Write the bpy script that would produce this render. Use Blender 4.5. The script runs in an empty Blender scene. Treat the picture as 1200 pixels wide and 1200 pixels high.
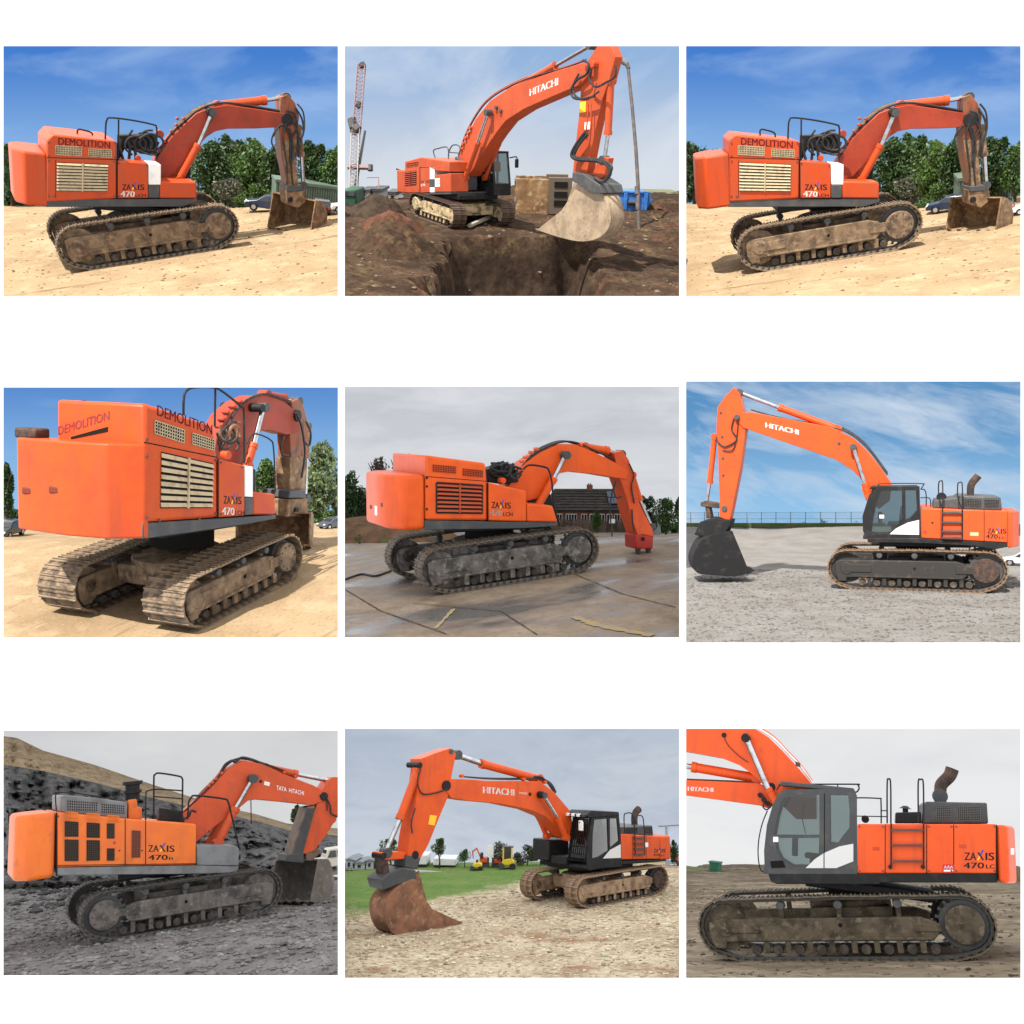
import bpy, bmesh, math, random
from mathutils import Vector, Matrix, noise
from mathutils.geometry import tessellate_polygon
R = math.radians
SC = bpy.context.scene
COL = SC.collection
DONE = set()

# ---------------------------------------------------------------- camera, world, sun, exposure
F = 1100.0                                     # focal length in units of a 1200-unit wide frame
cam_data = bpy.data.cameras.new('camera')
cam = bpy.data.objects.new('camera', cam_data); COL.objects.link(cam)
cam_data.sensor_width = 36.0; cam_data.sensor_fit = 'HORIZONTAL'
cam_data.lens = 36.0*F/1200.0
cam_data.clip_start = .1; cam_data.clip_end = 2000
cam.rotation_euler = (R(90), 0, 0)             # at the origin, looking along +Y
SC.camera = cam
world = bpy.data.worlds.new('World'); SC.world = world
world.use_nodes = True
bg = world.node_tree.nodes['Background']       # an even, bright overcast white all round
bg.inputs['Color'].default_value = (1, 1, 1, 1); bg.inputs['Strength'].default_value = .75
TOSUN = Vector((-.35, -.6, .72)).normalized()
sl = bpy.data.lights.new('sun', 'SUN'); sl.energy = 5.0; sl.angle = R(.6); sl.color = (1, .95, .87)
so = bpy.data.objects.new('sun', sl); COL.objects.link(so)
so.rotation_euler = TOSUN.to_track_quat('Z', 'Y').to_euler()
so.location = TOSUN*200
EXPO = 1.0
SC.view_settings.view_transform = 'Standard'; SC.view_settings.look = 'None'
SC.view_settings.exposure = EXPO; SC.view_settings.gamma = 1
SC.view_settings.use_curve_mapping = False
SC.cycles.use_denoising = True
SC.cycles.max_bounces = 6; SC.cycles.transparent_max_bounces = 12
SC.render.film_transparent = False

# ---------------------------------------------------------------- materials
def lin(c):
    return tuple(((x/255)/12.92 if x/255 <= .04045 else ((x/255+.055)/1.055)**2.4) for x in c)
MATS = {}
def nodes_of(name):
    m = bpy.data.materials.new(name); m.use_nodes = True
    nt = m.node_tree; nt.nodes.clear()
    out = nt.nodes.new('ShaderNodeOutputMaterial')
    return m, nt, out
def N(nt, t, **kw):
    n = nt.nodes.new(t)
    for k, v in kw.items():
        if k.startswith('i_'):
            key = k[2:]
            n.inputs[int(key) if key.isdigit() else key].default_value = v
        else: setattr(n, k, v)
    return n
def noise_fac(nt, coord, scale, detail=6, rough=.6, lo=.4, hi=.6, stretch=None, dist=0., off=(0, 0, 0)):
    mp = N(nt, 'ShaderNodeMapping'); nt.links.new(coord, mp.inputs['Vector'])
    if stretch: mp.inputs['Scale'].default_value = stretch
    mp.inputs['Location'].default_value = off
    n = N(nt, 'ShaderNodeTexNoise', i_Scale=scale, i_Detail=detail, i_Roughness=rough, i_Distortion=dist)
    nt.links.new(mp.outputs[0], n.inputs['Vector'])
    r = N(nt, 'ShaderNodeMapRange'); r.inputs['From Min'].default_value = lo; r.inputs['From Max'].default_value = hi
    nt.links.new(n.outputs['Fac'], r.inputs['Value'])
    return r.outputs[0]
def mixc(nt, fac, a, b):
    m = N(nt, 'ShaderNodeMix', data_type='RGBA')
    if isinstance(fac, (int, float)): m.inputs[0].default_value = fac
    else: nt.links.new(fac, m.inputs[0])
    for s, v in ((6, a), (7, b)):
        if isinstance(v, tuple): m.inputs[s].default_value = (*v[:3], 1)
        else: nt.links.new(v, m.inputs[s])
    return m.outputs[2]
def mth(nt, op, a, b=0.):
    m = N(nt, 'ShaderNodeMath', operation=op)
    for s, v in ((0, a), (1, b)):
        if isinstance(v, (int, float)): m.inputs[s].default_value = v
        else: nt.links.new(v, m.inputs[s])
    return m.outputs[0]
def surf(name, base, layers=(), rough=.6, metal=0., bump=0., bscale=30., island=0., bdetail=6, coat=0., spec=.3):
    """base colour with noise layers (colour, scale, lo, hi[, stretch]); optional per-piece variation"""
    if name in MATS: return MATS[name]
    m, nt, out = nodes_of(name)
    tc = N(nt, 'ShaderNodeTexCoord').outputs['Object']
    b = N(nt, 'ShaderNodeBsdfPrincipled'); nt.links.new(b.outputs[0], out.inputs[0])
    b.inputs['Roughness'].default_value = rough; b.inputs['Metallic'].default_value = metal
    b.inputs['Specular IOR Level'].default_value = spec if rough < .85 else .06
    if coat: b.inputs['Coat Weight'].default_value = coat; b.inputs['Coat Roughness'].default_value = .15
    c = base
    for k, l in enumerate(layers):
        f = noise_fac(nt, tc, l[1], lo=l[2], hi=l[3], stretch=l[4] if len(l) > 4 else None, off=(k*7.3, k*3.1, k*1.7))
        c = mixc(nt, f, c, l[0])
    if island:
        g = N(nt, 'ShaderNodeNewGeometry')
        f = mth(nt, 'ADD', mth(nt, 'MULTIPLY', g.outputs['Random Per Island'], island), 1-island*.5)
        h = N(nt, 'ShaderNodeHueSaturation')
        if isinstance(c, tuple): h.inputs['Color'].default_value = (*c, 1)
        else: nt.links.new(c, h.inputs['Color'])
        nt.links.new(f, h.inputs['Value'])
        c = h.outputs[0]
    if isinstance(c, tuple): b.inputs['Base Color'].default_value = (*c, 1)
    else: nt.links.new(c, b.inputs['Base Color'])
    if bump:
        n = N(nt, 'ShaderNodeTexNoise', i_Scale=bscale, i_Detail=bdetail, i_Roughness=.65); nt.links.new(tc, n.inputs['Vector'])
        bp = N(nt, 'ShaderNodeBump', i_Strength=min(1, bump), i_Distance=.05*max(1, bump)); nt.links.new(n.outputs['Fac'], bp.inputs['Height'])
        nt.links.new(bp.outputs[0], b.inputs['Normal'])
    MATS[name] = m
    return m
def paint(name, col, dirt=(.09, .06, .04), amt=.5, fade=None, rough=.42):
    lo = .75-.3*amt
    ls = [(fade or tuple(x*.8 for x in col), 1.3, .42, .68), (tuple(x*.72+.01 for x in col), 3.5, .52, .72, (1, 1, .12)), (dirt, 2.2, lo, lo+.3), (tuple(x*.45 for x in dirt), 9., lo+.08, lo+.26, (1, 1, .35))]
    return surf(name, col, ls, rough=rough, bump=.12, bscale=6, spec=.22)
def glass(name, tint=(.42, .50, .49), refl=.05):
    if name in MATS: return MATS[name]
    m, nt, out = nodes_of(name)
    t = N(nt, 'ShaderNodeBsdfTransparent'); t.inputs[0].default_value = (*tint, 1)
    g = N(nt, 'ShaderNodeBsdfGlossy'); g.inputs['Roughness'].default_value = .03
    lw = N(nt, 'ShaderNodeLayerWeight', i_Blend=.25)
    f = mth(nt, 'ADD', mth(nt, 'MULTIPLY', lw.outputs['Fresnel'], .8), refl)
    mx = N(nt, 'ShaderNodeMixShader'); nt.links.new(f, mx.inputs[0])
    nt.links.new(t.outputs[0], mx.inputs[1]); nt.links.new(g.outputs[0], mx.inputs[2]); nt.links.new(mx.outputs[0], out.inputs[0])
    MATS[name] = m
    return m
def leafmat(name, dark, light, var=.9):
    if name in MATS: return MATS[name]
    m, nt, out = nodes_of(name)
    g = N(nt, 'ShaderNodeNewGeometry')
    tc = N(nt, 'ShaderNodeTexCoord').outputs['Object']
    f = noise_fac(nt, tc, .9, lo=.38, hi=.64)
    f2 = mth(nt, 'MULTIPLY', mth(nt, 'ADD', f, g.outputs['Random Per Island']), .5)
    c = mixc(nt, f2, dark, light)
    b = N(nt, 'ShaderNodeBsdfPrincipled', i_Roughness=.55); nt.links.new(c, b.inputs['Base Color'])
    tr = N(nt, 'ShaderNodeBsdfTranslucent'); nt.links.new(c, tr.inputs[0])
    mx = N(nt, 'ShaderNodeMixShader'); mx.inputs[0].default_value = .25
    nt.links.new(b.outputs[0], mx.inputs[1]); nt.links.new(tr.outputs[0], mx.inputs[2]); nt.links.new(mx.outputs[0], out.inputs[0])
    MATS[name] = m
    return m
def skymat(name, top, bot, cloud, lo, hi, scale=.05, stretch=(1, 1, 3), z0=0., z1=10., cloud2=None, seed=0., rot=0., dist=.6, over=0.):
    """sky that gives off its own light: blue of the zenith to the pale horizon, noise clouds. Colours as seen (sRGB 0-255)."""
    m, nt, out = nodes_of(name)
    k = 1/(2**EXPO)
    tc = N(nt, 'ShaderNodeTexCoord').outputs['Object']
    sx = N(nt, 'ShaderNodeSeparateXYZ'); nt.links.new(tc, sx.inputs[0])
    r = N(nt, 'ShaderNodeMapRange', interpolation_type='SMOOTHSTEP'); r.inputs['From Min'].default_value = z0; r.inputs['From Max'].default_value = z1
    nt.links.new(sx.outputs['Z'], r.inputs['Value'])
    c = mixc(nt, r.outputs[0], lin(bot), lin(top))
    mp = N(nt, 'ShaderNodeMapping'); nt.links.new(tc, mp.inputs['Vector'])
    mp.inputs['Rotation'].default_value = (0, rot, 0)
    f = noise_fac(nt, mp.outputs[0], scale, detail=8, rough=.55, lo=lo, hi=hi, stretch=stretch, dist=dist, off=(seed, seed*.7, seed*.3))
    c = mixc(nt, mth(nt, 'MULTIPLY', f, .9), c, lin(cloud))
    if cloud2:
        f = noise_fac(nt, mp.outputs[0], scale*2.3, detail=8, rough=.6, lo=.45, hi=.72, stretch=stretch, dist=dist, off=(seed+9, seed*.7, 4))
        c = mixc(nt, mth(nt, 'MULTIPLY', f, .8), c, lin(cloud2))
    e = N(nt, 'ShaderNodeEmission', i_Strength=k); nt.links.new(c, e.inputs[0])
    if over:                                          # unseen canopy glows stronger towards the camera, added fill for the plot
        r2 = N(nt, 'ShaderNodeMapRange'); r2.inputs['From Min'].default_value = 0; r2.inputs['From Max'].default_value = -over
        r2.inputs['To Min'].default_value = k; r2.inputs['To Max'].default_value = k*2.6
        nt.links.new(sx.outputs['Y'], r2.inputs['Value']); nt.links.new(r2.outputs[0], e.inputs['Strength'])
    nt.links.new(e.outputs[0], out.inputs[0])
    return m

STEEL_ROD = surf('chrome_rod', (.42, .43, .45), [((.25, .25, .26), 5, .45, .7)], rough=.22, metal=1.)
BLACK = surf('black_paint', (.011, .011, .012), [((.03, .027, .025), 3, .5, .8)], rough=.5, bump=.1, spec=.18)
DARK = surf('dark_grey_paint', (.045, .047, .05), [((.09, .08, .07), 3, .5, .8)], rough=.5, bump=.1)
RUBBER = surf('rubber_hose', (.016, .016, .017), [((.05, .045, .04), 4, .5, .75)], rough=.6)
DARKNESS = surf('recess_black', (.012, .011, .01), rough=.9)  # near black for joints, and in place of shade inside openings
WHITE = surf('white_paint', (.72, .72, .70), [((.5, .48, .44), 2, .5, .8)], rough=.45)

# ---------------------------------------------------------------- mesh helpers
def tag(o, label=None, cat=None, group=None, kind=None):
    for k, v in (('label', label), ('category', cat), ('group', group), ('kind', kind)):
        if v: o[k] = v
    return o
class MB:
    def __init__(s): s.v = []; s.f = []
    def add(s, vs, fs):
        b = len(s.v); s.v += [tuple(x) for x in vs]; s.f += [tuple(b+i for i in f) for f in fs]; return s
    def prism(s, pts, y0, y1):                       # pts: (x, z) polygon, extruded along y
        n = len(pts)
        a = sum(pts[i][0]*pts[(i+1) % n][1]-pts[(i+1) % n][0]*pts[i][1] for i in range(n))
        if a < 0: pts = pts[::-1]
        if y0 > y1: y0, y1 = y1, y0
        s.add([(p[0], y0, p[1]) for p in pts]+[(p[0], y1, p[1]) for p in pts],
              [tuple(range(n)), tuple(range(2*n-1, n-1, -1))]+[(i+n, (i+1) % n+n, (i+1) % n, i) for i in range(n)])
        return s
    def plan(s, pts, z0, z1):                        # pts: (x, y) polygon, extruded up
        n = len(pts)
        a = sum(pts[i][0]*pts[(i+1) % n][1]-pts[(i+1) % n][0]*pts[i][1] for i in range(n))
        if a < 0: pts = pts[::-1]
        s.add([(p[0], p[1], z0) for p in pts]+[(p[0], p[1], z1) for p in pts],
              [tuple(range(n-1, -1, -1)), tuple(range(n, 2*n))]+[(i, (i+1) % n, (i+1) % n+n, i+n) for i in range(n)])
        return s
    def box(s, a, b, m=None):
        x0, y0, z0 = a; x1, y1, z1 = b
        vs = [(x, y, z) for z in (z0, z1) for y in (y0, y1) for x in (x0, x1)]
        if m is not None: vs = [m @ Vector(p) for p in vs]
        return s.add(vs, [(0, 2, 3, 1), (4, 5, 7, 6), (0, 1, 5, 4), (2, 6, 7, 3), (0, 4, 6, 2), (1, 3, 7, 5)])
    def tube(s, pts, r, n=8, r1=None, cap=True):
        pts = [Vector(p) for p in pts]; m = len(pts)
        up = None; rings = []
        for i, p in enumerate(pts):
            t = (pts[min(i+1, m-1)]-pts[max(i-1, 0)]).normalized()
            if up is None:
                up = t.orthogonal().normalized()
            else:
                up = (up-t*up.dot(t)); up = up.normalized() if up.length > 1e-6 else t.orthogonal().normalized()
            sd = t.cross(up)
            rr = r if r1 is None else r+(r1-r)*i/(m-1)
            rings.append([p+(up*math.cos(2*math.pi*k/n)+sd*math.sin(2*math.pi*k/n))*rr for k in range(n)])
        vs = [q for ring in rings for q in ring]
        fs = [(i*n+k, i*n+(k+1) % n, (i+1)*n+(k+1) % n, (i+1)*n+k) for i in range(m-1) for k in range(n)]
        if cap: fs += [tuple(range(n-1, -1, -1)), tuple(range((m-1)*n, m*n))]
        return s.add(vs, fs)
    def build(s, name, mat, parent=None, mw=None, bevel=0., smooth=True, seg=2):
        me = bpy.data.meshes.new(name); me.from_pydata(s.v, [], s.f); me.update()
        me.materials.append(mat)
        if smooth:
            me.shade_smooth(); me.set_sharp_from_angle(angle=R(38))
        o = bpy.data.objects.new(name, me); COL.objects.link(o)
        if parent is not None: o.parent = parent
        if mw is not None: o.matrix_world = mw
        if bevel:
            md = o.modifiers.new('soft_edge', 'BEVEL'); md.width = bevel; md.segments = seg; md.limit_method = 'ANGLE'; md.angle_limit = R(35)
        return o
def smooth_path(pts, n=6):                          # Catmull-Rom through points
    pts = [Vector(p) for p in pts]
    if len(pts) < 3: return pts
    out = []
    for i in range(len(pts)-1):
        p0, p1, p2, p3 = pts[max(i-1, 0)], pts[i], pts[i+1], pts[min(i+2, len(pts)-1)]
        for k in range(n):
            t = k/n
            out.append(.5*((2*p1)+(p2-p0)*t+(2*p0-5*p1+4*p2-p3)*t*t+(3*p1-p0-3*p2+p3)*t**3))
    out.append(pts[-1]); return out
def empty(name, mw):
    o = bpy.data.objects.new(name, None); COL.objects.link(o); o.matrix_world = mw; o.empty_display_size = .3; return o
def hull2(p):
    p = sorted(set(p))
    def half(q):
        h = []
        for a in q:
            while len(h) > 1 and (h[-1][0]-h[-2][0])*(a[1]-h[-2][1])-(h[-1][1]-h[-2][1])*(a[0]-h[-2][0]) <= 0: h.pop()
            h.append(a)
        return h
    return half(p)[:-1]+half(p[::-1])[:-1]
def text_mesh(body, bold=.02):
    cu = bpy.data.curves.new('lettering', 'FONT'); cu.body = body; cu.size = 1; cu.extrude = 0; cu.resolution_u = 3
    ob = bpy.data.objects.new('lettering', cu); COL.objects.link(ob)
    dg = bpy.context.evaluated_depsgraph_get(); dg.update()
    me = bpy.data.meshes.new_from_object(ob.evaluated_get(dg))
    if bold:                                          # heavier strokes: the letter shapes repeated a little to each side
        bm = bmesh.new(); bm.from_mesh(me)
        base = bm.verts[:]+bm.edges[:]+bm.faces[:]
        for dx in (-bold, bold):
            g = bmesh.ops.duplicate(bm, geom=base)['geom']
            for v in g:
                if isinstance(v, bmesh.types.BMVert): v.co.x += dx; v.co.z += .001 if dx > 0 else -.001
        bm.to_mesh(me); bm.free()
    bpy.data.objects.remove(ob); bpy.data.curves.remove(cu)
    return me

# ---------------------------------------------------------------- one site = one plot of ground with its machine
def rotm(ax, a): return Matrix.Rotation(a, 3, ax)
class Site:
    """u, v: coordinates measured on the photograph, three to one of its pixels, from the corner `off`."""
    def __init__(s, off, frame, anchor, dist, yaw, pitch, lean, roll, S, ns, D):
        s.off = off; s.fr = frame; s.S = S; s.ns = ns; s.D = D
        cx, cy = (frame[0]+frame[2])/2, (frame[1]+frame[3])/2
        r = Vector(((cx-600)/F, 1, (600-cy)/F)).normalized()
        rt = r.cross(Vector((0, 0, 1))).normalized(); up = rt.cross(r)
        B = Matrix((rt, r, up)).transposed()
        T = s.ray(*anchor)*dist*S
        def mk(ro): return B @ rotm('Y', ro) @ rotm('X', R(pitch)) @ rotm('Z', R(yaw))
        def tilt(ro):
            z = mk(ro) @ Vector((0, 0, 1)); a, b = T, T+z
            return (b.x/b.y-a.x/a.y)
        lo, hi = -.5, .5
        for _ in range(50):
            mid = (lo+hi)/2
            if tilt(mid) < 0: lo = mid
            else: hi = mid
        s.roll0 = mid
        ro = lean*mid+R(roll)
        s.Bf = (B @ rotm('Y', ro) @ rotm('X', R(pitch))).to_4x4()
        s.M = Matrix.Translation(T) @ mk(ro).to_4x4() @ Matrix.Scale(S, 4)
        s.Mi = s.M.inverted()
        s.G = Matrix.Identity(4); s.h = lambda x, y: 0.
        w = [Vector(((px-600)/F, 1, (600-py)/F)) for px, py in ((frame[0], frame[1]), (frame[2], frame[1]), (frame[2], frame[3]), (frame[0], frame[3]))]
        s.planes = []
        for i in range(4):
            n = w[i].cross(w[(i+1) % 4]).normalized()
            if n.dot(w[(i+2) % 4]) < 0: n = -n
            s.planes.append(n)
        s.corner = w
    def ray(s, u, v):
        return Vector(((s.off[0]+u/3-600)/F, 1, (600-s.off[1]-v/3)/F))
    def pt(s, u, v, y):                               # point of the machine's plane y
        o = s.Mi @ Vector((0, 0, 0)); d = s.Mi.to_3x3() @ s.ray(u, v)
        k = (y-o.y)/d.y; return o+d*k
    def xz(s, uv, y):
        q = s.pt(uv[0], uv[1], y); return (q.x, q.z)
    def setground(s, ca, cb, yt):
        a, b = s.pt(ca[0], ca[1], s.ns*yt), s.pt(cb[0], cb[1], s.ns*yt)
        if a.x > b.x: a, b = b, a
        d = (b-a); d.y = 0; d.normalize()
        o = a+d*((0-a.x)/d.x); o.y = 0
        z = Vector((-d.z, 0, d.x))
        s.G = Matrix.Translation(o) @ Matrix((d, (0, 1, 0), z)).transposed().to_4x4()
        s.W = s.M @ s.G; s.Wi = s.W.inverted()
    def depth(s, x, y):
        return (s.W @ Vector((x, y, 0))).y/s.S
    def set_far(s, vh, d0, ramp=10., bump=None):
        """beyond the distance d0 the ground runs on to meet the backdrop level in view, at row vh"""
        s.set_far2(vh, d0)
        def h(x, y):
            t = max(0., min(1., (s.depth(x, y)-d0)/ramp)); t = t*t*(3-2*t)
            return t*s.farz(x, y)+(bump(x, y) if bump else 0.)
        s.h = h
    def set_far2(s, vh, d0):
        """the same for ground measured by its distance d0 from the eye"""
        A, B = [s.Wi @ (s.ray(3*(px-s.off[0]), vh)*s.D*s.S) for px in (s.fr[0], s.fr[2])]
        C = s.Wi @ Vector((s.M.translation.x, d0*s.S, 0)); C.z = 0
        # a ground point at distance d0 under the machine's middle line
        o = s.W @ Vector((0, 0, 0)); wy = s.Wi.to_3x3() @ Vector((0, 1, 0)); wy = Vector((wy.x, wy.y, 0))
        C = wy*((d0*s.S-o.y)/(s.W.to_3x3() @ wy).y)
        n = (A-C).cross(B-C)
        s.farz = lambda x, y: C.z-(n.x*(x-C.x)+n.y*(y-C.y))/n.z
    def finish(s):
        """the plot ends in straight cuts: whatever reaches past them is cut off"""
        bpy.context.view_layer.update()
        for o in list(COL.objects):
            if o in DONE: continue
            DONE.add(o)
            if o.type != 'MESH' or o.name.startswith('sky'): continue
            W = o.matrix_world; out = []
            for i, n in enumerate(s.planes):
                d = [n.dot(W @ Vector(c)) for c in o.bound_box]
                if min(d) < 0: out.append(i)
            if out:
                if o.data.users > 1: o.data = o.data.copy()
                s.trim(o, out)
                if not o.data.vertices: bpy.data.objects.remove(o)
    def gpt(s, u, v):                                 # where the line of sight meets the ground, in ground coordinates
        o = s.Wi @ Vector((0, 0, 0)); d = s.Wi.to_3x3() @ s.ray(u, v)
        z = 0.
        p = o
        for _ in range(12):
            k = (z-o.z)/d.z; p = o+d*k
            z = .5*z+.5*s.h(p.x, p.y)
        return Vector((p.x, p.y, s.h(p.x, p.y)))
    def frame(s, p):                                  # upright frame square to the view, at a ground point
        return Matrix.Translation(s.W @ Vector(p)) @ s.Bf @ Matrix.Scale(s.S, 4)
    def mpp(s, p):                                    # metres per zoom pixel at a ground point
        q = s.W @ Vector(p); return q.y/(F*3)/s.S
    def at(s, u, v, depth):                           # point at a given distance (times S) in ground coordinates
        return s.Wi @ (s.ray(u, v)*depth*s.S)
    def inside(s, p):
        q = s.W @ Vector(p)
        return all(n.dot(q) > 0 for n in s.planes)
    def trim(s, o, which=(0, 1, 2, 3)):
        """cut a mesh where the plot ends"""
        me = o.data; bm = bmesh.new(); bm.from_mesh(me)
        mi = o.matrix_world.inverted()
        for i in which:
            n = s.planes[i]
            co = mi @ Vector((0, 0, 0)); no = (o.matrix_world.to_3x3().transposed() @ n).normalized()
            bmesh.ops.bisect_plane(bm, geom=bm.verts[:]+bm.edges[:]+bm.faces[:], plane_co=co, plane_no=no, clear_inner=True, clear_outer=False)
        bm.to_mesh(me); bm.free(); me.update()
        return o
    def sky(s, mat, canopy=False, label=None, e=.12, wide=True):
        D = s.D*s.S
        c = [w*D for w in s.corner]
        ctr = (c[0]+c[2])/2; cz = c[2].z
        k = s.S
        # a gently bowed backdrop; its local z starts at the frame's foot, in metres of the site
        mb = MB(); nx = 12
        o = Vector((ctr.x, D, cz))
        vs = []
        for j in range(2):
            for i in range(nx+1):
                t = i/nx
                a = c[3].lerp(c[2], t) if j == 0 else c[0].lerp(c[1], t)
                vs.append((a-o)/k)
        mb.add(vs, [(i, i+1, nx+2+i, nx+1+i) for i in range(nx)])
        if canopy:                                    # unseen glowing sheet added overhead and sunward to block the sun
            lx = Vector((-1.1*(c[0].z-c[3].z), 0, 0)) if wide else Vector((0, 0, 0))
            a0, a1, b0, b1, c0 = c[0]+lx, c[1], c[0]*e+lx*.6, c[1]*e, c[3]
            q = [(x*1.0006-o)/k for x in (a0, a1, b1, b0)]
            mb.add(q, [(0, 1, 2, 3)])
            if not wide:
                q = [(x*1.0006-o)/k for x in (c[0], c[3], c[3]*e, c[0]*e)]
                mb.add(q, [(0, 1, 2, 3)])
        ob = mb.build('sky', mat, None, Matrix.Translation(o) @ Matrix.Scale(k, 4), smooth=False)
        tag(ob, label, None, None, 'structure')
        return ob
    def ground(s, name, mat, nx=150, ny=150, kind='structure', label=None, back=None, rough=0.):
        P = [s.gpt(3*(px-s.off[0]), 3*(py-s.off[1])) for px, py in ((s.fr[0], s.fr[3]), (s.fr[2], s.fr[3]))]
        Q = []
        for px in (s.fr[0], s.fr[2]):
            lo = s.Wi @ Vector(((px-600)/F*s.D*s.S, s.D*s.S, 0)); Q.append(lo)
        A = P+Q
        # grid lines follow the direction of view so that far cells are not wasted
        y0, y1 = min(a.y for a in A)-2, max(a.y for a in A)+2
        x0, x1 = min(a.x for a in A)-3, max(a.x for a in A)+3
        mb = MB(); vs = []
        for j in range(ny+1):
            y = y0+(y1-y0)*(j/ny)**1.0
            for i in range(nx+1):
                x = x0+(x1-x0)*i/nx
                vs.append((x, y, s.h(x, y)+(rough*(noise.noise(Vector((x*2.1, y*2.1, 0)))+.5*noise.noise(Vector((x*6, y*6, 3)))) if rough else 0)))
        n1 = nx+1
        mb.add(vs, [(j*n1+i, j*n1+i+1, (j+1)*n1+i+1, (j+1)*n1+i) for j in range(ny) for i in range(nx)])
        o = mb.build(name, mat, None, s.W)
        bpy.context.view_layer.update()
        s.trim(o)
        # end at the backdrop
        bm = bmesh.new(); bm.from_mesh(o.data)
        mi = o.matrix_world.inverted()
        bmesh.ops.bisect_plane(bm, geom=bm.verts[:]+bm.edges[:]+bm.faces[:], plane_co=mi @ Vector((0, s.D*s.S+.02, 0)), plane_no=(o.matrix_world.to_3x3().transposed() @ Vector((0, 1, 0))).normalized(), clear_outer=True)
        bm.to_mesh(o.data); bm.free()
        return tag(o, label, None, None, kind)
    def scatter(s, name, mat, n, r0, r1, box, label=None, seed=1, flat=.6, skip=None, kind='stuff'):
        """n loose stones as one mesh; box = x0, x1, y0, y1 of the ground"""
        rnd = random.Random(seed); mb = MB()
        for _ in range(n):
            x, y = rnd.uniform(box[0], box[1]), rnd.uniform(box[2], box[3])
            z = s.h(x, y)
            if not s.inside((x, y, z)) or (skip and skip(x, y)): continue
            r = r0+(r1-r0)*rnd.random()**3
            k = 6; a0 = rnd.random()*6; vs = []
            for (zz, rr) in ((-.3, .8), (.35, .95)):
                for i in range(k):
                    a = a0+i*2*math.pi/k; q = r*rr*rnd.uniform(.65, 1.15)
                    vs.append((x+q*math.cos(a), y+q*math.sin(a), z+zz*r*flat))
            vs.append((x+rnd.uniform(-.3, .3)*r, y+rnd.uniform(-.3, .3)*r, z+r*flat*.95))
            mb.add(vs, [(i, (i+1) % k, k+(i+1) % k, k+i) for i in range(k)]+[(k+i, k+(i+1) % k, 2*k) for i in range(k)])
        o = mb.build(name, mat, None, s.W, smooth=False)
        return tag(o, label, None, None, kind)

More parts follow.
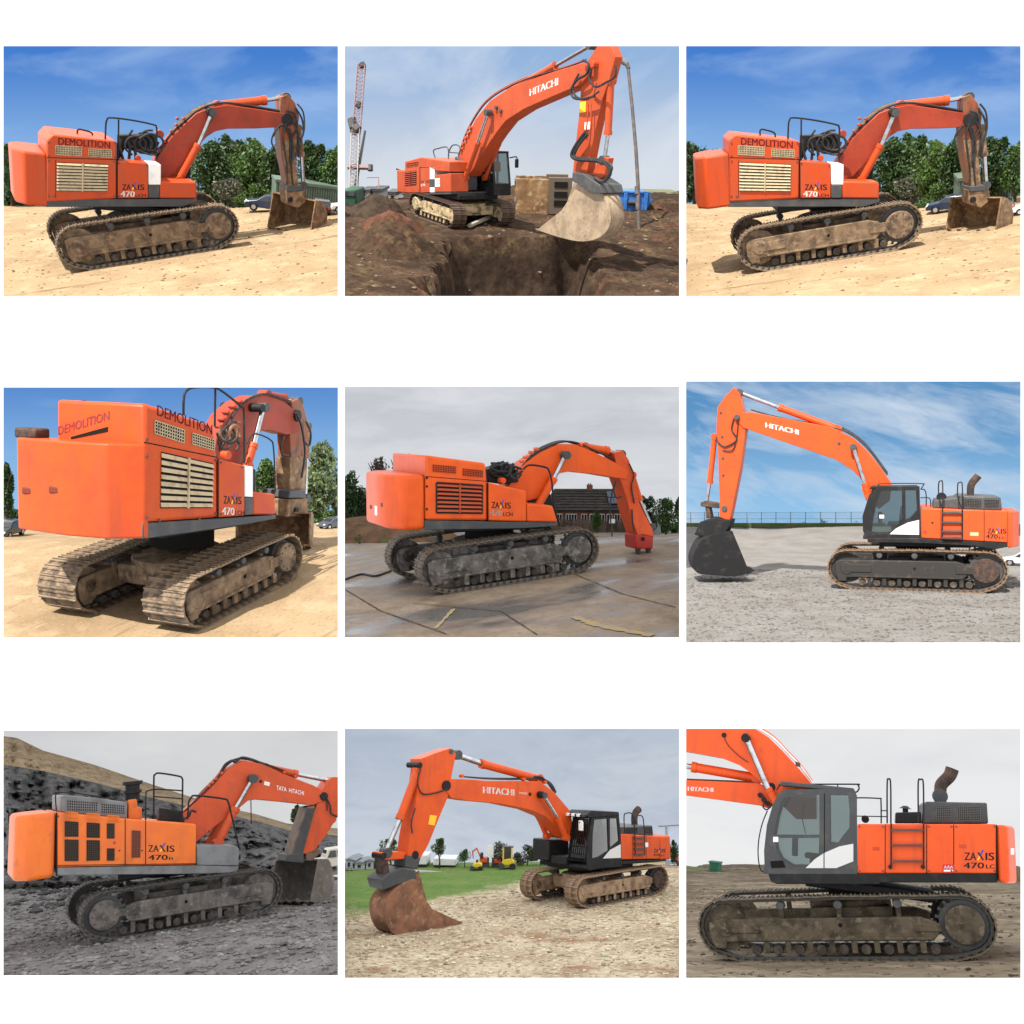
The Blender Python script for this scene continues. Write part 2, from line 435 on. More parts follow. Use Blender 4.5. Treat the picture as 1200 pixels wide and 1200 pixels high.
# ---------------------------------------------------------------- the excavators
SHOE = {}
def shoe_mesh(w, mat, pitch):
    key = (round(w, 3), mat.name, round(pitch, 3))
    if key not in SHOE:
        mb = MB(); p = pitch*.49
        mb.box((-p, -w/2, -.018), (p, w/2, .012))
        mb.box((-p, -w/2, .012), (-p+.03, w/2, .045))
        mb.box((-.014, -w/2+.01, .012), (.014, w/2-.01, .038))
        mb.box((-p*.55, -.16, -.09), (p*.55, -.09, -.018)); mb.box((-p*.55, .09, -.09), (p*.55, .16, -.018))
        me = bpy.data.meshes.new('track_shoe'); me.from_pydata(mb.v, [], mb.f); me.update(); me.materials.append(mat)
        SHOE[key] = me
    return SHOE[key]
class Exc:
    def __init__(s, site, label, paintm):
        s.P = site; s.ns = site.ns
        s.root = empty('excavator', site.M)
        tag(s.root, label, 'excavator', 'orange crawler excavators')
        s.paint = paintm
    def poly(s, uv, yn): return [s.P.xz(p, s.ns*yn) for p in uv]
    def xzs(s, uv, yn): return s.P.xz(uv, s.ns*yn)
    def prism(s, name, uv, yn, depth, mat=None, bevel=.03, parent=None, seg=2):
        return MB().prism(s.poly(uv, yn), s.ns*yn, s.ns*(yn-depth)).build(name, mat or s.paint, parent or s.root, bevel=bevel, seg=seg)
    def box(s, name, a, b, mat=None, bevel=.02, parent=None):
        return MB().box(a, b).build(name, mat or s.paint, parent or s.root, bevel=bevel)
    def tube(s, name, uv, yn, r, mat, parent=None, smooth=True, yn1=None, n=8):
        k = len(uv)
        pts = []
        for i, q in enumerate(uv):
            y = s.ns*(yn if yn1 is None else yn+(yn1-yn)*i/(k-1)); pts.append(s.P.pt(q[0], q[1], y))
        if smooth: pts = smooth_path(pts)
        return MB().tube(pts, r, n).build(name, mat, parent or s.root)
    def ram(s, name, a, m, b, yn, r, mat=None, rr=None, twin=None):
        """hydraulic cylinder: barrel a-m, rod m-b at lateral position yn; twin = second one at another yn with the same side profile"""
        out = None
        A, Mi, Bp = [s.P.pt(q[0], q[1], s.ns*yn) for q in (a, m, b)]
        for y in ([yn] if twin is None else [yn, twin]):
            pp = [Vector((q.x, s.ns*y, q.z)) for q in (A, Mi, Bp)]
            d = (pp[1]-pp[0]).normalized()
            mb = MB().tube([pp[0], pp[1]-d*r*.9], r, 14); mb.tube([pp[1]-d*r*1.1, pp[1]], r*1.13, 14)
            mb.tube([pp[0]+Vector((0, -r*1.1, 0)), pp[0]+Vector((0, r*1.1, 0))], r*1.15, 12)
            o = mb.build(name, mat or s.paint, s.root)
            mb = MB().tube([pp[1], pp[2]], rr or r*.6, 12)
            mb.build('piston_rod', STEEL_ROD, o)
            mb = MB().tube([pp[2]+Vector((0, -r*1.2, 0)), pp[2]+Vector((0, r*1.2, 0))], r*1.1, 12)
            mb.build('rod_eye', DARK, o)
        return out
    def boss(s, name, uv, yn, r, w, mat, parent=None):
        p = s.P.pt(uv[0], uv[1], s.ns*yn)
        return MB().tube([p, p-Vector((0, s.ns*w, 0))], r, 16).build(name, mat, parent or s.root, bevel=.01)
    def text(s, body, p0, p1, hgt, yn, mat, parent=None, bold=.022):
        """flat lettering whose baseline runs p0-p1 and whose capitals are hgt tall (all measured on the photo)"""
        A, B = s.P.pt(*p0, s.ns*yn), s.P.pt(*p1, s.ns*yn)
        C = s.P.pt(p0[0], p0[1]-hgt, s.ns*yn)
        me = text_mesh(body, bold)
        xs = [v.co.x for v in me.vertices]; ys = [v.co.y for v in me.vertices]
        w, h = max(xs)-min(xs), max(ys)-min(min(ys), 0)
        x0 = min(xs)
        ex = (B-A); up = (C-A); n = Vector((0, s.ns, 0))
        for v in me.vertices:
            q = A+ex*((v.co.x-x0)/w)+up*(v.co.y/h); v.co = q+n*.004
        me.materials.clear(); me.materials.append(mat)
        o = bpy.data.objects.new('lettering', me); COL.objects.link(o); o.parent = parent or s.root
        return o
    def tracks(s, ca, cb, rear, front, top, yt, sw, mshoe, mframe, npitch=.215, beam=(.30, .74), holes=True, hubmat=None, nr=8, drive='rear'):
        P = s.P; P.setground(ca, cb, yt)
        Gi = P.G.inverted()
        g = lambda q: Gi @ P.pt(q[0], q[1], s.ns*yt)
        xr, xf, H = g(rear).x, g(front).x, g(top).z
        s.xr, s.xf, s.H = xr, xf, H
        mroll = surf('roller_'+mframe.name, (.04, .032, .026), [((.10, .08, .06), 5, .5, .7)], rough=.7)  # darker roller colour, with the shade below the beam put into it
        rad = .45*H; zc = .53*H
        pts = []
        for cx in (xr+rad, xf-rad):
            pts += [(cx+rad*math.cos(t*math.pi/12), zc+rad*math.sin(t*math.pi/12)) for t in range(24)]
        L = xf-xr
        X = (lambda t: t) if drive == 'rear' else (lambda t: xr+xf-t)
        pts += [(xr+.30*L, H*.985), (xr+.5*L, H), (xr+.7*L, H*.985), (xr+.15*L, 0.), (xf-.15*L, 0.)]
        loop = hull2([(round(a, 4), round(b, 4)) for a, b in pts])
        n = len(loop); per = sum(math.dist(loop[i], loop[(i+1) % n]) for i in range(n))
        K = round(per/npitch); step = per/K
        pos = []; i = 0; acc = 0; d = 0
        for k in range(K):
            t = k*step
            while acc+math.dist(loop[i], loop[(i+1) % n]) < t: acc += math.dist(loop[i], loop[(i+1) % n]); i += 1
            a, b = loop[i], loop[(i+1) % n]; q = (t-acc)/math.dist(a, b)
            pos.append((a[0]+(b[0]-a[0])*q, a[1]+(b[1]-a[1])*q))
        me = shoe_mesh(sw, mshoe, step)
        cen = yt-sw/2
        for sg in (1, -1):
            yc = s.ns*sg*cen
            # belt of links
            mb = MB(); ins = .10
            m = len(pos)
            vs = []
            for k in range(m):
                a, b = pos[k-1], pos[(k+1) % m]
                tx, tz = b[0]-a[0], b[1]-a[1]; l = math.hypot(tx, tz); nx, nz = tz/l, -tx/l
                x, z = pos[k]
                for (yy, dd) in ((-.15, .03), (.15, .03), (.15, ins), (-.15, ins)):
                    vs.append((x-nx*dd, yc+yy, z-nz*dd))
            mb.add(vs, [(k*4+j, ((k+1) % m)*4+j, ((k+1) % m)*4+(j+1) % 4, k*4+(j+1) % 4) for k in range(m) for j in range(4)])
            mb.v = [tuple(P.G @ Vector(v)) for v in mb.v]
            tr = mb.build('track', DARK, s.root, smooth=False)
            rnd = random.Random(5)
            for k in range(m):
                a, b = pos[k-1], pos[(k+1) % m]
                t = Vector((b[0]-a[0], 0, b[1]-a[1])).normalized(); nn = Vector((t.z, 0, -t.x))
                mt = Matrix((t, nn.cross(t), nn)).transposed().to_4x4()
                o = bpy.data.objects.new('track_shoe', me); COL.objects.link(o); o.parent = tr
                o.matrix_local = P.G @ Matrix.Translation(Vector((pos[k][0], yc, pos[k][1]))+nn*.006*rnd.uniform(-1, 1)) @ mt @ Matrix.Rotation(rnd.uniform(-.04, .04), 4, 'Y')
            # side frame
            yo = s.ns*sg*(yt-.10); yi = s.ns*sg*(yt-sw+.10)
            z0, z1 = beam[0]*H, beam[1]*H
            bl = [(X(a), b) for a, b in ((xr+1.05*H*.9, z0), (xf-.45*H, z0), (xf-.45*H, z0-.1*H), (xf-.24*H, z0-.1*H), (xf-.17*H, z0+.1*H), (xf-.17*H, z1-.05*H), (xf-.3*H, z1), (xr+1.1*H, z1), (xr+.85*H, z1-.08*H), (xr+.85*H, z0+.1*H))]
            mb = MB().prism(bl, yo, yi); mb.v = [tuple(P.G @ Vector(v)) for v in mb.v]
            fr = mb.build('track_frame', mframe, s.root, bevel=.03)
            def gtube(a, b, r, nn=14): 
                q = MB().tube([a, b], r, nn); q.v = [tuple(P.G @ Vector(v)) for v in q.v]; return q
            # ledge along the foot of the beam and cover plates
            mb = MB().box((min(X(xr+.95*H), X(xf-.6*H)), min(yo, yo+s.ns*sg*.05), z0+.03), (max(X(xr+.95*H), X(xf-.6*H)), max(yo, yo+s.ns*sg*.05), z0+.09)); mb.v = [tuple(P.G @ Vector(v)) for v in mb.v]
            mb.build('guard_rail', mframe, fr, bevel=.01)
            for cx, wd in ((X(xr+.16*L+.25*H), .2*H), (X(xf-.72*H), .3*H)):
                mb = MB().box((cx-wd, min(yo, yo+s.ns*sg*.03), z0+.14*H), (cx+wd, max(yo, yo+s.ns*sg*.03), z1-.1*H)); mb.v = [tuple(P.G @ Vector(v)) for v in mb.v]
                mb.build('cover_plate', mframe, fr, bevel=.015)
            if holes:
                cx = (xr+xf)/2
                gtube((cx, yo+s.ns*sg*.004, .55*H), (cx, yo-s.ns*sg*.05, .55*H), .055).build('drain_hole', DARKNESS, fr)
            for k in range(nr):
                x = xr+.2*L+(.6*L)*k/(nr-1)
                gtube((x, yo-s.ns*sg*.06, .17*H), (x, yi, .17*H), .10*H/1.2).build('track_roller', mroll, fr, bevel=.02)
                if k < nr-1:
                    xx = x+.3*L/(nr-1)
                    mb = MB().box((xx-.07, min(yo, yo-s.ns*sg*.08), .12*H), (xx+.07, max(yo, yo-s.ns*sg*.08), z0+.02)); mb.v = [tuple(P.G @ Vector(v)) for v in mb.v]
                    mb.build('roller_guard', mframe, fr, bevel=.01)
            for x in (xr+.3*L, xr+.5*L, xr+.7*L):
                gtube((x, yo+s.ns*sg*.02, H*.86), (x, yi, H*.86), .085*H/1.2).build('carrier_roller', DARK, fr, bevel=.02)
                mb = MB().box((x-.06, min(yo-s.ns*sg*.15, yi), z1-.02), (x+.06, max(yo-s.ns*sg*.15, yi), H*.83)); mb.v = [tuple(P.G @ Vector(v)) for v in mb.v]
                mb.build('roller_bracket', mframe, fr, bevel=.01)
            # sprocket with teeth, final drive hub; idler
            for cx, nm in ((X(xr+rad), 'sprocket'), (X(xf-rad), 'idler')):
                q = gtube((cx, yo-s.ns*sg*.14, zc), (cx, yi+s.ns*sg*.14, zc), rad-.12, 24)
                if nm == 'sprocket':
                    for t in range(20):
                        a = t*2*math.pi/20
                        mm = P.G @ Matrix.Translation((cx, yc, zc)) @ Matrix.Rotation(a, 4, 'Y')
                        q.box((rad-.14, -.04, -.035), (rad-.03, .04, .035), mm)
                w_ = q.build(nm, mframe if nm == 'idler' else DARK, s.root)
                if nm == 'sprocket':
                    gtube((cx, yo+s.ns*sg*.05, zc), (cx, yi, zc), rad*.66, 24).build('final_drive', hubmat or mframe, w_, bevel=.03)
                    q = MB()
                    for t in range(10):
                        a = t*2*math.pi/10; x, z = cx+rad*.52*math.cos(a), zc+rad*.52*math.sin(a)
                        q.tube([(x, yo+s.ns*sg*.04, z), (x, yo+s.ns*sg*.075, z)], .025, 6)
                    q.v = [tuple(P.G @ Vector(v)) for v in q.v]; tag(q.build('hub_bolts', DARK, w_), None, None, None, 'stuff')
                else:
                    gtube((cx, yo+s.ns*sg*.02, zc), (cx, yi, zc), rad*.35, 18).build('idler_hub', mframe, w_, bevel=.03)
        # centre frame and slewing ring
        zb = s.zbase
        q = MB().box((-1.0, -(yt-sw), .42*H), (1.0, (yt-sw), .8*H))
        q.tube([(0, 0, .5*H), (0, 0, .9*H)], 1.05, 24)
        q.v = [tuple(P.G @ Vector(v)) for v in q.v]; q.build('centre_frame', mframe, s.root, bevel=.04)
        MB().tube([(0, 0, .72*H), (0, 0, zb-.12)], .75, 28).build('slewing_ring', DARKNESS, s.root)  # ring in near black: shade under the body put into its colour
        MB().box((-1.9, -1.15, zb-.2), (1.3, 1.15, zb+.05)).build('underbody_shade', BLACK, s.root, bevel=.04)  # dark box added to fill the gap under the body with shade
    def counterweight(s, uvtop, uvbot, yn, x_rear_uv, half, mat=None, cham=(.55, .75), parent=None, corner=.12, far=None, ridge=0., fwd=0.):
        """body at the tail: front edge, top and foot measured on the near side; plan with chamfered rear corners"""
        xf, z1 = s.xzs(uvtop, yn); _, z0 = s.xzs(uvbot, yn)
        xr = s.P.pt(x_rear_uv[0], x_rear_uv[1], s.ns*(half-cham[1])).x
        fa = far or half; xf += fwd
        if fwd: half -= .008; fa -= .008
        q = MB().plan([(xf, -s.ns*fa), (xr+cham[0], -s.ns*fa), (xr, -s.ns*(fa-cham[1])), *([(xr-ridge, s.ns*.15)] if ridge else []), (xr, s.ns*(half-cham[1])), (xr+cham[0], s.ns*half), (xf, s.ns*half)], z0, z1)
        s.cwx = xr; s.cwz = (z0, z1)
        return q.build('counterweight', mat or s.paint, parent or s.root, bevel=corner, seg=4)
    def grille(s, quad, n, yn, mslat, mback=None, vbar=True, th=.5, parent=None, frame=None):
        """louvred opening: quad = 4 photo points from top left clockwise"""
        a, b, c, d = [Vector((*s.xzs(q, yn), 0)) for q in quad]
        y = lambda e: s.ns*(yn+e)
        q = MB().prism([(p.x, p.y) for p in (a, b, c, d)], y(.004), y(.012))
        base = q.build('radiator_grille', mback or DARKNESS, parent or s.root)
        for k in range(n):
            t0, t1 = (k+.5-th/2)/n, (k+.5+th/2)/n
            l0, l1, r0, r1 = a.lerp(d, t0), a.lerp(d, t1), b.lerp(c, t0), b.lerp(c, t1)
            tilt = .03
            vs = [(l0.x, y(.016), l0.y), (r0.x, y(.016), r0.y), (r1.x, y(.016+tilt), r1.y), (l1.x, y(.016+tilt), l1.y),
                  (l0.x, y(.013), l0.y), (r0.x, y(.013), r0.y), (r1.x, y(.013), r1.y), (l1.x, y(.013), l1.y)]
            MB().add(vs, [(0, 1, 2, 3), (4, 7, 6, 5), (0, 4, 5, 1), (1, 5, 6, 2), (2, 6, 7, 3), (3, 7, 4, 0)]).build('grille_slat', mslat, base, smooth=False)
        if vbar:
            m0, m1 = a.lerp(b, .5), d.lerp(c, .5)
            e = (b-a).normalized()*.02
            MB().prism([((m0-e).x, (m0-e).y), ((m0+e).x, (m0+e).y), ((m1+e).x, (m1+e).y), ((m1-e).x, (m1-e).y)], y(.013), y(.055)).build('grille_bar', mslat, base)
        if frame:
            for p0, p1 in ((a, b), (b, c), (c, d), (d, a)):
                MB().tube([(p0.x, y(.01), p0.y), (p1.x, y(.01), p1.y)], .03, 6).build('grille_frame', frame, base)
        return base
    def vent(s, quad, nx, nz, yn, mat, mback=None, parent=None, name='vent'):
        a, b, c, d = [Vector((*s.xzs(q, yn), 0)) for q in quad]
        y = lambda e: s.ns*(yn+e)
        base = MB().prism([(p.x, p.y) for p in (a, b, c, d)], y(.004), y(.010)).build(name, mback or DARKNESS, parent or s.root)
        q = MB()
        def bar(p0, p1, w):
            e = (p1-p0).normalized(); e = Vector((-e.y, e.x, 0))*w
            q.prism([((p0-e).x, (p0-e).y), ((p1-e).x, (p1-e).y), ((p1+e).x, (p1+e).y), ((p0+e).x, (p0+e).y)], y(.010), y(.018))
        w = (a-d).length/(nz*6.5)
        for k in range(nz+1): bar(a.lerp(d, k/nz), b.lerp(c, k/nz), w)
        for k in range(nx+1): bar(a.lerp(b, k/nx), d.lerp(c, k/nx), w)
        tag(q.build('vent_mesh', mat, base, smooth=False), None, None, None, 'stuff')
        return base
    def seam(s, a, b, yn, w=.012, parent=None):
        A, B = Vector((*s.xzs(a, yn), 0)), Vector((*s.xzs(b, yn), 0))
        e = (B-A).normalized(); e = Vector((-e.y, e.x, 0))*w
        y = lambda t: s.ns*(yn+t)
        MB().prism([((A-e).x, (A-e).y), ((B-e).x, (B-e).y), ((B+e).x, (B+e).y), ((A+e).x, (A+e).y)], y(-.01), y(.003)).build('panel_seam', DARKNESS, parent or s.root)
    def bucket(s, curve, yn, W, mat, nteeth=5, yaw=0., tooth=None, tmat=None, lip_extra=.0, bars=True, name='bucket'):
        """curve: photo points on the near side plate from lip, round the back, to the upper front edge"""
        c = [Vector((*s.xzs(q, yn), 0)) for q in curve]
        c = smooth_path(c, 4)
        cen = sum(c, Vector((0, 0, 0)))/len(c)
        yc = yn-W/2
        piv = Vector((c[-1].x, s.ns*yc, c[-1].y))
        X = Matrix.Translation(piv) @ Matrix.Rotation(R(yaw), 4, 'Z') @ Matrix.Translation(-piv)
        th = .045
        q = MB(); y0, y1 = s.ns*yn, s.ns*(yn-W)
        inn = []
        for i, p in enumerate(c):
            t = (c[min(i+1, len(c)-1)]-c[max(i-1, 0)]).normalized(); nn = Vector((-t.y, t.x, 0))
            if nn.dot(cen-p) < 0: nn = -nn
            inn.append(p+nn*th)
        m = len(c)
        vs = [(p.x, y, p.y) for y in (y0, y1) for p in c]+[(p.x, y, p.y) for y in (y0, y1) for p in inn]
        fs = []
        for i in range(m-1):
            fs += [(i, i+1, m+i+1, m+i), (2*m+i, 3*m+i, 3*m+i+1, 2*m+i+1)]
            fs += [(i, 2*m+i, 2*m+i+1, i+1), (m+i, m+i+1, 3*m+i+1, 3*m+i)]
        fs += [(0, m, 3*m, 2*m), (m-1, 2*m+m-1, 3*m+m-1, m+m-1)]
        q.add([X @ Vector(v) for v in vs], fs)
        b = q.build(name, mat, s.root)
        poly = [(p.x, p.y) for p in c]
        for y in (yn+.02, yn-W+.03):
            q = MB().prism(poly, s.ns*y, s.ns*(y-.05)); q.v = [tuple(X @ Vector(v)) for v in q.v]
            q.build('side_plate', mat, b, bevel=.008)
        # cutting edge and teeth
        d0 = (c[0]-c[2]).normalized()
        tl = tooth or .22
        for k in range(nteeth):
            y = s.ns*(yn-W*(k+.5)/nteeth); w = .075
            p = c[0]-d0*.1; e = c[0]+d0*tl; nrm = Vector((-d0.y, d0.x, 0))*.06
            vs = [((p+nrm).x, y-w, (p+nrm).y), ((p-nrm).x, y-w, (p-nrm).y), ((p-nrm).x, y+w, (p-nrm).y), ((p+nrm).x, y+w, (p+nrm).y),
                  ((e).x, y-w*.7, (e).y+.012), (e.x, y-w*.7, e.y-.012), (e.x, y+w*.7, e.y-.012), (e.x, y+w*.7, e.y+.012)]
            q = MB().add([X @ Vector(v) for v in vs], [(0, 1, 2, 3), (7, 6, 5, 4), (0, 4, 5, 1), (1, 5, 6, 2), (2, 6, 7, 3), (3, 7, 4, 0)])
            q.build('bucket_tooth', tmat or mat, b)
        if bars:
            for y in (yn-W*.36, yn-W*.64):
                t = c[-1]; t2 = c[int(m*.8)]
                q = MB().prism([(t.x, t.y-.02), (t2.x, t2.y), ((t2.x+t.x)/2+.05, max(t.y, t2.y)+.28), (t.x, t.y+.22)], s.ns*(y+.03), s.ns*(y-.03))
                q.v = [tuple(X @ Vector(v)) for v in q.v]; q.build('bucket_ear', mat, b, bevel=.01)
        return b
    def bolts(s, uvs, yn, r=.028, mat=None):
        for q in uvs:
            p = s.P.pt(q[0], q[1], s.ns*yn); MB().tube([p, p+Vector((0, s.ns*.02, 0))], r, 8).build('bolt_head', mat or DARK, s.root)
    def holed(s, name, outer, holes, yn, th, mat, parent=None, mirror=None):
        """plate with window openings"""
        o2 = s.poly(outer, yn); h2 = [s.poly(h, yn) for h in holes]
        yb = yn if mirror is None else mirror
        y0, y1 = s.ns*yb, s.ns*(yb-th)
        loops = [o2]+h2
        tri = tessellate_polygon([[Vector((p[0], p[1], 0)) for p in l] for l in loops])
        flat = [p for l in loops for p in l]; n = len(flat)
        vs = [(p[0], y0, p[1]) for p in flat]+[(p[0], y1, p[1]) for p in flat]
        fs = [t for t in tri]+[tuple(i+n for i in t[::-1]) for t in tri]
        b = 0
        for l in loops:
            k = len(l)
            fs += [(b+i, b+(i+1) % k, n+b+(i+1) % k, n+b+i) for i in range(k)]; b += k
        me = MB().add(vs, fs)
        ob = me.build(name, mat, parent or s.root)
        bm = bmesh.new(); bm.from_mesh(ob.data); bmesh.ops.recalc_face_normals(bm, faces=bm.faces); bm.to_mesh(ob.data); bm.free()
        return ob
# ---------------------------------------------------------------- things round the machines
BARK = surf('bark', (.09, .065, .045), [((.04, .03, .02), 6, .4, .6, (1, 1, .2))], rough=.9, bump=.3, bscale=20)
TYRE = surf('tyre', (.02, .02, .021), rough=.8)
RIM = surf('alloy_rim', (.5, .5, .52), rough=.3, metal=.8)
CARGLASS = surf('car_glass', (.02, .025, .03), rough=.06, coat=.6)
LAMP_RED = surf('lamp_red', (.45, .02, .02), rough=.2)
LAMP_CLEAR = surf('lamp_clear', (.75, .75, .72), rough=.15)
GREENLEAF = leafmat('leaves_green', (.014, .036, .006), (.085, .165, .022))
DARKLEAF = leafmat('leaves_dark', (.007, .020, .005), (.045, .10, .016))
PALELEAF = leafmat('leaves_pale', (.05, .08, .03), (.17, .22, .09))
DULLLEAF = leafmat('leaves_dull', (.04, .045, .028), (.14, .14, .085))
BARELEAF = leafmat('twigs_bare', (.05, .04, .03), (.13, .11, .09))
def foliage(seed, rx, ry, zlo, zhi, n, leaf, lobes=14, fill=.35):
    """leaf-sized faces spread through an uneven crown of clumps"""
    rnd = random.Random(seed); mb = MB(); h = zhi-zlo
    L = []
    for _ in range(lobes):
        t = rnd.random()
        z = zlo+h*(.12+.74*t)
        w = math.sin(math.pi*(.14+.78*t))**.7
        a = rnd.random()*6.283; q = rnd.random()**.5*.62*w
        L.append((Vector((rx*q*math.cos(a), ry*q*math.sin(a), z)), (.30+.22*rnd.random())*w))
    L.append((Vector((0, 0, zlo+h*.5)), .5))
    for i in range(n):
        c, r = L[rnd.randrange(len(L))]
        d = Vector((rnd.gauss(0, 1), rnd.gauss(0, 1), rnd.gauss(0, 1))).normalized()*(r*(1-fill*rnd.random()**2)*rnd.uniform(.9, 1.12))
        p = c+Vector((d.x*rx, d.y*ry, d.z*h*.55))
        if p.z < zlo*.6: continue
        u = Vector((rnd.gauss(0, 1), rnd.gauss(0, 1), rnd.gauss(0, .7))).normalized()
        v = u.orthogonal(); v.rotate(Matrix.Rotation(rnd.random()*6.28, 3, u)); s = leaf*rnd.uniform(.6, 1.4)
        v = v.normalized(); w = u.cross(v)
        mb.add([p-v*s, p+w*s*.5, p+v*s, p-w*s*.5], [(0, 1, 2, 3)])
    return mb
def tree(P, base, top, width, leafm, label, name='tree', cat='tree', group=None, seed=1, n=2600, leaf=None, trunk=.18, lobes=16, trim=False, fill=.35, bare=False):
    b = P.gpt(*base); k = P.mpp(b)
    H = (base[1]-top)*k; rx = width*k/2
    T = P.frame(b)
    rt = empty(name, T); tag(rt, label, cat, group)
    rnd = random.Random(seed)
    zl = trunk*H
    if trunk > 0:
        mb = MB(); r = max(.035*H, .03)
        mb.tube(smooth_path([(0, 0, -.15), (rnd.uniform(-.03, .03)*H, 0, .2*H), (rnd.uniform(-.05, .05)*H, .02*H, .5*H), (rnd.uniform(-.05, .05)*H, 0, .85*H)], 4), r, 7, r*.25)
        for i in range(14 if bare else 7):
            a = rnd.random()*6.28; z = H*rnd.uniform(.22, .7); l = rx*rnd.uniform(.5, .95)
            mb.tube(smooth_path([(0, 0, z), (l*.5*math.cos(a), l*.5*math.sin(a), z+.1*H), (l*math.cos(a), l*math.sin(a), z+.22*H)], 3), r*.42, 5, r*.1)
        t = mb.build('trunk', BARK, rt)
        if trim: bpy.context.view_layer.update(); P.trim(t)
    mb = foliage(seed, rx, rx*.8, zl, H, n, leaf or max(rx, H*.4)*.075, lobes, fill)
    c = mb.build('crown', leafm, rt, smooth=False)
    if trim: bpy.context.view_layer.update(); P.trim(c)
    return rt
def wheel(parent, x, y, r, w, sgn):
    t = MB().tube([(x, y, r), (x, y+sgn*w, r)], r, 18).build('tyre', TYRE, parent, bevel=.03)
    MB().tube([(x, y+sgn*w*.9, r), (x, y+sgn*(w+.012), r)], r*.62, 14).build('rim', RIM, t)
    return t
CARS = {'estate': ([(-2.3, .45), (-2.32, .85), (-2.2, 1.0), (-1.95, 1.42), (-1.6, 1.5), (.1, 1.5), (.55, 1.4), (1.15, .98), (2.05, .82), (2.28, .62), (2.28, .32), (-2.2, .28)],
                   [[(-1.9, 1.0), (-1.75, 1.38), (-.95, 1.42), (-.95, .98)], [(-.88, .98), (-.88, 1.42), (-.05, 1.42), (-.05, .97)], [(.02, .97), (.02, 1.42), (.4, 1.36), (.95, .97)]], 1.78, .33),
        'jeep': ([(-2.0, .5), (-2.02, 1.0), (-1.95, 1.85), (-1.85, 1.9), (.2, 1.9), (.45, 1.82), (.7, 1.15), (1.85, 1.08), (1.98, .95), (2.0, .45), (-1.9, .42)],
                 [[(-1.8, 1.2), (-1.78, 1.72), (-1.1, 1.72), (-1.1, 1.2)], [(-1.0, 1.2), (-1.0, 1.72), (-.35, 1.72), (-.35, 1.2)], [(-.25, 1.2), (-.25, 1.72), (.25, 1.72), (.5, 1.2)]], 1.75, .38),
        'van': ([(-2.5, .45), (-2.52, 1.2), (-2.45, 2.0), (1.2, 2.0), (1.6, 1.9), (2.2, 1.15), (2.5, .95), (2.5, .4), (-2.4, .38)],
                [[(.7, 1.15), (.7, 1.8), (1.45, 1.75), (1.95, 1.15)]], 1.9, .34)}
def car(P, uv, length, heading, col, label, style='estate', name='parked_car', cat='car', group=None, trim=False, depth=None):
    prof, wins, W, wr = CARS[style]
    b = P.gpt(*uv) if depth is None else P.at(uv[0], uv[1], depth); k = P.mpp(b)
    L = prof and max(p[0] for p in prof)-min(p[0] for p in prof)
    sc = length*k/L
    T = P.frame(b) @ Matrix.Rotation(R(heading), 4, 'Z') @ Matrix.Scale(sc, 4)
    rt = empty(name, T); tag(rt, label, cat, group)
    m = surf('car_'+str(col), col, rough=.3, coat=.5)
    belt = 1.0 if style == 'estate' else 1.17
    objs = []
    lower = [p for p in prof if p[1] <= belt+.03]
    body = MB().prism(prof, -W/2, W/2)
    # pull the roof in a little
    body.v = [(x, y*(1-.13*max(0, z-belt)/.5), z) for x, y, z in body.v]
    bo = body.build('body', m, rt, bevel=.06, seg=2); objs.append(bo)
    for sg in (-1, 1):
        for w in wins:
            q = MB().prism(w, sg*(W/2+.012), sg*(W/2-.05)); q.v = [(x, y*(1-.125*max(0, z-belt)/.5), z) for x, y, z in q.v]
            objs.append(q.build('window', CARGLASS, rt))
        for x in (-1.35, 1.4):
            MB().tube([(x, sg*(W/2+.004), wr+.02), (x, sg*(W/2-.25), wr+.02)], wr+.07, 18).build('wheel_arch', DARKNESS, rt)
            wheel(rt, x, sg*(W/2-.2), wr, .21, sg)
        q = MB().box((min(p[0] for p in prof)-.02, sg*W*.46, .68), (min(p[0] for p in prof)+.2, sg*W*.33, .95)); q.build('tail_lamp', LAMP_RED, rt, bevel=.01)
        q = MB().box((max(p[0] for p in prof)-.25, sg*W*.46, .62), (max(p[0] for p in prof)-.0, sg*W*.3, .76)); q.build('headlamp', LAMP_CLEAR, rt, bevel=.01)
    # rear and front screens
    ys = W*.38
    up = [p for p in prof if p[1] > belt-.05]
    r0, r1 = (prof[2], prof[3]) if style == 'estate' else (prof[1], prof[2])
    q = MB().add([(r0[0]-.012+.02, -ys, r0[1]+.05), (r0[0]-.012+.02, ys, r0[1]+.05), (r1[0]-.005, ys*.92, r1[1]-.05), (r1[0]-.005, -ys*.92, r1[1]-.05)], [(0, 1, 2, 3)])
    q.build('rear_window', CARGLASS, rt)
    f0, f1 = (prof[7], prof[6]) if style == 'estate' else ((prof[6], prof[5]) if style == 'jeep' else (prof[5], prof[4]))
    q = MB().add([(f0[0]-.05, -ys, f0[1]+.055), (f0[0]-.05, ys, f0[1]+.055), (f1[0]+.035, ys*.92, f1[1]-.02), (f1[0]+.035, -ys*.92, f1[1]-.02)], [(0, 1, 2, 3)])
    q.build('windscreen', CARGLASS, rt)
    if trim:
        bpy.context.view_layer.update()
        for o in list(rt.children): 
            if o.data: P.trim(o)
            for c in o.children: P.trim(c)
    return rt
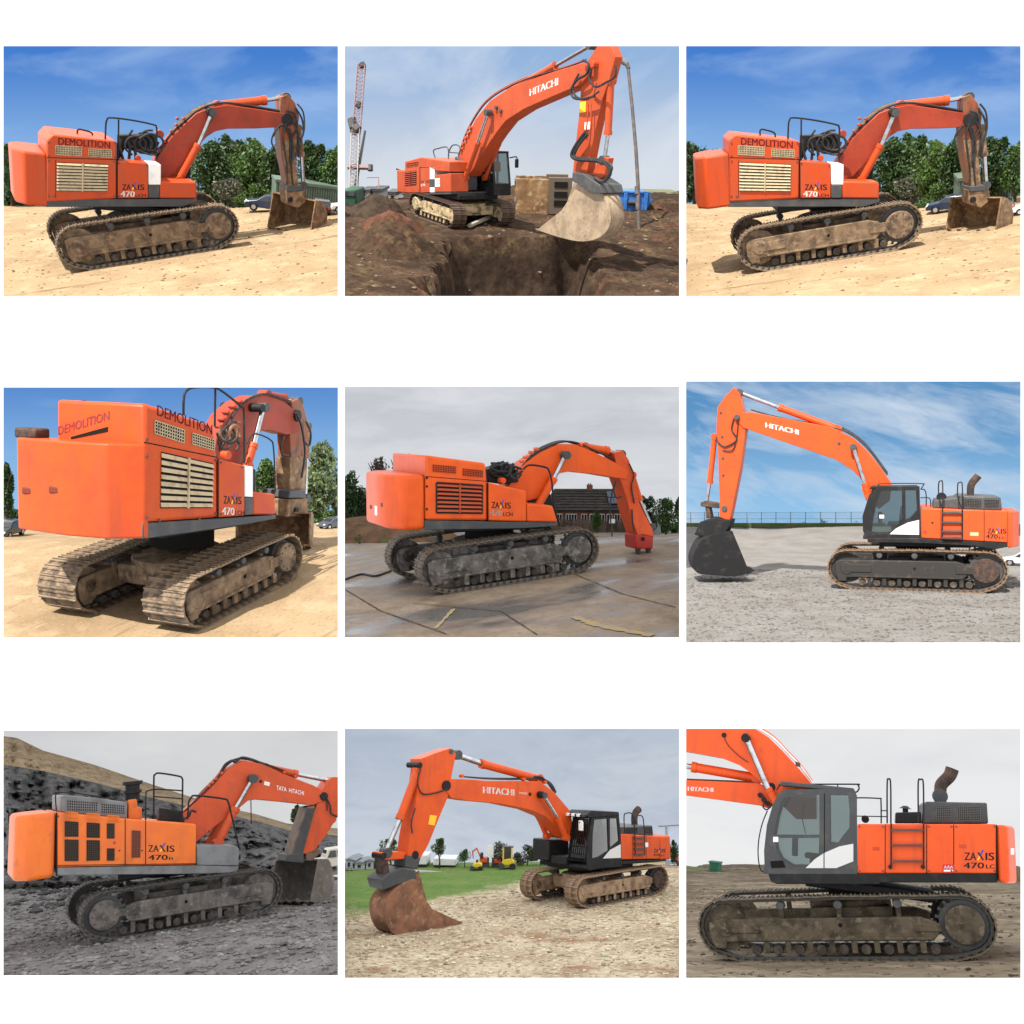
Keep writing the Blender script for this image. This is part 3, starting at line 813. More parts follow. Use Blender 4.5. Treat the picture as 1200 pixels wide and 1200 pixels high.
def block(P, uv0, uv1, hgt, depth, mat, name, label, cat=None, kind=None, group=None, bevel=.02, lift=0., part=None, trim=False):
    """upright box standing on the ground between two photo points, hgt zoom pixels tall"""
    a = P.gpt(*uv0); k = P.mpp(a)
    w = (uv1[0]-uv0[0])*k
    T = P.frame(a)
    H = hgt*k
    rt = empty(name, T); tag(rt, label, cat, group, kind)
    if mat is not None:
        o = MB().box((0, 0, lift-.05*(lift == 0)), (w, depth, H)).build(part or 'body', mat, rt, bevel=bevel)
        if trim: bpy.context.view_layer.update(); P.trim(o)
    return rt, w, H, k
def undergrowth(P, u0, u1, v, h, leafm, label, n=2600, seed=1, leaf=None):
    """low tangled growth along the far edge of a yard"""
    rnd = random.Random(seed); a = P.gpt(u0, v); k = P.mpp(a); w = (u1-u0)*k; H = h*k; mb = MB(); s0 = leaf or H*.10
    for _ in range(n):
        x = rnd.uniform(0, w); top = H*(.55+.55*noise.noise(Vector((x*1.1/H, seed, 0)))+.15*noise.noise(Vector((x*4/H, seed, 2))))
        z = max(.02, top)*rnd.random()**.7; p = Vector((x, rnd.uniform(-.5, .9)*H*.5, z))
        u = Vector((rnd.gauss(0, 1), rnd.gauss(0, 1), rnd.gauss(0, .7))).normalized(); q = u.orthogonal(); q.rotate(Matrix.Rotation(rnd.random()*6.28, 3, u)); q = q.normalized(); r = u.cross(q); s = s0*rnd.uniform(.6, 1.4)
        mb.add([p-q*s, p+r*s*.5, p+q*s, p-r*s*.5], [(0, 1, 2, 3)])
    return tag(mb.build('undergrowth', leafm, None, P.frame(a), smooth=False), label, None, None, 'stuff')
# ---------------------------------------------------------------- more machine parts
def ptx(P, u, v, x):                                  # point of the machine's plane x
    o = P.Mi @ Vector((0, 0, 0)); d = P.Mi.to_3x3() @ P.ray(u, v)
    return o+d*((x-o.x)/d.x)
def text3(parent, body, A, B, C, n, mat, bold=.022):
    me = text_mesh(body, bold)
    xs = [v.co.x for v in me.vertices]; h = max(v.co.y for v in me.vertices); x0 = min(xs); w = max(xs)-x0
    for v in me.vertices: v.co = A+(B-A)*((v.co.x-x0)/w)+(C-A)*(v.co.y/h)+n*.006
    me.materials.clear(); me.materials.append(mat)
    o = bpy.data.objects.new('lettering', me); COL.objects.link(o); o.parent = parent
CABGLASS = glass('cab_glass'); DARKGLASS = glass('dark_cab_glass', (.10, .125, .12), .04)
SEAT = surf('seat_fabric', (.03, .03, .033), [((.06, .06, .06), 5, .4, .6)], rough=.9)
def cab_rest(e, poly, yn, W, holes, mat=DARK, panes=True, front_bars=False, x_front=None, far_holes=True, pane=None):
    """cab whose near wall is `poly` with openings `holes`; the far wall repeats it W further in"""
    near = e.holed('cab', poly, holes, yn, .07, mat)
    e.holed('cab_wall', poly, holes if far_holes else [], yn, .07, mat, near, mirror=yn-W+.07)
    q = e.poly(poly, yn); zt = max(p[1] for p in q); zb = min(p[1] for p in q)
    top = [p for p in q if p[1] > zt-.22*(zt-zb)]; bot = [p for p in q if p[1] < zb+.25*(zt-zb)]
    xa, xb = min(p[0] for p in top), max(p[0] for p in top)
    y0, y1 = e.ns*(yn-.01), e.ns*(yn-W+.01)
    MB().prism([(xa+.02, zt-.10), (xb-.02, zt-.10), (xb-.06, zt+.012), (xa+.08, zt+.012)], y0, y1).build('cab_roof', mat, near, bevel=.03)
    xc, xd = min(p[0] for p in bot), max(p[0] for p in bot)
    MB().prism([(xc, zb-.002), (xd, zb-.002), (xd, zb+.14), (xc, zb+.14)], y0, y1).build('cab_floor', mat, near, bevel=.02)
    if panes:
        for h in holes:
            for yy in (yn-.035, yn-W+.035):
                e2 = e.poly(h, yn)
                MB().add([(p[0], e.ns*yy, p[1]) for p in e2], [tuple(range(len(e2)))]).build('window_pane', pane or CABGLASS, near, smooth=False)
    # seat
    xm = (xc+xd)/2-.1; ym = e.ns*(yn-W/2)
    s = MB().box((xm-.25, ym-.25, zb+.5), (xm+.25, ym+.25, zb+.64)).build('seat', SEAT, near, bevel=.05)
    MB().prism([(xm-.28, zb+.6), (xm-.14, zb+.6), (xm-.22, zb+1.25), (xm-.34, zb+1.25)], ym-.24, ym+.24).build('seat_back', SEAT, s, bevel=.05)
    MB().box((xm-.12, ym-.12, zb+.1), (xm+.12, ym+.12, zb+.52)).build('seat_post', DARK, s)
    MB().box((xm+.45, ym-.3, zb+.5), (xm+.6, ym-.12, zb+1.0)).build('console', DARK, s, bevel=.03)
    # front: pillars and screen
    fr = [p for p in q if p[0] > max(a[0] for a in q)-.45*(max(a[0] for a in q)-min(a[0] for a in q))]
    a = max((p for p in q if p[1] > zt-.3*(zt-zb)), key=lambda p: p[0]); b = max((p for p in q if p[1] < zb+.45*(zt-zb)), key=lambda p: p[0])
    MB().add([(a[0]-.03, y0, a[1]-.1), (a[0]-.03, y1, a[1]-.1), (b[0]-.03, y1, b[1]), (b[0]-.03, y0, b[1])], [(0, 1, 2, 3)]).build('windscreen', pane or CABGLASS, near, smooth=False)
    for t in ((0, .03), (.97, 1.)):
        pa = Vector((b[0]-.02, 0, b[1])); 
    if front_bars:
        for k in range(9):
            y = y0+(y1-y0)*(k+.5)/9
            MB().tube([(a[0]+.05, y, a[1]-.05), (b[0]+.07, y, b[1]-.1)], .014, 5).build('guard_bar', BLACK, near)
        for k in range(7):
            t = k/6; x = a[0]+(b[0]-a[0])*t+.06; z = a[1]-.05+(b[1]-.05-a[1])*t
            MB().tube([(x, y0, z), (x, y1, z)], .018, 5).build('guard_bar', BLACK, near)
    return near
def ladder(e, l0, l1, r0, r1, vs, yn, r=.022, loop=None):
    """step ladder: two stiles (photo points top/bottom) and rungs at the given heights"""
    a = e.tube('ladder', [l0, l1], yn+.07, r, BLACK, smooth=False)
    e.tube('ladder_stile', [r0, r1], yn+.07, r, BLACK, parent=a, smooth=False)
    for v in vs:
        t = (v-l0[1])/(l1[1]-l0[1]); ul = l0[0]+(l1[0]-l0[0])*t; t = (v-r0[1])/(r1[1]-r0[1]); ur = r0[0]+(r1[0]-r0[0])*t
        e.prism('ladder_rung', [(ul, v-3), (ur, v-3), (ur, v+3), (ul, v+3)], yn+.11, .10, mat=DARK, parent=a, bevel=0)
    if loop:
        for pts in loop: e.tube('grab_rail', pts, yn+.03, r, BLACK, parent=a)
    return a
def exhaust(e, pts, yn, r, mat, cap=None):
    p = smooth_path([e.P.pt(q[0], q[1], e.ns*yn) for q in pts])
    o = MB().tube(p, r, 14, r*1.12, cap=False).build('exhaust_pipe', mat, e.root)
    MB().tube([p[-2]*.6+p[-1]*.4, p[-1]+(p[-1]-p[-2])*.02], r*1.0, 14).build('exhaust_mouth', DARKNESS, o)
    return o
RUSTY = surf('rust_brown', (.085, .045, .03), [((.03, .021, .018), 4, .36, .56), ((.11, .065, .045), 7, .56, .74)], rough=.8, bump=.2)
# ---------------------------------------------------------------- demolition machine on a sandy yard (twice in the grid)
ORANGE_FADED = paint('paint_faded_orange', (.42, .05, .008), amt=.32, fade=(.36, .058, .018))
ORANGE_PINK = paint('paint_salmon', (.28, .037, .016), dirt=(.10, .055, .035), amt=.5, fade=(.20, .027, .012))
MUDSTEEL = surf('mud_steel', (.17, .115, .07), [((.07, .045, .03), 2.5, .42, .62), ((.26, .18, .11), 5, .5, .7)], rough=.8, bump=.3, bscale=14)
SHOE_SAND = surf('shoe_sand', (.20, .14, .088), [((.06, .042, .03), 4, .42, .6)], rough=.75, bump=.2)
RUST_MUD = surf('rust_mud', (.21, .125, .065), [((.10, .055, .03), 3, .4, .6), ((.31, .21, .12), 6, .5, .7)], rough=.8, bump=.3)
BEIGE = surf('slat_beige', (.42, .33, .20), [((.2, .15, .09), 6, .5, .75)], rough=.6)
REDTXT = surf('red_lettering', (.13, .003, .012), rough=.5)
BLACKTXT = surf('black_lettering', (.012, .012, .012), rough=.5)
WHITETXT = surf('white_lettering', (.75, .75, .74), rough=.5)
BLUETXT = surf('blue_lettering', (.02, .05, .4), rough=.5)
YELTXT = surf('yellow_lettering', (.8, .45, .02), rough=.5)
SAND = surf('sand', (.27, .195, .117), [((.21, .148, .086), .35, .40, .62), ((.33, .245, .155), 1.1, .5, .7), ((.13, .083, .045), 5.0, .55, .75, (1, 3, 1)), ((.29, .20, .115), 16, .54, .7), ((.12, .08, .045), .8, .6, .74, (.25, 2.2, 1))], rough=.95, bump=.6, bscale=9)
def zaxis(e, x0, x1, base, hgt, yn, rise=0, m=BLACKTXT):
    """six letters, the x in two colours"""
    w = x1-x0; f = lambda t: (x0+w*t, base+rise*t)
    e.text('ZA', f(0), f(.40), hgt, yn, m)
    A, B = e.P.pt(*f(.42), e.ns*yn), e.P.pt(*f(.66), e.ns*yn)
    u = e.P.pt(f(.42)[0], f(.42)[1]-hgt*1.35, e.ns*yn)-A; d = B-A; n = Vector((0, e.ns*.004, 0))
    q = lambda a, b: A+d*a+u*b+n
    MB().add([q(.0, 0), q(.26, 0), q(.58, .44), q(.45, .62)], [(0, 1, 2, 3)]).build('emblem', YELTXT, e.root, smooth=False)
    MB().add([q(.45, .62), q(.58, .44), q(1.0, 1.0), q(.74, 1.0)], [(0, 1, 2, 3)]).build('emblem', BLUETXT, e.root, smooth=False)
    n = Vector((0, e.ns*.007, 0))
    MB().add([q(.02, .76), q(.30, .76), q(1.0, 0), q(.72, 0)], [(0, 1, 2, 3)]).build('emblem', m, e.root, smooth=False)
    e.text('IS', f(.70), f(1), hgt, yn, m)
def site_sand(ox, tagline):
    P = Site((ox, 50), (ox+4, 54, ox+396, 347), (515, 690), 34.0, 10.5, 5.5, .55, 0, 1.25, -1, 62)
    e = Exc(P, 'faded orange demolition excavator on sand, '+tagline, ORANGE_FADED)
    e.zbase = e.xzs((400, 577), 1.6)[1]
    e.tracks((250, 812), (800, 724), (195, 700), (843, 665), (500, 607), 1.8, .62, SHOE_SAND, MUDSTEEL, drive='front')
    # house
    e.counterweight((163, 390), (163, 577), 1.6, (48, 480), 1.58, cham=(.28, .5), corner=.08)
    hood = e.prism('engine_housing', [(163, 345), (185, 322), (410, 346), (410, 548), (163, 560)], 1.6, 3.2, bevel=.05)
    e.prism('pump_door', [(412, 415), (521, 424), (521, 546), (412, 547)], 1.605, 1.0, bevel=.03)
    e.prism('fuel_door_top', [(522, 424), (566, 428), (566, 500), (522, 500)], 1.6, 1.0, mat=WHITE, bevel=.03)
    e.prism('fuel_door_foot', [(522, 501), (560, 501), (560, 546), (522, 546)], 1.6, 1.0, mat=DARK, bevel=.02)
    e.prism('tool_box', [(561, 487), (690, 490), (692, 548), (561, 547)], 1.6, 1.05, bevel=.05)
    e.prism('skirt', [(158, 550), (693, 549), (692, 560), (640, 577), (160, 578)], 1.57, 3.1, mat=DARK, bevel=.02)
    e.prism('left_deck', [(412, 430), (640, 438), (640, 546), (412, 547)], -.6, 1.0, mat=DARK, bevel=.03)
    e.seam((412, 352), (412, 546), 1.6, .02); e.seam((165, 404), (410, 411), 1.6, .012); e.seam((196, 412), (196, 545), 1.6, .008)
    g = e.grille([(200, 420), (380, 428), (378, 523), (199, 521)], 9, 1.6, BEIGE, th=.62)
    e.vent([(195, 362), (287, 367), (286, 398), (195, 393)], 16, 4, 1.6, BEIGE)
    e.vent([(312, 373), (392, 377), (392, 403), (312, 399)], 14, 4, 1.6, BEIGE)
    e.text('DEMOLITION', (205, 358), (387, 371), 24, 1.6, REDTXT, hood)
    zaxis(e, 429, 508, 518, 20, 1.605)
    e.text('470', (424, 541), (474, 542), 20, 1.605, WHITETXT); e.text('LCH', (476, 542), (513, 542), 11, 1.605, BLACKTXT)
    e.tube('handrail', [(370, 345), (372, 290), (376, 272), (388, 264), (460, 272), (538, 288), (550, 298), (551, 330), (549, 412)], 1.45, .028, BLACK)
    e.tube('handrail', [(417, 270), (416, 415)], 1.45, .026, BLACK, smooth=False)
    e.tube('handrail', [(273, 332), (274, 306), (300, 309), (318, 315), (325, 322), (325, 338)], .3, .028, BLACK)
    # hoses and gear on the deck
    rnd = random.Random(3)
    for k in range(9):
        a = rnd.uniform(0, 6.28); cx, cy, rx, ry = 505+rnd.uniform(-30, 30), 352+rnd.uniform(-14, 14), rnd.uniform(28, 48), rnd.uniform(20, 40)
        e.tube('hydraulic_hose', [(cx+rx*math.cos(a+t), cy+ry*math.sin(a+t)) for t in (0, 1, 2, 3, 4, 5)], rnd.uniform(.3, .8), .035, RUBBER)
    for u in (425, 445, 470): e.tube('hydraulic_hose', [(u, 330+rnd.uniform(0, 15)), (u+rnd.uniform(-6, 12), 370), (u+8, 412)], .7, .05, RUBBER)
    e.prism('valve_block', [(418, 325), (548, 322), (552, 400), (440, 372), (420, 412)], .55, .5, mat=BLACK, bevel=.03)
    e.boss('beacon', (487, 406), .9, .09, .2, e.paint); e.boss('beacon', (563, 322), .5, .13, .3, ORANGE_PINK)
    # cab on the far side, seen between boom and deck
    cab = e.prism('cab', [(566, 500), (560, 432), (600, 385), (655, 395), (672, 440), (668, 500)], -.55, 1.0, mat=BLACK, bevel=.05)
    e.prism('cab_window', [(585, 470), (590, 410), (640, 410), (655, 470)], -.54, .03, mat=CARGLASS, parent=cab, bevel=0)
    # boom
    boom = e.prism('boom', [(535, 440), (560, 392), (600, 335), (645, 290), (690, 248), (740, 229), (800, 219), (900, 233), (1000, 249), (1014, 272), (992, 297), (900, 302), (800, 303), (757, 312), (727, 331), (690, 372), (640, 427), (592, 478), (545, 482)], .40, .8, mat=ORANGE_PINK, bevel=.02)
    for k in range(5):
        o = k*5; e.tube('boom_pipe', [(548+k*3, 400-o), (600+k*3, 322-o), (648, 278-o*.7), (695, 238-o*.5), (760, 214-k), (830, 214+k), (985, 240+k*2)], .28-.14*k, .035, RUST_MUD if k % 2 else RUBBER)
    for (u, v) in ((560, 378), (580, 348), (605, 312), (622, 290), (648, 268), (625, 268)): e.boss('pipe_clamp', (u, v), .40, .05, .22, ORANGE_PINK)
    e.ram('boom_cylinder', (628, 485), (698, 358), (746, 246), .58, .12, ORANGE_FADED, twin=-.58)
    e.boss('pin_boss', (746, 246), .72, .15, 1.44, BLACK)
    e.ram('arm_cylinder', (765, 222), (936, 202), (1003, 192), .05, .15, ORANGE_FADED, rr=.07)
    # arm, hoses, hitch, bucket
    arm = e.prism('arm', [(986, 192), (1012, 181), (1038, 212), (1052, 260), (1045, 330), (1042, 430), (1050, 528), (1014, 536), (1004, 470), (990, 400), (982, 310), (986, 250)], .36, .72, mat=paint('paint_arm_dirty', (.25, .06, .025), dirt=(.14, .085, .045), amt=1.05, fade=(.2, .06, .03)), bevel=.02)
    e.prism('arm_guard', [(988, 345), (1044, 340), (1043, 430), (1050, 505), (1010, 508), (1002, 440)], .385, .77, mat=RUST_MUD, bevel=.02)
    for pts in ([(1006, 285), (996, 330), (1002, 380), (1010, 450), (1008, 500)], [(1018, 300), (1030, 360), (1024, 430), (1030, 500)], [(1045, 215), (1066, 245), (1070, 300), (1060, 340), (1050, 400)], [(980, 296), (962, 320), (955, 350), (968, 380)]): e.tube('hydraulic_hose', pts, .44, .03, RUBBER)
    e.bolts([(172, 352), (172, 398), (404, 352), (404, 404), (172, 540), (190, 540), (402, 540), (172, 416), (402, 418)], 1.6); e.bolts([(418, 424), (515, 432), (418, 540)], 1.605)
    e.boss('pin_boss', (1012, 270), .46, .22, .92, BLACK)
    e.ram('bucket_cylinder', (1047, 300), (1060, 400), (1066, 500), .1, .12, RUST_MUD)
    for k, pts in enumerate(([(960, 330), (975, 300), (1000, 290), (1020, 340), (1018, 420)], [(1010, 240), (1035, 250), (1044, 300), (1020, 350), (1024, 430)], [(1040, 230), (1062, 270), (1066, 320), (1052, 345)], [(1002, 300), (1030, 280), (1050, 330), (1040, 400)])):
        e.tube('hydraulic_hose', pts, .42, .035, RUBBER)
    e.prism('hitch', [(1004, 518), (1062, 512), (1075, 560), (1050, 582), (1008, 570)], .42, .84, mat=RUST_MUD, bevel=.03)
    e.boss('hitch_pin', (1022, 552), .5, .10, 1.0, BLACK); e.prism('hitch_collar', [(1006, 505), (1062, 500), (1064, 522), (1008, 526)], .46, .92, mat=DARK, bevel=.03)
    bk = e.bucket([(1030, 676), (1060, 690), (1100, 684), (1130, 660), (1138, 620), (1125, 585), (1098, 560), (1060, 552)], .95, 1.9, RUST_MUD, 5, yaw=40, tooth=.18)
    # ground and sky
    P.set_far(556, 37, 12, lambda x, y: .03*noise.noise(Vector((x*.35, y*.35, ox*.01)))*(1 if abs(y) < 4 else 2))
    P.ground('sand_ground', SAND, rough=.018, label='pale trampled sand of the yard')
    sm = skymat('sky_blue', (60, 122, 206), (158, 200, 240), (168, 198, 237), .48, .80, scale=.09, stretch=(.8, 1, 2.4), z0=4.5, z1=18, seed=3.1)
    P.sky(sm)
    undergrowth(P, 5, 190, 564, 60, DARKLEAF, 'dark growth along the yard edge by the tail, '+tagline, 2200, 3)
    undergrowth(P, 680, 1195, 563, 85, DARKLEAF, 'dark growth under the trees, '+tagline, 6500, 4)
    b = [P.gpt(15, 885), P.gpt(1185, 885), P.gpt(15, 600), P.gpt(1185, 600)]
    P.scatter('pebbles', surf('sand_pebble', (.20, .14, .08), [((.12, .09, .06), 4, .45, .65)], rough=.95, island=.8), 2200, .015, .07, (min(p.x for p in b), max(p.x for p in b), min(p.y for p in b), max(p.y for p in b)), 'small pebbles on the sand, '+tagline, 8)
    g1 = 'trees behind the sandy yard'
    for i, (u, v, top, w, m) in enumerate(((40, 566, 345, 190, DARKLEAF), (115, 564, 372, 110, GREENLEAF), (735, 566, 330, 170, DARKLEAF), (800, 560, 308, 190, DARKLEAF), (880, 562, 312, 180, GREENLEAF), (960, 562, 330, 150, DARKLEAF), (1090, 562, 335, 180, DARKLEAF), (1165, 560, 350, 130, GREENLEAF))):
        tree(P, (u, v), top, w, m, '', seed=20+i, n=3600, trunk=.1, group=g1)['label'] = ['dark broad tree behind the tail', 'small lighter tree beside the tail', 'dark tree just beyond the boom foot', 'tallest dark tree under the boom', 'mid green tree under the boom tip', 'dark tree just before the arm', 'dark tree behind the green container', 'lighter tree past the container end'][i]+', '+tagline
    for i, (u, v, top, w, m) in enumerate(((720, 566, 478, 95, GREENLEAF), (800, 568, 446, 150, DULLLEAF), (905, 566, 470, 120, GREENLEAF), (850, 572, 520, 80, GREENLEAF), (770, 570, 545, 150, PALELEAF))):
        tree(P, (u, v), top, w, m, ['bright green bush by the boom cylinders', 'rounded olive bush below the trees', 'mid green bush near the dark car', 'low green bush before the olive one', 'low pale weeds along the yard edge'][i]+', '+tagline, name='bush', cat='bush', group='bushes along the sandy yard', seed=40+i, n=1700, trunk=0.0, lobes=9)
    rt, w, H, k = block(P, (966, 573), (1188, 573), 90, 2.0, None, 'shipping_container', 'long green container behind the bucket, '+tagline, 'container')
    cg = surf('container_green', (.075, .11, .085), [((.05, .07, .05), 2, .45, .7)], rough=.6)
    MB().box((0, .05, .05), (w, 2, H)).build('body', cg, rt, bevel=.02)
    nr = 26
    for i in range(nr): MB().box((w*(i+.2)/nr, 0, .12), (w*(i+.65)/nr, .05, H-.1)).build('wall_rib', cg, rt)
    MB().box((-.03, -.02, H-.1), (w+.03, 2.03, H+.02)).build('roof_rail', cg, rt)
    car(P, (945, 592), 165, 172, (.012, .02, .045), 'dark blue car half behind the bucket, '+tagline, group='cars by the container')
    car(P, (1128, 598), 150, 85, (.012, .012, .014), 'black car parked beyond the bucket, '+tagline, group='cars by the container')
    car(P, (1222, 598), 130, 183, (.6, .6, .6), 'white car cut off past the container, '+tagline, group='cars by the container')
    P.finish()
site_sand(0, 'above the machine seen tail first')
site_sand(800, 'above the machine with black bucket')
# ---------------------------------------------------------------- machine seen tail first on the sandy yard
def site_tail():
    P = Site((0, 450), (4, 454, 396, 747), (640, 690), 22.8, 49, 7.0, 1., 0, 1.0, -1, 44)
    ORANGE_SUN = paint('paint_bright_orange', (.44, .06, .008), dirt=(.16, .06, .03), amt=.25, fade=(.40, .045, .012))
    tl = 'seen tail first'
    e = Exc(P, 'demolition excavator seen tail first, counterweight and one track looming large', ORANGE_SUN)
    e.zbase = e.xzs((505, 540), 1.6)[1]
    e.tracks((692, 876), (1035, 692), (648, 800), (1064, 600), (850, 606), 2.05, 1.1, SHOE_SAND, MUDSTEEL, drive='front', npitch=.24)
    e.counterweight((507, 212), (507, 544), 1.6, (380, 400), 1.6, cham=(.5, .5), corner=.13, far=1.85, ridge=.16, fwd=.14)
    hood = e.prism('engine_housing', [(508, 66), (752, 148), (766, 262), (767, 470), (508, 488)], 1.6, 2.35, bevel=.09)
    e.prism('pump_door', [(769, 264), (861, 286), (861, 463), (769, 469)], 1.605, 1.0, bevel=.03)
    e.prism('fuel_door_top', [(862, 286), (890, 291), (890, 398), (862, 396)], 1.6, .9, mat=WHITE, bevel=.02)
    e.prism('fuel_door_foot', [(862, 398), (890, 400), (890, 459), (862, 462)], 1.6, .9, mat=DARK, bevel=.02)
    e.prism('tool_box', [(891, 378), (967, 386), (970, 458), (891, 460)], 1.6, 1.0, bevel=.04)
    e.prism('skirt', [(503, 489), (970, 460), (970, 474), (880, 492), (690, 520), (503, 545)], 1.57, 3.1, mat=DARK, bevel=.02)
    e.prism('left_deck', [(769, 270), (900, 300), (900, 440), (769, 462)], -.6, 1.0, mat=DARK, bevel=.03)
    e.seam((767, 262), (767, 470), 1.6, .016); e.seam((508, 205), (764, 258), 1.6, .012)
    e.grille([(566, 238), (748, 279), (744, 436), (563, 437)], 8, 1.6, BEIGE, th=.62)
    e.vent([(543, 128), (647, 162), (645, 207), (543, 173)], 12, 4, 1.6, BEIGE); e.vent([(676, 172), (753, 196), (752, 233), (676, 211)], 10, 4, 1.6, BEIGE)
    e.text('DEMOLITION', (552, 110), (746, 178), 38, 1.6, REDTXT)
    zaxis(e, 786, 849, 420, 27, 1.605, 3); e.text('470', (780, 459), (824, 461), 27, 1.605, WHITETXT); e.text('LCH', (826, 460), (858, 461), 16, 1.605, BLACKTXT)
    # tie-down openings and stencil on the rear faces
    xr = e.cwx
    for u, v in ((85, 376), (192, 372)):
        p = ptx(P, u, v, xr-.1); yy = -p.y; rx = xr-.16*(max(0, 1-abs(yy-.15)/(.95 if yy > .15 else 1.5))); MB().box((rx-.02, p.y-.14, p.z-.08), (rx+.05, p.y+.14, p.z+.08)).build('tie_opening', surf('dark_opening', (.12, .02, .01), rough=.7), e.root, bevel=.05)  # dark boxes stand in for the shade inside the holes
    xh = e.P.pt(508, 200, -1.6).x; nrm = Vector((-1, 0, 0))
    FAINT = surf('faint_lettering', (.30, .05, .05), rough=.6)
    A, B, C = ptx(P, 205, 180, xh), ptx(P, 385, 125, xh), ptx(P, 205, 150, xh); text3(hood, 'DEMOLITION', A, B, C, nrm, FAINT)
    A, B = ptx(P, 250, 186, xh), ptx(P, 380, 150, xh); hz = (ptx(P, 372, 168, xh)-ptx(P, 372, 150, xh))
    q = MB().add([A+nrm*.008, B+nrm*.008, B+hz+nrm*.008, A+hz*.5+nrm*.008], [(0, 1, 2, 3)]); q.build('rear_vent', DARKNESS, hood, smooth=False)
    # on top: flap of the exhaust, lamp box, rails
    exhaust(e, [(300, 130), (295, 95), (283, 68)], -.3, .12, BLACK)
    zt = e.cwz[1]; MB().box((xr+.15, 1.0, zt-.02), (xr+.55, 1.6, zt+.2)).build('lamp_box', RUSTY, e.root, bevel=.05)
    e.tube('handrail', [(645, 110), (646, 55), (655, 25), (685, 12), (750, 12), (790, 32), (845, 78), (857, 100), (858, 280)], 1.35, .028, BLACK)
    e.tube('handrail', [(757, 14), (755, 150)], 1.35, .026, BLACK, smooth=False)
    e.tube('handrail', [(868, 210), (885, 182), (905, 176), (950, 196), (962, 230), (968, 380)], 1.3, .02, BLACK)
    e.prism('cab', [(800, 300), (800, 200), (840, 150), (890, 160), (890, 300)], -.6, .9, mat=BLACK, bevel=.05)
    boom = e.prism('boom', [(752, 260), (765, 172), (800, 110), (850, 66), (900, 42), (945, 42), (1000, 60), (1058, 112), (1056, 168), (1010, 178), (960, 164), (925, 160), (897, 190), (878, 262), (830, 300)], .26, .52, mat=ORANGE_PINK, bevel=.02)
    for k in range(5):
        e.tube('boom_pipe', [(775+k*4, 235), (800+k*3, 150), (838, 85-k*2), (880, 50-k), (940, 36+k), (1020, 62+k*2)], .28-.14*k, .035, RUST_MUD if k % 2 else RUBBER)
    for q in ((790, 125), (805, 100), (828, 80), (850, 62), (780, 150)): e.boss('pipe_clamp', q, .3, .045, .2, ORANGE_PINK)
    rnd = random.Random(8)
    for k in range(8):
        a = rnd.uniform(0, 6.28); cx, cy, rx, ry = 800+rnd.uniform(-20, 30), 190+rnd.uniform(-40, 30), rnd.uniform(18, 34), rnd.uniform(25, 50)
        e.tube('hydraulic_hose', [(cx+rx*math.cos(a+t), cy+ry*math.sin(a+t)) for t in (0, 1, 2, 3, 4)], rnd.uniform(.45, .8), .03, RUST_MUD if k % 3 == 0 else RUBBER)
    e.boss('beacon', (806, 250), .9, .10, .2, e.paint)
    e.ram('boom_cylinder', (868, 290), (893, 210), (925, 82), .5, .11, ORANGE_SUN, twin=-.5); e.boss('pin_boss', (925, 85), .64, .11, 1.28, BLACK)
    e.ram('arm_cylinder', (930, 40), (1000, 52), (1040, 62), .05, .13, ORANGE_PINK)
    e.prism('arm', [(1026, 62), (1050, 52), (1068, 76), (1082, 130), (1085, 200), (1078, 330), (1074, 422), (1014, 418), (1018, 350), (1026, 300), (1020, 180), (1030, 120)], .22, .44, mat=MATS['paint_arm_dirty'], bevel=.02)
    e.boss('pin_boss', (1050, 112), .32, .16, .64, BLACK); e.prism('arm_guard', [(1020, 260), (1082, 250), (1078, 330), (1075, 400), (1016, 400), (1020, 340)], .24, .48, mat=RUST_MUD, bevel=.02)
    e.ram('bucket_cylinder', (1076, 150), (1076, 260), (1072, 400), .1, .11, RUST_MUD)
    for pts in ([(1000, 180), (988, 215), (992, 245), (1014, 250)], [(1075, 130), (1092, 170), (1088, 215), (1072, 205)], [(1040, 100), (1060, 150), (1072, 240), (1060, 330)]): e.tube('hydraulic_hose', pts, .42, .03, RUBBER)
    e.prism('hitch_collar', [(1020, 375), (1074, 372), (1078, 400), (1016, 402)], .46, .92, mat=DARK, bevel=.03)
    e.prism('hitch', [(1014, 405), (1082, 402), (1085, 462), (1010, 468)], .44, .88, mat=RUST_MUD, bevel=.04)
    e.boss('hitch_pin', (1045, 445), .5, .09, 1.0, BLACK)
    e.bucket([(1062, 578), (1085, 586), (1112, 578), (1132, 545), (1134, 505), (1122, 470), (1100, 458), (1070, 458)], 1.0, 2.0, RUST_MUD, 5, yaw=28, tooth=.15)
    P.set_far(455, 25, 8, lambda x, y: .03*noise.noise(Vector((x*.4, y*.4, 5.))))
    P.ground('sand_ground', SAND, rough=.02, label='pale sand with tyre marks under the machine seen tail first')
    # wheel ruts pressed across the sand
    P.sky(skymat('sky_deep_blue', (52, 115, 198), (152, 198, 238), (160, 195, 236), .5, .85, scale=.09, stretch=(.8, 1, 2.0), z0=5, z1=15, seed=8.))
    g = 'trees round the yard of the machine seen tail first'
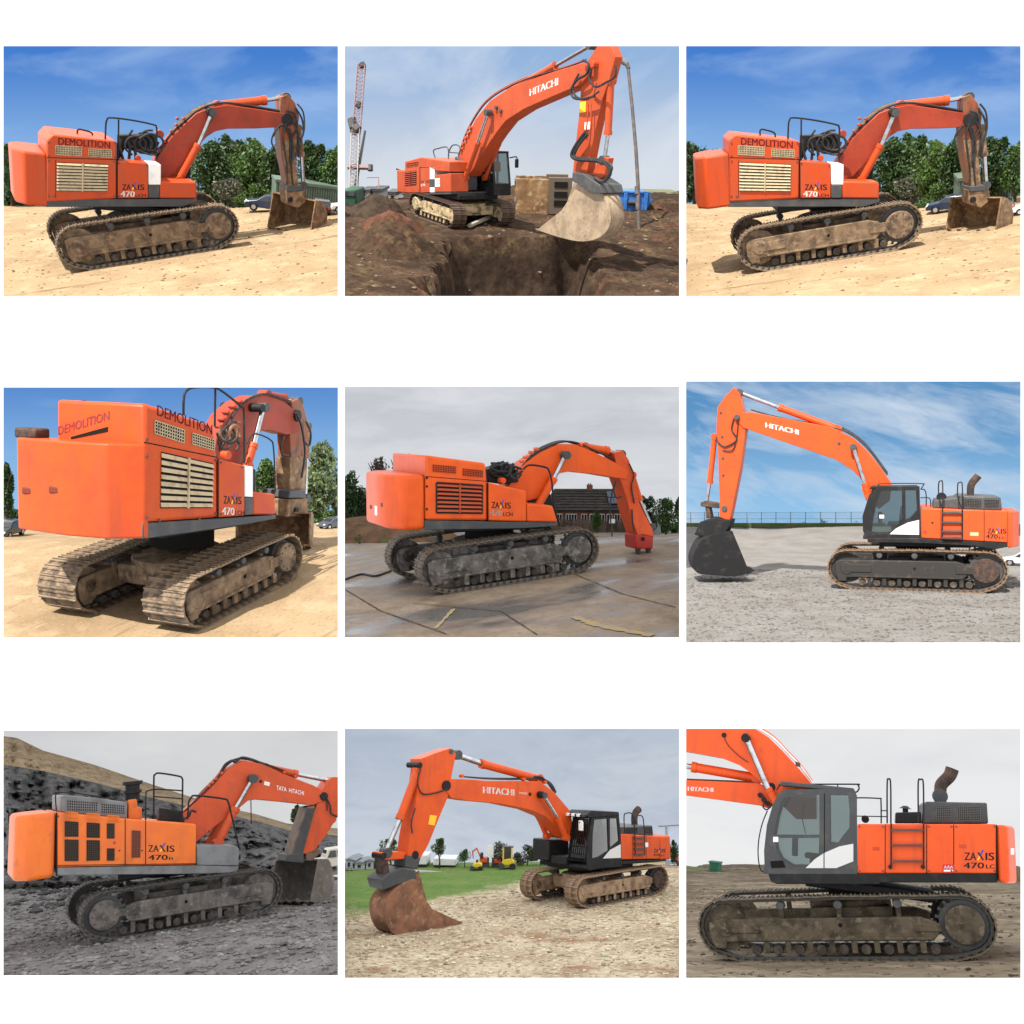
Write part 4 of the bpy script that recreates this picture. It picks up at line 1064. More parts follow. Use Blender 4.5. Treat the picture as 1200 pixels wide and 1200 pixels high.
    for i, (u, v, top, w, m, lb, bare) in enumerate(((25, 470, 255, 60, DARKLEAF, 'dark tree behind the black car, beside the counterweight', 0), (930, 462, 240, 120, GREENLEAF, 'bright green tree between the boom cylinder and the arm', 0),
            (1010, 460, 260, 90, DULLLEAF, 'thin dull tree behind the arm', 0), (1120, 472, 180, 235, PALELEAF, 'tall pale willow past the bucket arm', 1), (1190, 470, 300, 90, DULLLEAF, 'small grey tree at the far end past the willow', 1), (985, 464, 330, 110, GREENLEAF, 'low green shrub tree under the boom tip', 0))):
        tree(P, (u, v), top, w, m, lb, seed=60+i, n=3400, trunk=.08, group=g, bare=bool(bare), fill=.6 if bare else .35)
    for i, (u, v, top, w) in enumerate(((1105, 474, 425, 110), (1000, 470, 420, 90))):
        tree(P, (u, v), top, w, GREENLEAF, ['low green bush at the foot of the willow', 'low bush behind the dirty arm'][i], name='bush', cat='bush', group='bushes by the willow', seed=70+i, n=1200, trunk=0, lobes=8)
    car(P, (22, 520), 170, 255, (.012, .013, .016), 'black car cut off beside the counterweight', group='cars round the tail-first machine')
    car(P, (1168, 492), 115, 215, (.05, .06, .075), 'dark grey car parked beyond the bucket', group='cars round the tail-first machine')
    car(P, (1148, 488), 60, 260, (.012, .012, .014), 'small black car behind the dark grey one', group='cars round the tail-first machine')
    car(P, (990, 464), 60, 190, (.04, .12, .11), 'teal van far behind the arm', style='van', cat='van')
    car(P, (940, 500), 70, 200, (.45, .45, .44), 'pale car glimpsed under the body beside the bucket', group='cars round the tail-first machine')
    undergrowth(P, 860, 1195, 463, 55, GREENLEAF, 'low growth along the yard behind the dirty arm', 3000, 5)
    undergrowth(P, 5, 70, 464, 60, DARKLEAF, 'dark growth behind the black car', 900, 6)
    # seams, bolts and a scraped patch on the counterweight
    z0, z1 = e.cwz
    e.bolts([(516, 195), (516, 255), (516, 470), (757, 268), (757, 455), (560, 480), (700, 474)], 1.6, .03); e.bolts([(776, 276), (850, 292), (776, 458)], 1.605, .025)
    P.finish()
site_tail()
# ---------------------------------------------------------------- clean machine on wet concrete under a grey sky
def site_wet():
    P = Site((400, 450), (404, 453, 796, 747), (520, 668), 29.0, 24, 5.0, 1., 0, 1.5, -1, 62)
    OR = paint('paint_clean_orange', (.66, .088, .008), dirt=(.25, .06, .02), amt=.22, fade=(.58, .068, .008), rough=.4)
    SK = surf('shoe_grey_mud', (.15, .115, .08), [((.05, .04, .03), 4, .42, .6)], rough=.7, bump=.2)
    FRM = surf('frame_grey_mud', (.13, .115, .10), [((.05, .045, .04), 2.5, .4, .6), ((.24, .22, .19), 5, .52, .7)], rough=.75, bump=.25)
    e = Exc(P, 'clean orange excavator with red hydraulic tool on wet concrete under a grey sky', OR)
    e.zbase = e.xzs((400, 505), 1.6)[1]
    e.tracks((375, 740), (835, 668), (282, 660), (906, 610), (600, 540), 1.8, .62, SK, FRM, drive='front')
    e.counterweight((294, 318), (294, 512), 1.6, (158, 440), 1.6, cham=(.35, .55))
    hood = e.prism('engine_housing', [(296, 250), (508, 278), (513, 345), (514, 480), (296, 478)], 1.6, 3.2, bevel=.07)
    e.prism('pump_door', [(516, 346), (650, 376), (652, 484), (516, 480)], 1.603, 1.0, bevel=.04)
    e.prism('tool_box', [(653, 421), (744, 428), (762, 486), (653, 484)], 1.6, 1.05, bevel=.05)
    e.prism('skirt', [(293, 479), (763, 487), (757, 500), (640, 508), (293, 513)], 1.58, 3.1, mat=DARK, bevel=.02)
    e.prism('left_deck', [(516, 360), (690, 385), (720, 480), (516, 478)], -.6, 1.0, mat=DARK, bevel=.03)
    e.seam((515, 345), (515, 480), 1.6, .015); e.seam((296, 325), (510, 342), 1.6, .01)
    for v in (330, 360, 440): e.boss('door_hinge', (301, v), 1.62, .035, .03, BLACK)
    e.grille([(335, 347), (495, 357), (494, 454), (335, 452)], 7, 1.6, paint('slat_orange', (.42, .06, .015), amt=.4), th=.5, frame=BLACK)
    VM = paint('vent_orange', (.5, .06, .012), amt=.2)
    e.vent([(320, 283), (402, 290), (402, 315), (320, 308)], 14, 4, 1.6, VM); e.vent([(426, 297), (497, 304), (497, 328), (426, 322)], 12, 4, 1.6, VM)
    zaxis(e, 528, 596, 436, 22, 1.605, 2); e.text('470', (522, 462), (566, 464), 20, 1.605, surf('grey_lettering', (.4, .4, .38), rough=.5)); e.text('LCH', (568, 464), (602, 465), 14, 1.605, BLACKTXT)
    xr = e.cwx
    p = ptx(P, 122, 445, xr); MB().box((xr-.008, p.y-.12, p.z-.14), (xr+.02, p.y+.12, p.z+.14)).build('number_plate', WHITE, e.root, bevel=.01)
    for u, v in ((104, 432), (142, 425)):
        p = ptx(P, u, v, xr); MB().box((xr-.006, p.y-.1, p.z-.06), (xr+.02, p.y+.1, p.z+.06)).build('tie_opening', MATS['dark_opening'], e.root, bevel=.03)  # again dark boxes in place of shaded holes
    exhaust(e, [(238, 285), (237, 262), (232, 248)], -.4, .07, BLACK); e.tube('mirror_arm', [(140, 335), (120, 330), (104, 326)], -1.3, .03, BLACK)
    rnd = random.Random(12)
    e.prism('valve_block', [(513, 300), (560, 285), (610, 280), (625, 345), (560, 352), (516, 345)], .5, .6, mat=BLACK, bevel=.03)
    for k in range(11):
        a = rnd.uniform(0, 6.28); cx, cy, rx, ry = 575+rnd.uniform(-40, 45), 305+rnd.uniform(-14, 14), rnd.uniform(20, 45), rnd.uniform(12, 28)
        e.tube('hydraulic_hose', [(cx+rx*math.cos(a+t), cy+ry*math.sin(a+t)) for t in (0, 1, 2, 3, 4)], rnd.uniform(.35, .8), .035, RUBBER)
    e.boss('beacon', (570, 340), .9, .09, .25, OR)
    e.prism('cab', [(660, 480), (655, 400), (690, 350), (730, 365), (745, 420), (752, 480)], -.55, 1.0, mat=BLACK, bevel=.05)
    e.tube('handrail', [(640, 300), (662, 285), (715, 292), (730, 305), (740, 345), (748, 430), (768, 500)], 1.4, .03, BLACK)
    e.prism('boom', [(585, 365), (612, 318), (648, 278), (700, 242), (765, 213), (822, 212), (890, 240), (975, 282), (1012, 305), (1002, 336), (900, 319), (800, 308), (768, 314), (738, 348), (700, 400), (640, 415), (590, 400)], .4, .8, bevel=.02)
    for k in range(6):
        e.tube('boom_pipe', [(590+k*3, 360), (640, 285-k*2), (690, 240-k*2), (765, 206-k), (825, 206+k), (900, 238), (985, 278+k)], .32-.13*k, .03, DARK if k % 2 else RUBBER)
    for q in ((640, 272), (652, 258), (672, 240), (690, 228), (845, 213)): e.boss('pipe_clamp', q, .42, .05, .22, OR)
    e.ram('boom_cylinder', (688, 435), (748, 330), (788, 250), .58, .12, OR, twin=-.58)
    e.ram('arm_cylinder', (850, 222), (938, 236), (978, 248), .05, .14, OR)
    e.prism('arm', [(958, 242), (990, 234), (1012, 268), (1032, 340), (1048, 420), (1094, 510), (1100, 540), (1042, 532), (1020, 470), (1000, 390), (980, 335), (970, 290)], .36, .72, bevel=.02, mat=paint('paint_arm_orange', (.6, .075, .015), amt=.45))
    e.ram('bucket_cylinder', (1022, 320), (1050, 410), (1090, 500), .1, .1, OR)
    for pts in ([(965, 340), (958, 375), (968, 400), (985, 395)], [(962, 345), (950, 390), (945, 440), (948, 500)], [(1012, 280), (1028, 320), (1020, 360), (1030, 420)], [(1022, 440), (1024, 490), (1030, 520)]): e.tube('hydraulic_hose', pts, .42, .025, RUBBER)
    RT = paint('paint_red_tool', (.42, .03, .02), amt=.45)
    tool = e.prism('breaker_tool', [(1034, 530), (1060, 522), (1098, 532), (1096, 580), (1036, 580)], .36, .72, mat=RT, bevel=.04)
    for u in (1048, 1084): e.prism('tool_point', [(u-5, 579), (u+5, 579), (u+3, 600), (u-3, 600)], .28, .2, mat=DARK, parent=tool, bevel=.01)
    e.boss('tool_pin', (1062, 545), .40, .07, .8, BLACK, tool)
    P.set_far(500, 32, 12, lambda x, y: .02*noise.noise(Vector((x*.3, y*.3, 5.))))
    # wet concrete: damp patches are darker and smooth, dry ones pale
    m, nt, out = nodes_of('wet_concrete')
    tc = N(nt, 'ShaderNodeTexCoord').outputs['Object']
    b = N(nt, 'ShaderNodeBsdfPrincipled'); nt.links.new(b.outputs[0], out.inputs[0])
    wet = noise_fac(nt, tc, .22, lo=.46, hi=.6, stretch=(.7, 1.6, 1), off=(2.2, 5.1, 0))
    c = mixc(nt, noise_fac(nt, tc, 1.2, lo=.35, hi=.7), (.29, .22, .148), (.19, .135, .085))
    c = mixc(nt, noise_fac(nt, tc, 7, lo=.5, hi=.72), c, (.15, .115, .08))
    c = mixc(nt, noise_fac(nt, tc, .5, lo=.54, hi=.7, off=(9, 3, 1)), c, (.12, .075, .04))
    c = mixc(nt, wet, c, (.12, .11, .10))
    nt.links.new(c, b.inputs['Base Color'])
    r = N(nt, 'ShaderNodeMapRange'); r.inputs['To Min'].default_value = .85; r.inputs['To Max'].default_value = .16; nt.links.new(wet, r.inputs['Value']); nt.links.new(r.outputs[0], b.inputs['Roughness'])
    n = N(nt, 'ShaderNodeTexNoise', i_Scale=8., i_Detail=8.); nt.links.new(tc, n.inputs['Vector'])
    bp = N(nt, 'ShaderNodeBump', i_Strength=.35, i_Distance=.03); nt.links.new(n.outputs['Fac'], bp.inputs['Height']); nt.links.new(bp.outputs[0], b.inputs['Normal'])
    P.ground('concrete_ground', m, rough=.008, label='wet cracked concrete yard')
    CRK = surf('joint_dirt', (.07, .055, .04), rough=.9); YEL = surf('yellow_line', (.36, .25, .08), [((.28, .225, .16), 3, .40, .58)], rough=.8)
    def strip(name, uv, w, mat, label, cat=None):
        pts = [P.gpt(*q) for q in uv]; mb = MB(); rnd = random.Random(3)
        fine = []
        for a, b in zip(pts, pts[1:]):
            for k in range(14): fine.append(a.lerp(b, k/14))
        vs = []
        for i, p in enumerate(fine):
            t = (fine[min(i+1, len(fine)-1)]-fine[max(i-1, 0)]).normalized(); nn = Vector((-t.y, t.x, 0))*w*rnd.uniform(.5, 1.2)
            for q in (p+nn, p-nn): vs.append((q.x, q.y, P.h(q.x, q.y)+.02))
        mb.add(vs, [(2*i, 2*i+1, 2*i+3, 2*i+2) for i in range(len(fine)-1)])
        tag(mb.build(name, mat, None, P.W, smooth=False), label, cat, None, 'structure')
    strip('slab_joint', [(15, 725), (140, 800), (390, 888)], .022, CRK, 'dark joint running across the wet concrete')
    strip('slab_joint', [(250, 772), (560, 800), (700, 890)], .018, CRK, 'dark crack across the concrete before the track')
    strip('slab_joint', [(820, 670), (990, 740), (1190, 790)], .02, CRK, 'dark joint past the front of the track')
    strip('yellow_line', [(330, 862), (400, 788)], .06, YEL, 'short worn yellow line on wet concrete')
    strip('yellow_line', [(820, 820), (900, 850), (1110, 890)], .14, YEL, 'broad worn yellow line on wet concrete')
    P.sky(skymat('sky_grey_cloud', (205, 208, 214), (226, 228, 231), (186, 189, 198), .42, .7, scale=.10, stretch=(.6, 1, 2.0), z0=4, z1=17, cloud2=(222, 224, 228), seed=5., over=40.), canopy=True, e=.255, wide=False)
    # house with brick walls
    BR = surf('brick_wall', (.20, .085, .055), [((.11, .05, .035), 1.5, .4, .65)], rough=.9); ROOF = surf('roof_dark_tile', (.045, .038, .036), [((.08, .07, .06), 3, .4, .7)], rough=.85, bump=.2)
    rt, w, H, k = block(P, (742, 506), (1012, 506), 78, 5, BR, 'brick_house', 'long brick house with dark roof behind the boom', 'house', part='wall')
    z0, z1 = H, H+60*k
    ov = .3
    q = MB().add([(-ov, -ov, z0-.1), (w+ov, -ov, z0-.1), (w+ov, 5+ov, z0-.1), (-ov, 5+ov, z0-.1), (.2, 2.5, z1), (w-.2, 2.5, z1)], [(0, 1, 5, 4), (2, 3, 4, 5), (1, 2, 5), (3, 0, 4), (0, 3, 2, 1)])
    roof = q.build('roof', ROOF, rt, smooth=False)
    nrow = 8
    for i in range(nrow):
        t0 = i/nrow; t1 = (i+1)/nrow
        y0 = -ov+(2.5+ov)*t0; y1 = -ov+(2.5+ov)*t1; za = z0-.1+(z1-z0+.1)*t0; zb = z0-.1+(z1-z0+.1)*t1
        MB().add([(-ov*(1-t0)+.2*t0, y0-.02, za+.06), (w+ov*(1-t0)-.2*t0, y0-.02, za+.06), (w+ov*(1-t1)-.2*t1, y1, zb+.02), (-ov*(1-t1)+.2*t1, y1, zb+.02)], [(0, 1, 2, 3)]).build('tile_course', ROOF, roof, smooth=False)
    MB().box((w*.49, 2.2, z1-.5), (w*.56, 2.9, z1+16*k)).build('chimney', BR, roof, bevel=.02)
    for i in range(2): MB().box((w*.505+i*w*.025, 2.4, z1+16*k), (w*.515+i*w*.025, 2.6, z1+22*k)).build('chimney_pot', surf('clay_pot', (.3, .12, .06)), roof)
    SOL = surf('solar_panel', (.06, .075, .12), rough=.2)
    for i in range(2):
        for j in range(3):
            xa = w*(.74+.07*j); t0 = .25+.3*i; t1 = t0+.26
            f = lambda x, t: (x, -ov+(2.5+ov)*t-.05, z0-.1+(z1-z0+.1)*t+.12)
            MB().add([f(xa, t0), f(xa+w*.065, t0), f(xa+w*.065, t1), f(xa, t1)], [(0, 1, 2, 3)]).build('solar_panel', SOL, roof, smooth=False)
    for i, t in enumerate((.05, .17, .24, .37, .48, .6, .7, .8, .92)):
        fr = MB().box((w*t-.0, -.07, H*.40), (w*t+w*.075, .0, H*.78)).build('window', WHITE, rt, bevel=.01)
        for j in range(2): MB().box((w*t+w*.006+j*w*.035, -.085, H*.43), (w*t+w*.034+j*w*.035, -.06, H*.75)).build('pane', CARGLASS, fr)
    # board fence
    FW = surf('old_fence_wood', (.13, .10, .075), [((.06, .045, .035), 4, .4, .6, (1, 1, .2))], rough=.9)
    a = P.gpt(756, 512); k = P.mpp(a); b = a+Vector((256*k, 0, 0)); n = 46
    ft = empty('wooden_fence', P.frame(a)); tag(ft, 'weathered board fence before the brick house', 'fence')
    rnd = random.Random(2)
    for i in range(n):
        p = (b-a)*(i/n); q = (b-a)*((i+.88)/n); hh = (50-10*i/n)*k*rnd.uniform(.93, 1.03)
        MB().box((p.x, 0, 0), (q.x, .05, hh), Matrix.Translation((0, p.y, p.z))).build('fence_board', FW, ft)
    for t in (.25, .75): MB().tube([(0, .08, 45*k*t), (b-a)+Vector((0, .08, 38*k*t))], .05, 4).build('fence_rail', FW, ft)
    def signpost(uv, top, w, hh, label):
        b = P.gpt(*uv); k = P.mpp(b); rt = empty('sign', P.frame(b)); tag(rt, label, 'sign')
        H = (uv[1]-top)*k
        MB().tube([(0, 0, 0), (0, 0, H)], .035, 6).build('post', DARK, rt); MB().box((-w*k/2, -.06, H-hh*k), (w*k/2, -.03, H)).build('sign_board', WHITE, rt, bevel=.01)
    signpost((950, 520), 455, 20, 15, 'small white sign on a post by the board fence')
    rt, w, H, k = block(P, (1074, 508), (1122, 508), 50, 2.2, surf('tank_grey', (.36, .40, .42), rough=.5), 'storage_tank', 'pale grey storage bin beside the far trees', 'bin', bevel=.06)
    MB().box((-.05, -.05, H), (w+.05, 2.25, H+.12)).build('lid', surf('tank_lid', (.5, .52, .52)), rt, bevel=.03)
    g = 'trees beyond the wet yard'
    for i, (u, v, top, w, m, lb) in enumerate(((18, 520, 290, 110, DARKLEAF, 'dark conifer at the edge behind the counterweight'), (68, 520, 345, 90, DARKLEAF, 'dark bushy tree next to the edge conifer'), (1072, 510, 362, 110, DARKLEAF, 'dark round tree past the arm of the clean machine'), (1140, 510, 372, 110, GREENLEAF, 'mid green tree past the grey bin'), (1190, 510, 360, 70, DARKLEAF, 'dark tree cut off beyond the grey bin'), (898, 512, 425, 40, GREENLEAF, 'small shrub tree before the brick house'))):
        tree(P, (u, v), top, w, m, lb, seed=80+i, n=2600, trunk=.08, group=g)
    for i, (u, top, w) in enumerate(((132, 236, 90), (200, 232, 80))):
        tree(P, (u, 515), top, w, BARELEAF, ['bare thin tree behind the counterweight, the wider one', 'bare thin tree close behind the engine housing'][i], seed=90+i, n=1100, leaf=.10, trunk=.15, fill=1., group=g, bare=True)
    # bank of red earth
    EB = surf('red_earth', (.16, .085, .05), [((.08, .05, .03), 1.5, .4, .62), ((.08, .1, .03), 3, .55, .68)], rough=.95, bump=.5, bscale=5)
    A, B = P.gpt(-20, 560), P.gpt(470, 550); mb = MB(); nn = 60; vs = []
    for i in range(nn+1):
        p = A.lerp(B, i/nn)
        for j in range(9):
            t = j/8; z = math.sin(math.pi*t)**.8*(1.0+.35*noise.noise(Vector((p.x*.7, t*3, 0))))*min(1, (nn-i)/8)
            y = p.y+6*t; vs.append((p.x, y, P.h(p.x, y)-.03+z))
    mb.add(vs, [(i*9+j, (i+1)*9+j, (i+1)*9+j+1, i*9+j+1) for i in range(nn) for j in range(8)])
    tag(mb.build('earth_bank', EB, None, P.W), 'low bank of reddish earth behind the counterweight', None, None, 'structure')
    for i, (u, v) in enumerate(((60, 562), (30, 545))): tree(P, (u, v), v-38, 46, GREENLEAF, ['green weed clump on the red earth bank', 'second weed clump nearer the edge conifer'][i], name='weed', cat='plant', seed=95+i, n=400, trunk=0, lobes=5)
    undergrowth(P, 1015, 1195, 508, 60, DARKLEAF, 'dark growth below the trees past the arm', 2200, 7)
    undergrowth(P, 5, 110, 518, 90, DARKLEAF, 'dark hedge growth behind the counterweight', 1600, 8)
    # black cable lying on the slab
    mb = MB().tube(smooth_path([P.gpt(15, 690)+Vector((0, 0, .03)), P.gpt(70, 672)+Vector((0, 0, .03)), P.gpt(120, 678)+Vector((0, 0, .03)), P.gpt(175, 660)+Vector((0, 0, .03))]), .04, 6)
    tag(mb.build('cable', RUBBER, None, P.W), 'black cable lying on the wet slab behind the track', 'cable')
    P.finish()
site_wet()
# ---------------------------------------------------------------- machine at the edge of an earth pit, tower crane behind
def site_pit():
    P = Site((400, 50), (404, 54, 796, 347), (431, 608), 46.8, -54, 2.2, 1., 0, 1.0, -1, 92)
    OR = paint('paint_red_orange', (.39, .062, .019), dirt=(.14, .045, .025), amt=.36, fade=(.33, .05, .017))
    SHB = surf('shoe_brown', (.11, .07, .05), [((.05, .03, .022), 4, .42, .6)], rough=.7, bump=.2)
    CREAM = surf('frame_cream_mud', (.40, .31, .18), [((.14, .10, .06), 3, .48, .62), ((.06, .045, .03), 6, .56, .7)], rough=.75, bump=.25)
    TAN = surf('bucket_tan', (.30, .225, .15), [((.18, .13, .085), 1.6, .4, .65), ((.12, .085, .06), 7, .55, .72)], rough=.6, bump=.15)
    e = Exc(P, 'orange excavator with tan bucket at the edge of an earth pit', OR)
    e.zbase = e.xzs((300, 528), 1.5)[1]
    e.tracks((255, 610), (372, 652), (238, 570), (395, 600), (310, 545), 1.8, .75, SHB, CREAM, beam=(.3, .8))
    # house
    e.counterweight((222, 450), (222, 529), 1.5, (207, 500), 1.5, cham=(.2, .3), corner=.06)
    hood = e.prism('engine_housing', [(223, 418), (278, 403), (378, 418), (380, 455), (330, 452), (312, 442), (275, 440), (275, 528), (223, 529)], 1.5, 3.0, bevel=.04)
    e.prism('pump_door', [(277, 441), (310, 441), (310, 526), (277, 528)], 1.505, .9, bevel=.02)
    e.prism('fuel_door_top', [(311, 430), (327, 430), (327, 480), (311, 480)], 1.5, .9, mat=WHITE, bevel=.01)
    e.prism('fuel_door_foot', [(311, 481), (327, 481), (327, 508), (311, 508)], 1.5, .9, mat=DARK, bevel=.01)
    e.prism('fuel_door_sill', [(311, 509), (327, 509), (327, 526), (311, 526)], 1.5, .9, mat=WHITE, bevel=.01)
    e.prism('tool_box', [(328, 466), (383, 459), (386, 525), (328, 526)], 1.5, 1.0, bevel=.03)
    e.prism('skirt', [(212, 529), (386, 526), (386, 533), (212, 536)], 1.48, 2.96, mat=DARK, bevel=.01)
    e.prism('front_deck', [(340, 480), (380, 470), (394, 500), (394, 528), (340, 528)], .5, 1.9, mat=paint('paint_deck_red', (.3, .03, .012), amt=.5), bevel=.02)
    e.grille([(224, 455), (264, 449), (264, 498), (224, 502)], 7, 1.5, paint('slat_red', (.2, .03, .015), amt=.5), th=.5)
    e.vent([(230, 424), (270, 418), (270, 432), (230, 438)], 8, 2, 1.5, OR)
    p = ptx
    e.prism('sticker', [(329, 478), (346, 476), (346, 506), (329, 507)], 1.508, .006, mat=WHITE, bevel=0)
    for v in (483, 493): e.text('HITACHI', (331, v+5), (345, v+4), 4, 1.512, OR)
    zaxis(e, 279, 309, 493, 8, 1.505, -1); e.text('470', (279, 505), (295, 504), 8, 1.505, WHITETXT)
    for pts in ([(330, 405), (324, 380), (340, 372), (372, 368), (378, 400)], [(376, 410), (378, 385), (390, 362), (408, 360), (418, 372), (414, 395)]): e.tube('handrail', pts, 1.3, .03, DARK)
    e.tube('handrail', [(376, 385), (412, 388)], 1.3, .025, DARK, smooth=False)
    e.tube('mirror', [(208, 450), (198, 446), (194, 444)], 1.4, .04, BLACK)
    # cab
    xf = e.P.pt(594, 500, 1.5).x; zt = e.P.pt(560, 383, .5).z; zb = e.zbase
    x0, y0, y1 = xf-1.95, .55, 1.55
    cab = MB().box((x0, y0, zt-.1), (xf-.22, y1, zt)).build('cab_roof', BLACK, e.root, bevel=.03)
    MB().box((x0, y0, zb), (xf, y1, zb+.55)).build('cab_floor', BLACK, cab, bevel=.03)
    for (xa, xb, za) in ((x0, x0, 0), (x0+.85, x0+.85, 0), (xf-.05, xf-.3, 0)):
        for y in (y0+.05, y1-.05): MB().tube([(xa, y, zb+.5), (xb, y, zt-.05)], .06, 6).build('cab_pillar', BLACK, cab)
    MB().add([(xf-.02, y0+.1, zb+.55), (xf-.02, y1-.1, zb+.55), (xf-.27, y1-.1, zt-.1), (xf-.27, y0+.1, zt-.1)], [(0, 1, 2, 3)]).build('windscreen', CABGLASS, cab, smooth=False)
    for y in (y0+.04, y1-.04): MB().add([(x0+.05, y, zb+.55), (xf-.05, y, zb+.55), (xf-.3, y, zt-.1), (x0+.05, y, zt-.1)], [(0, 1, 2, 3)]).build('window_pane', CABGLASS, cab, smooth=False)
    st = MB().box((x0+.35, .8, zb+.5), (x0+.85, 1.3, zb+.95)).build('seat', SEAT, cab, bevel=.05)
    MB().box((x0+.3, .8, zb+.9), (x0+.45, 1.3, zb+1.6)).build('seat_back', SEAT, st, bevel=.05)
    MB().box((x0-.01, y0+.02, zb+.5), (x0+.04, y1-.02, zt-.05)).build('cab_rear', BLACK, cab)
    MB().tube(smooth_path([(xf-.2, y1+.02, zt-.3), (xf-.1, y1+.35, zt-.25), (xf-.1, y1+.4, zt-.4)]), .03, 6).build('mirror_arm', BLACK, cab)
    MB().box((xf-.16, y1+.3, zt-.75), (xf-.08, y1+.5, zt-.35)).build('mirror', BLACK, cab, bevel=.03)
    e.prism('deck_gear', [(385, 470), (400, 400), (430, 420), (430, 520), (395, 520)], .5, .8, mat=DARK, bevel=.03)
    # boom, arm
    boom = e.prism('boom', [(398, 455), (402, 425), (432, 348), (472, 268), (522, 205), (592, 158), (662, 131), (752, 100), (850, 70), (872, 80), (866, 118), (836, 150), (800, 165), (740, 190), (642, 233), (577, 275), (542, 320), (492, 395), (466, 440), (446, 470)], .36, .72, bevel=.02)
    e.text('HITACHI', (662, 188), (762, 148), 25, .36, WHITETXT, boom, bold=.03)
    for k in range(4):
        e.tube('boom_pipe', [(412, 400-k*2), (440, 320-k*2), (485, 240-k*2), (530, 192-k*2), (600, 150-k*2), (680, 118-k*2), (780, 90-k), (860, 62-k)], .3-.16*k, .035, OR if k % 2 else RUBBER)
    for q in ((418, 375), (425, 355), (434, 335), (443, 318), (450, 300), (515, 245), (541, 228), (556, 240)): e.boss('pipe_clamp', q, .46, .085, .2, OR if q[0] < 500 else DARK)
    e.ram('boom_cylinder', (436, 475), (480, 350), (516, 246), .60, .13, OR, twin=-.60)
    e.ram('arm_cylinder', (600, 168), (752, 82), (880, 8), .05, .16, OR, rr=.07)
    arm = e.prism('arm', [(868, 60), (905, 4), (945, 4), (963, 50), (942, 130), (916, 200), (886, 340), (862, 468), (813, 462), (822, 370), (838, 230), (842, 150), (866, 95)], .2, .4, bevel=.02)
    e.boss('pin_boss', (880, 75), .45, .14, .9, OR)
    e.ram('bucket_cylinder', (948, 132), (937, 325), (925, 412), .0, .15, OR, rr=.075)
    e.prism('warning_sticker', [(840, 208), (860, 206), (858, 244), (838, 246)], .208, .006, mat=YELTXT, bevel=0)
    e.prism('junction_box', [(855, 280), (874, 278), (873, 305), (854, 306)], .26, .06, mat=WHITE, bevel=.01)
    for pts, r in (([(850, 62), (868, 75), (862, 110), (830, 130), (808, 165), (815, 192), (845, 198), (890, 188)], .05), ([(880, 90), (872, 130), (895, 155), (930, 140), (962, 118), (964, 80)], .045), ([(858, 315), (825, 360), (810, 395), (830, 410), (900, 416), (935, 430), (945, 460), (920, 488), (892, 475)], .075), ([(866, 320), (832, 365), (820, 400), (860, 408), (905, 412), (940, 425), (950, 445), (930, 480)], .06), ([(835, 110), (815, 150), (822, 185), (860, 200), (905, 172)], .04)):
        e.tube('hydraulic_hose', pts, .5, r, RUBBER)
    for k in (0, 14): e.tube('arm_pipe', [(868+k*.7, 215), (862+k, 300), (850+k*.8, 340)], .43, .03, OR)
    e.prism('bucket_link', [(905, 400), (940, 405), (925, 470), (895, 490), (880, 470)], .15, .3, bevel=.03)
    e.prism('hitch', [(812, 455), (850, 462), (908, 500), (915, 530), (880, 530), (838, 500), (810, 486)], .6, 1.2, mat=DARK, bevel=.03)
    e.bucket([(688, 658), (770, 685), (850, 699), (915, 681), (945, 640), (946, 590), (927, 540), (893, 512), (840, 488), (808, 540), (775, 590)], 0.4, .72, TAN, 4, yaw=0, tooth=.2)
    # ground with mounds and the pit
    def bump(x, y): return .0
    a = P.gpt(620, 760); S0 = P
    def pit(x, y):
        q = P.W @ Vector((x, y, 0)); u = ((600+F*q.x/q.y)-400)*3; d = q.y
        return u, d
    base_h = None
    P.set_far(515, 48, 14)
    far = P.h
    dp = (P.W @ P.gpt(600, 665)).y                    # rear lip of the pit
    xl, xr_ = P.gpt(380, 720), P.gpt(860, 720)
    c = (P.gpt(370, 690)+P.gpt(880, 690)+P.gpt(600, 880)+P.gpt(640, 668))/4
    # pit outline in the ground plane, followed along its own axes
    ax = (P.gpt(880, 690)-P.gpt(370, 690)); L = ax.length/2; ax.normalize(); ay = Vector((-ax.y, ax.x, 0))
    mid = (P.gpt(880, 690)+P.gpt(370, 690))/2
    def h(x, y):
        p = Vector((x, y, 0))-Vector((mid.x, mid.y, 0)); t = p.dot(ay); s = (p.dot(ax)-.45*min(t, 0))/L
        n1 = noise.noise(Vector((x*.5, y*.5, 1))); n2 = noise.noise(Vector((x*1.7, y*1.7, 4)))
        n3 = noise.noise(Vector((x*4.1, y*4.1, 8))); wob = .26*n1+.16*n2+.07*n3
        k = max(0, min(1, (1.0+wob-abs(s)**1.5*1.0)*(3.0 if s < 0 else 1.9)))*max(0, min(1, (.6-t+n1*.8)*.9))
        k = k*k*(3-2*k)
        dy = max(0, min(1, abs(y)-3)) if abs(x) < 4 else 1
        z = far(x, y)-4.2*k+dy*(.14*n1+.10*n2+.05*n3+.03*noise.noise(Vector((x*5, y*5, 2))))
        return z
    P.h = h
    EARTH = surf('brown_earth', (.060, .038, .024), [((.030, .019, .013), .5, .40, .58), ((.10, .07, .035), 1.3, .54, .70), ((.085, .04, .024), .9, .55, .7), ((.020, .013, .009), 5, .48, .7)], rough=.95, bump=1.5, bscale=3)
    # deep ground is coloured darker, in place of shade in the pit
    EARTH2 = EARTH.copy(); EARTH2.name = 'earth_with_pit_shade'; nt = EARTH2.node_tree; bs = [n for n in nt.nodes if n.type == 'BSDF_PRINCIPLED'][0]
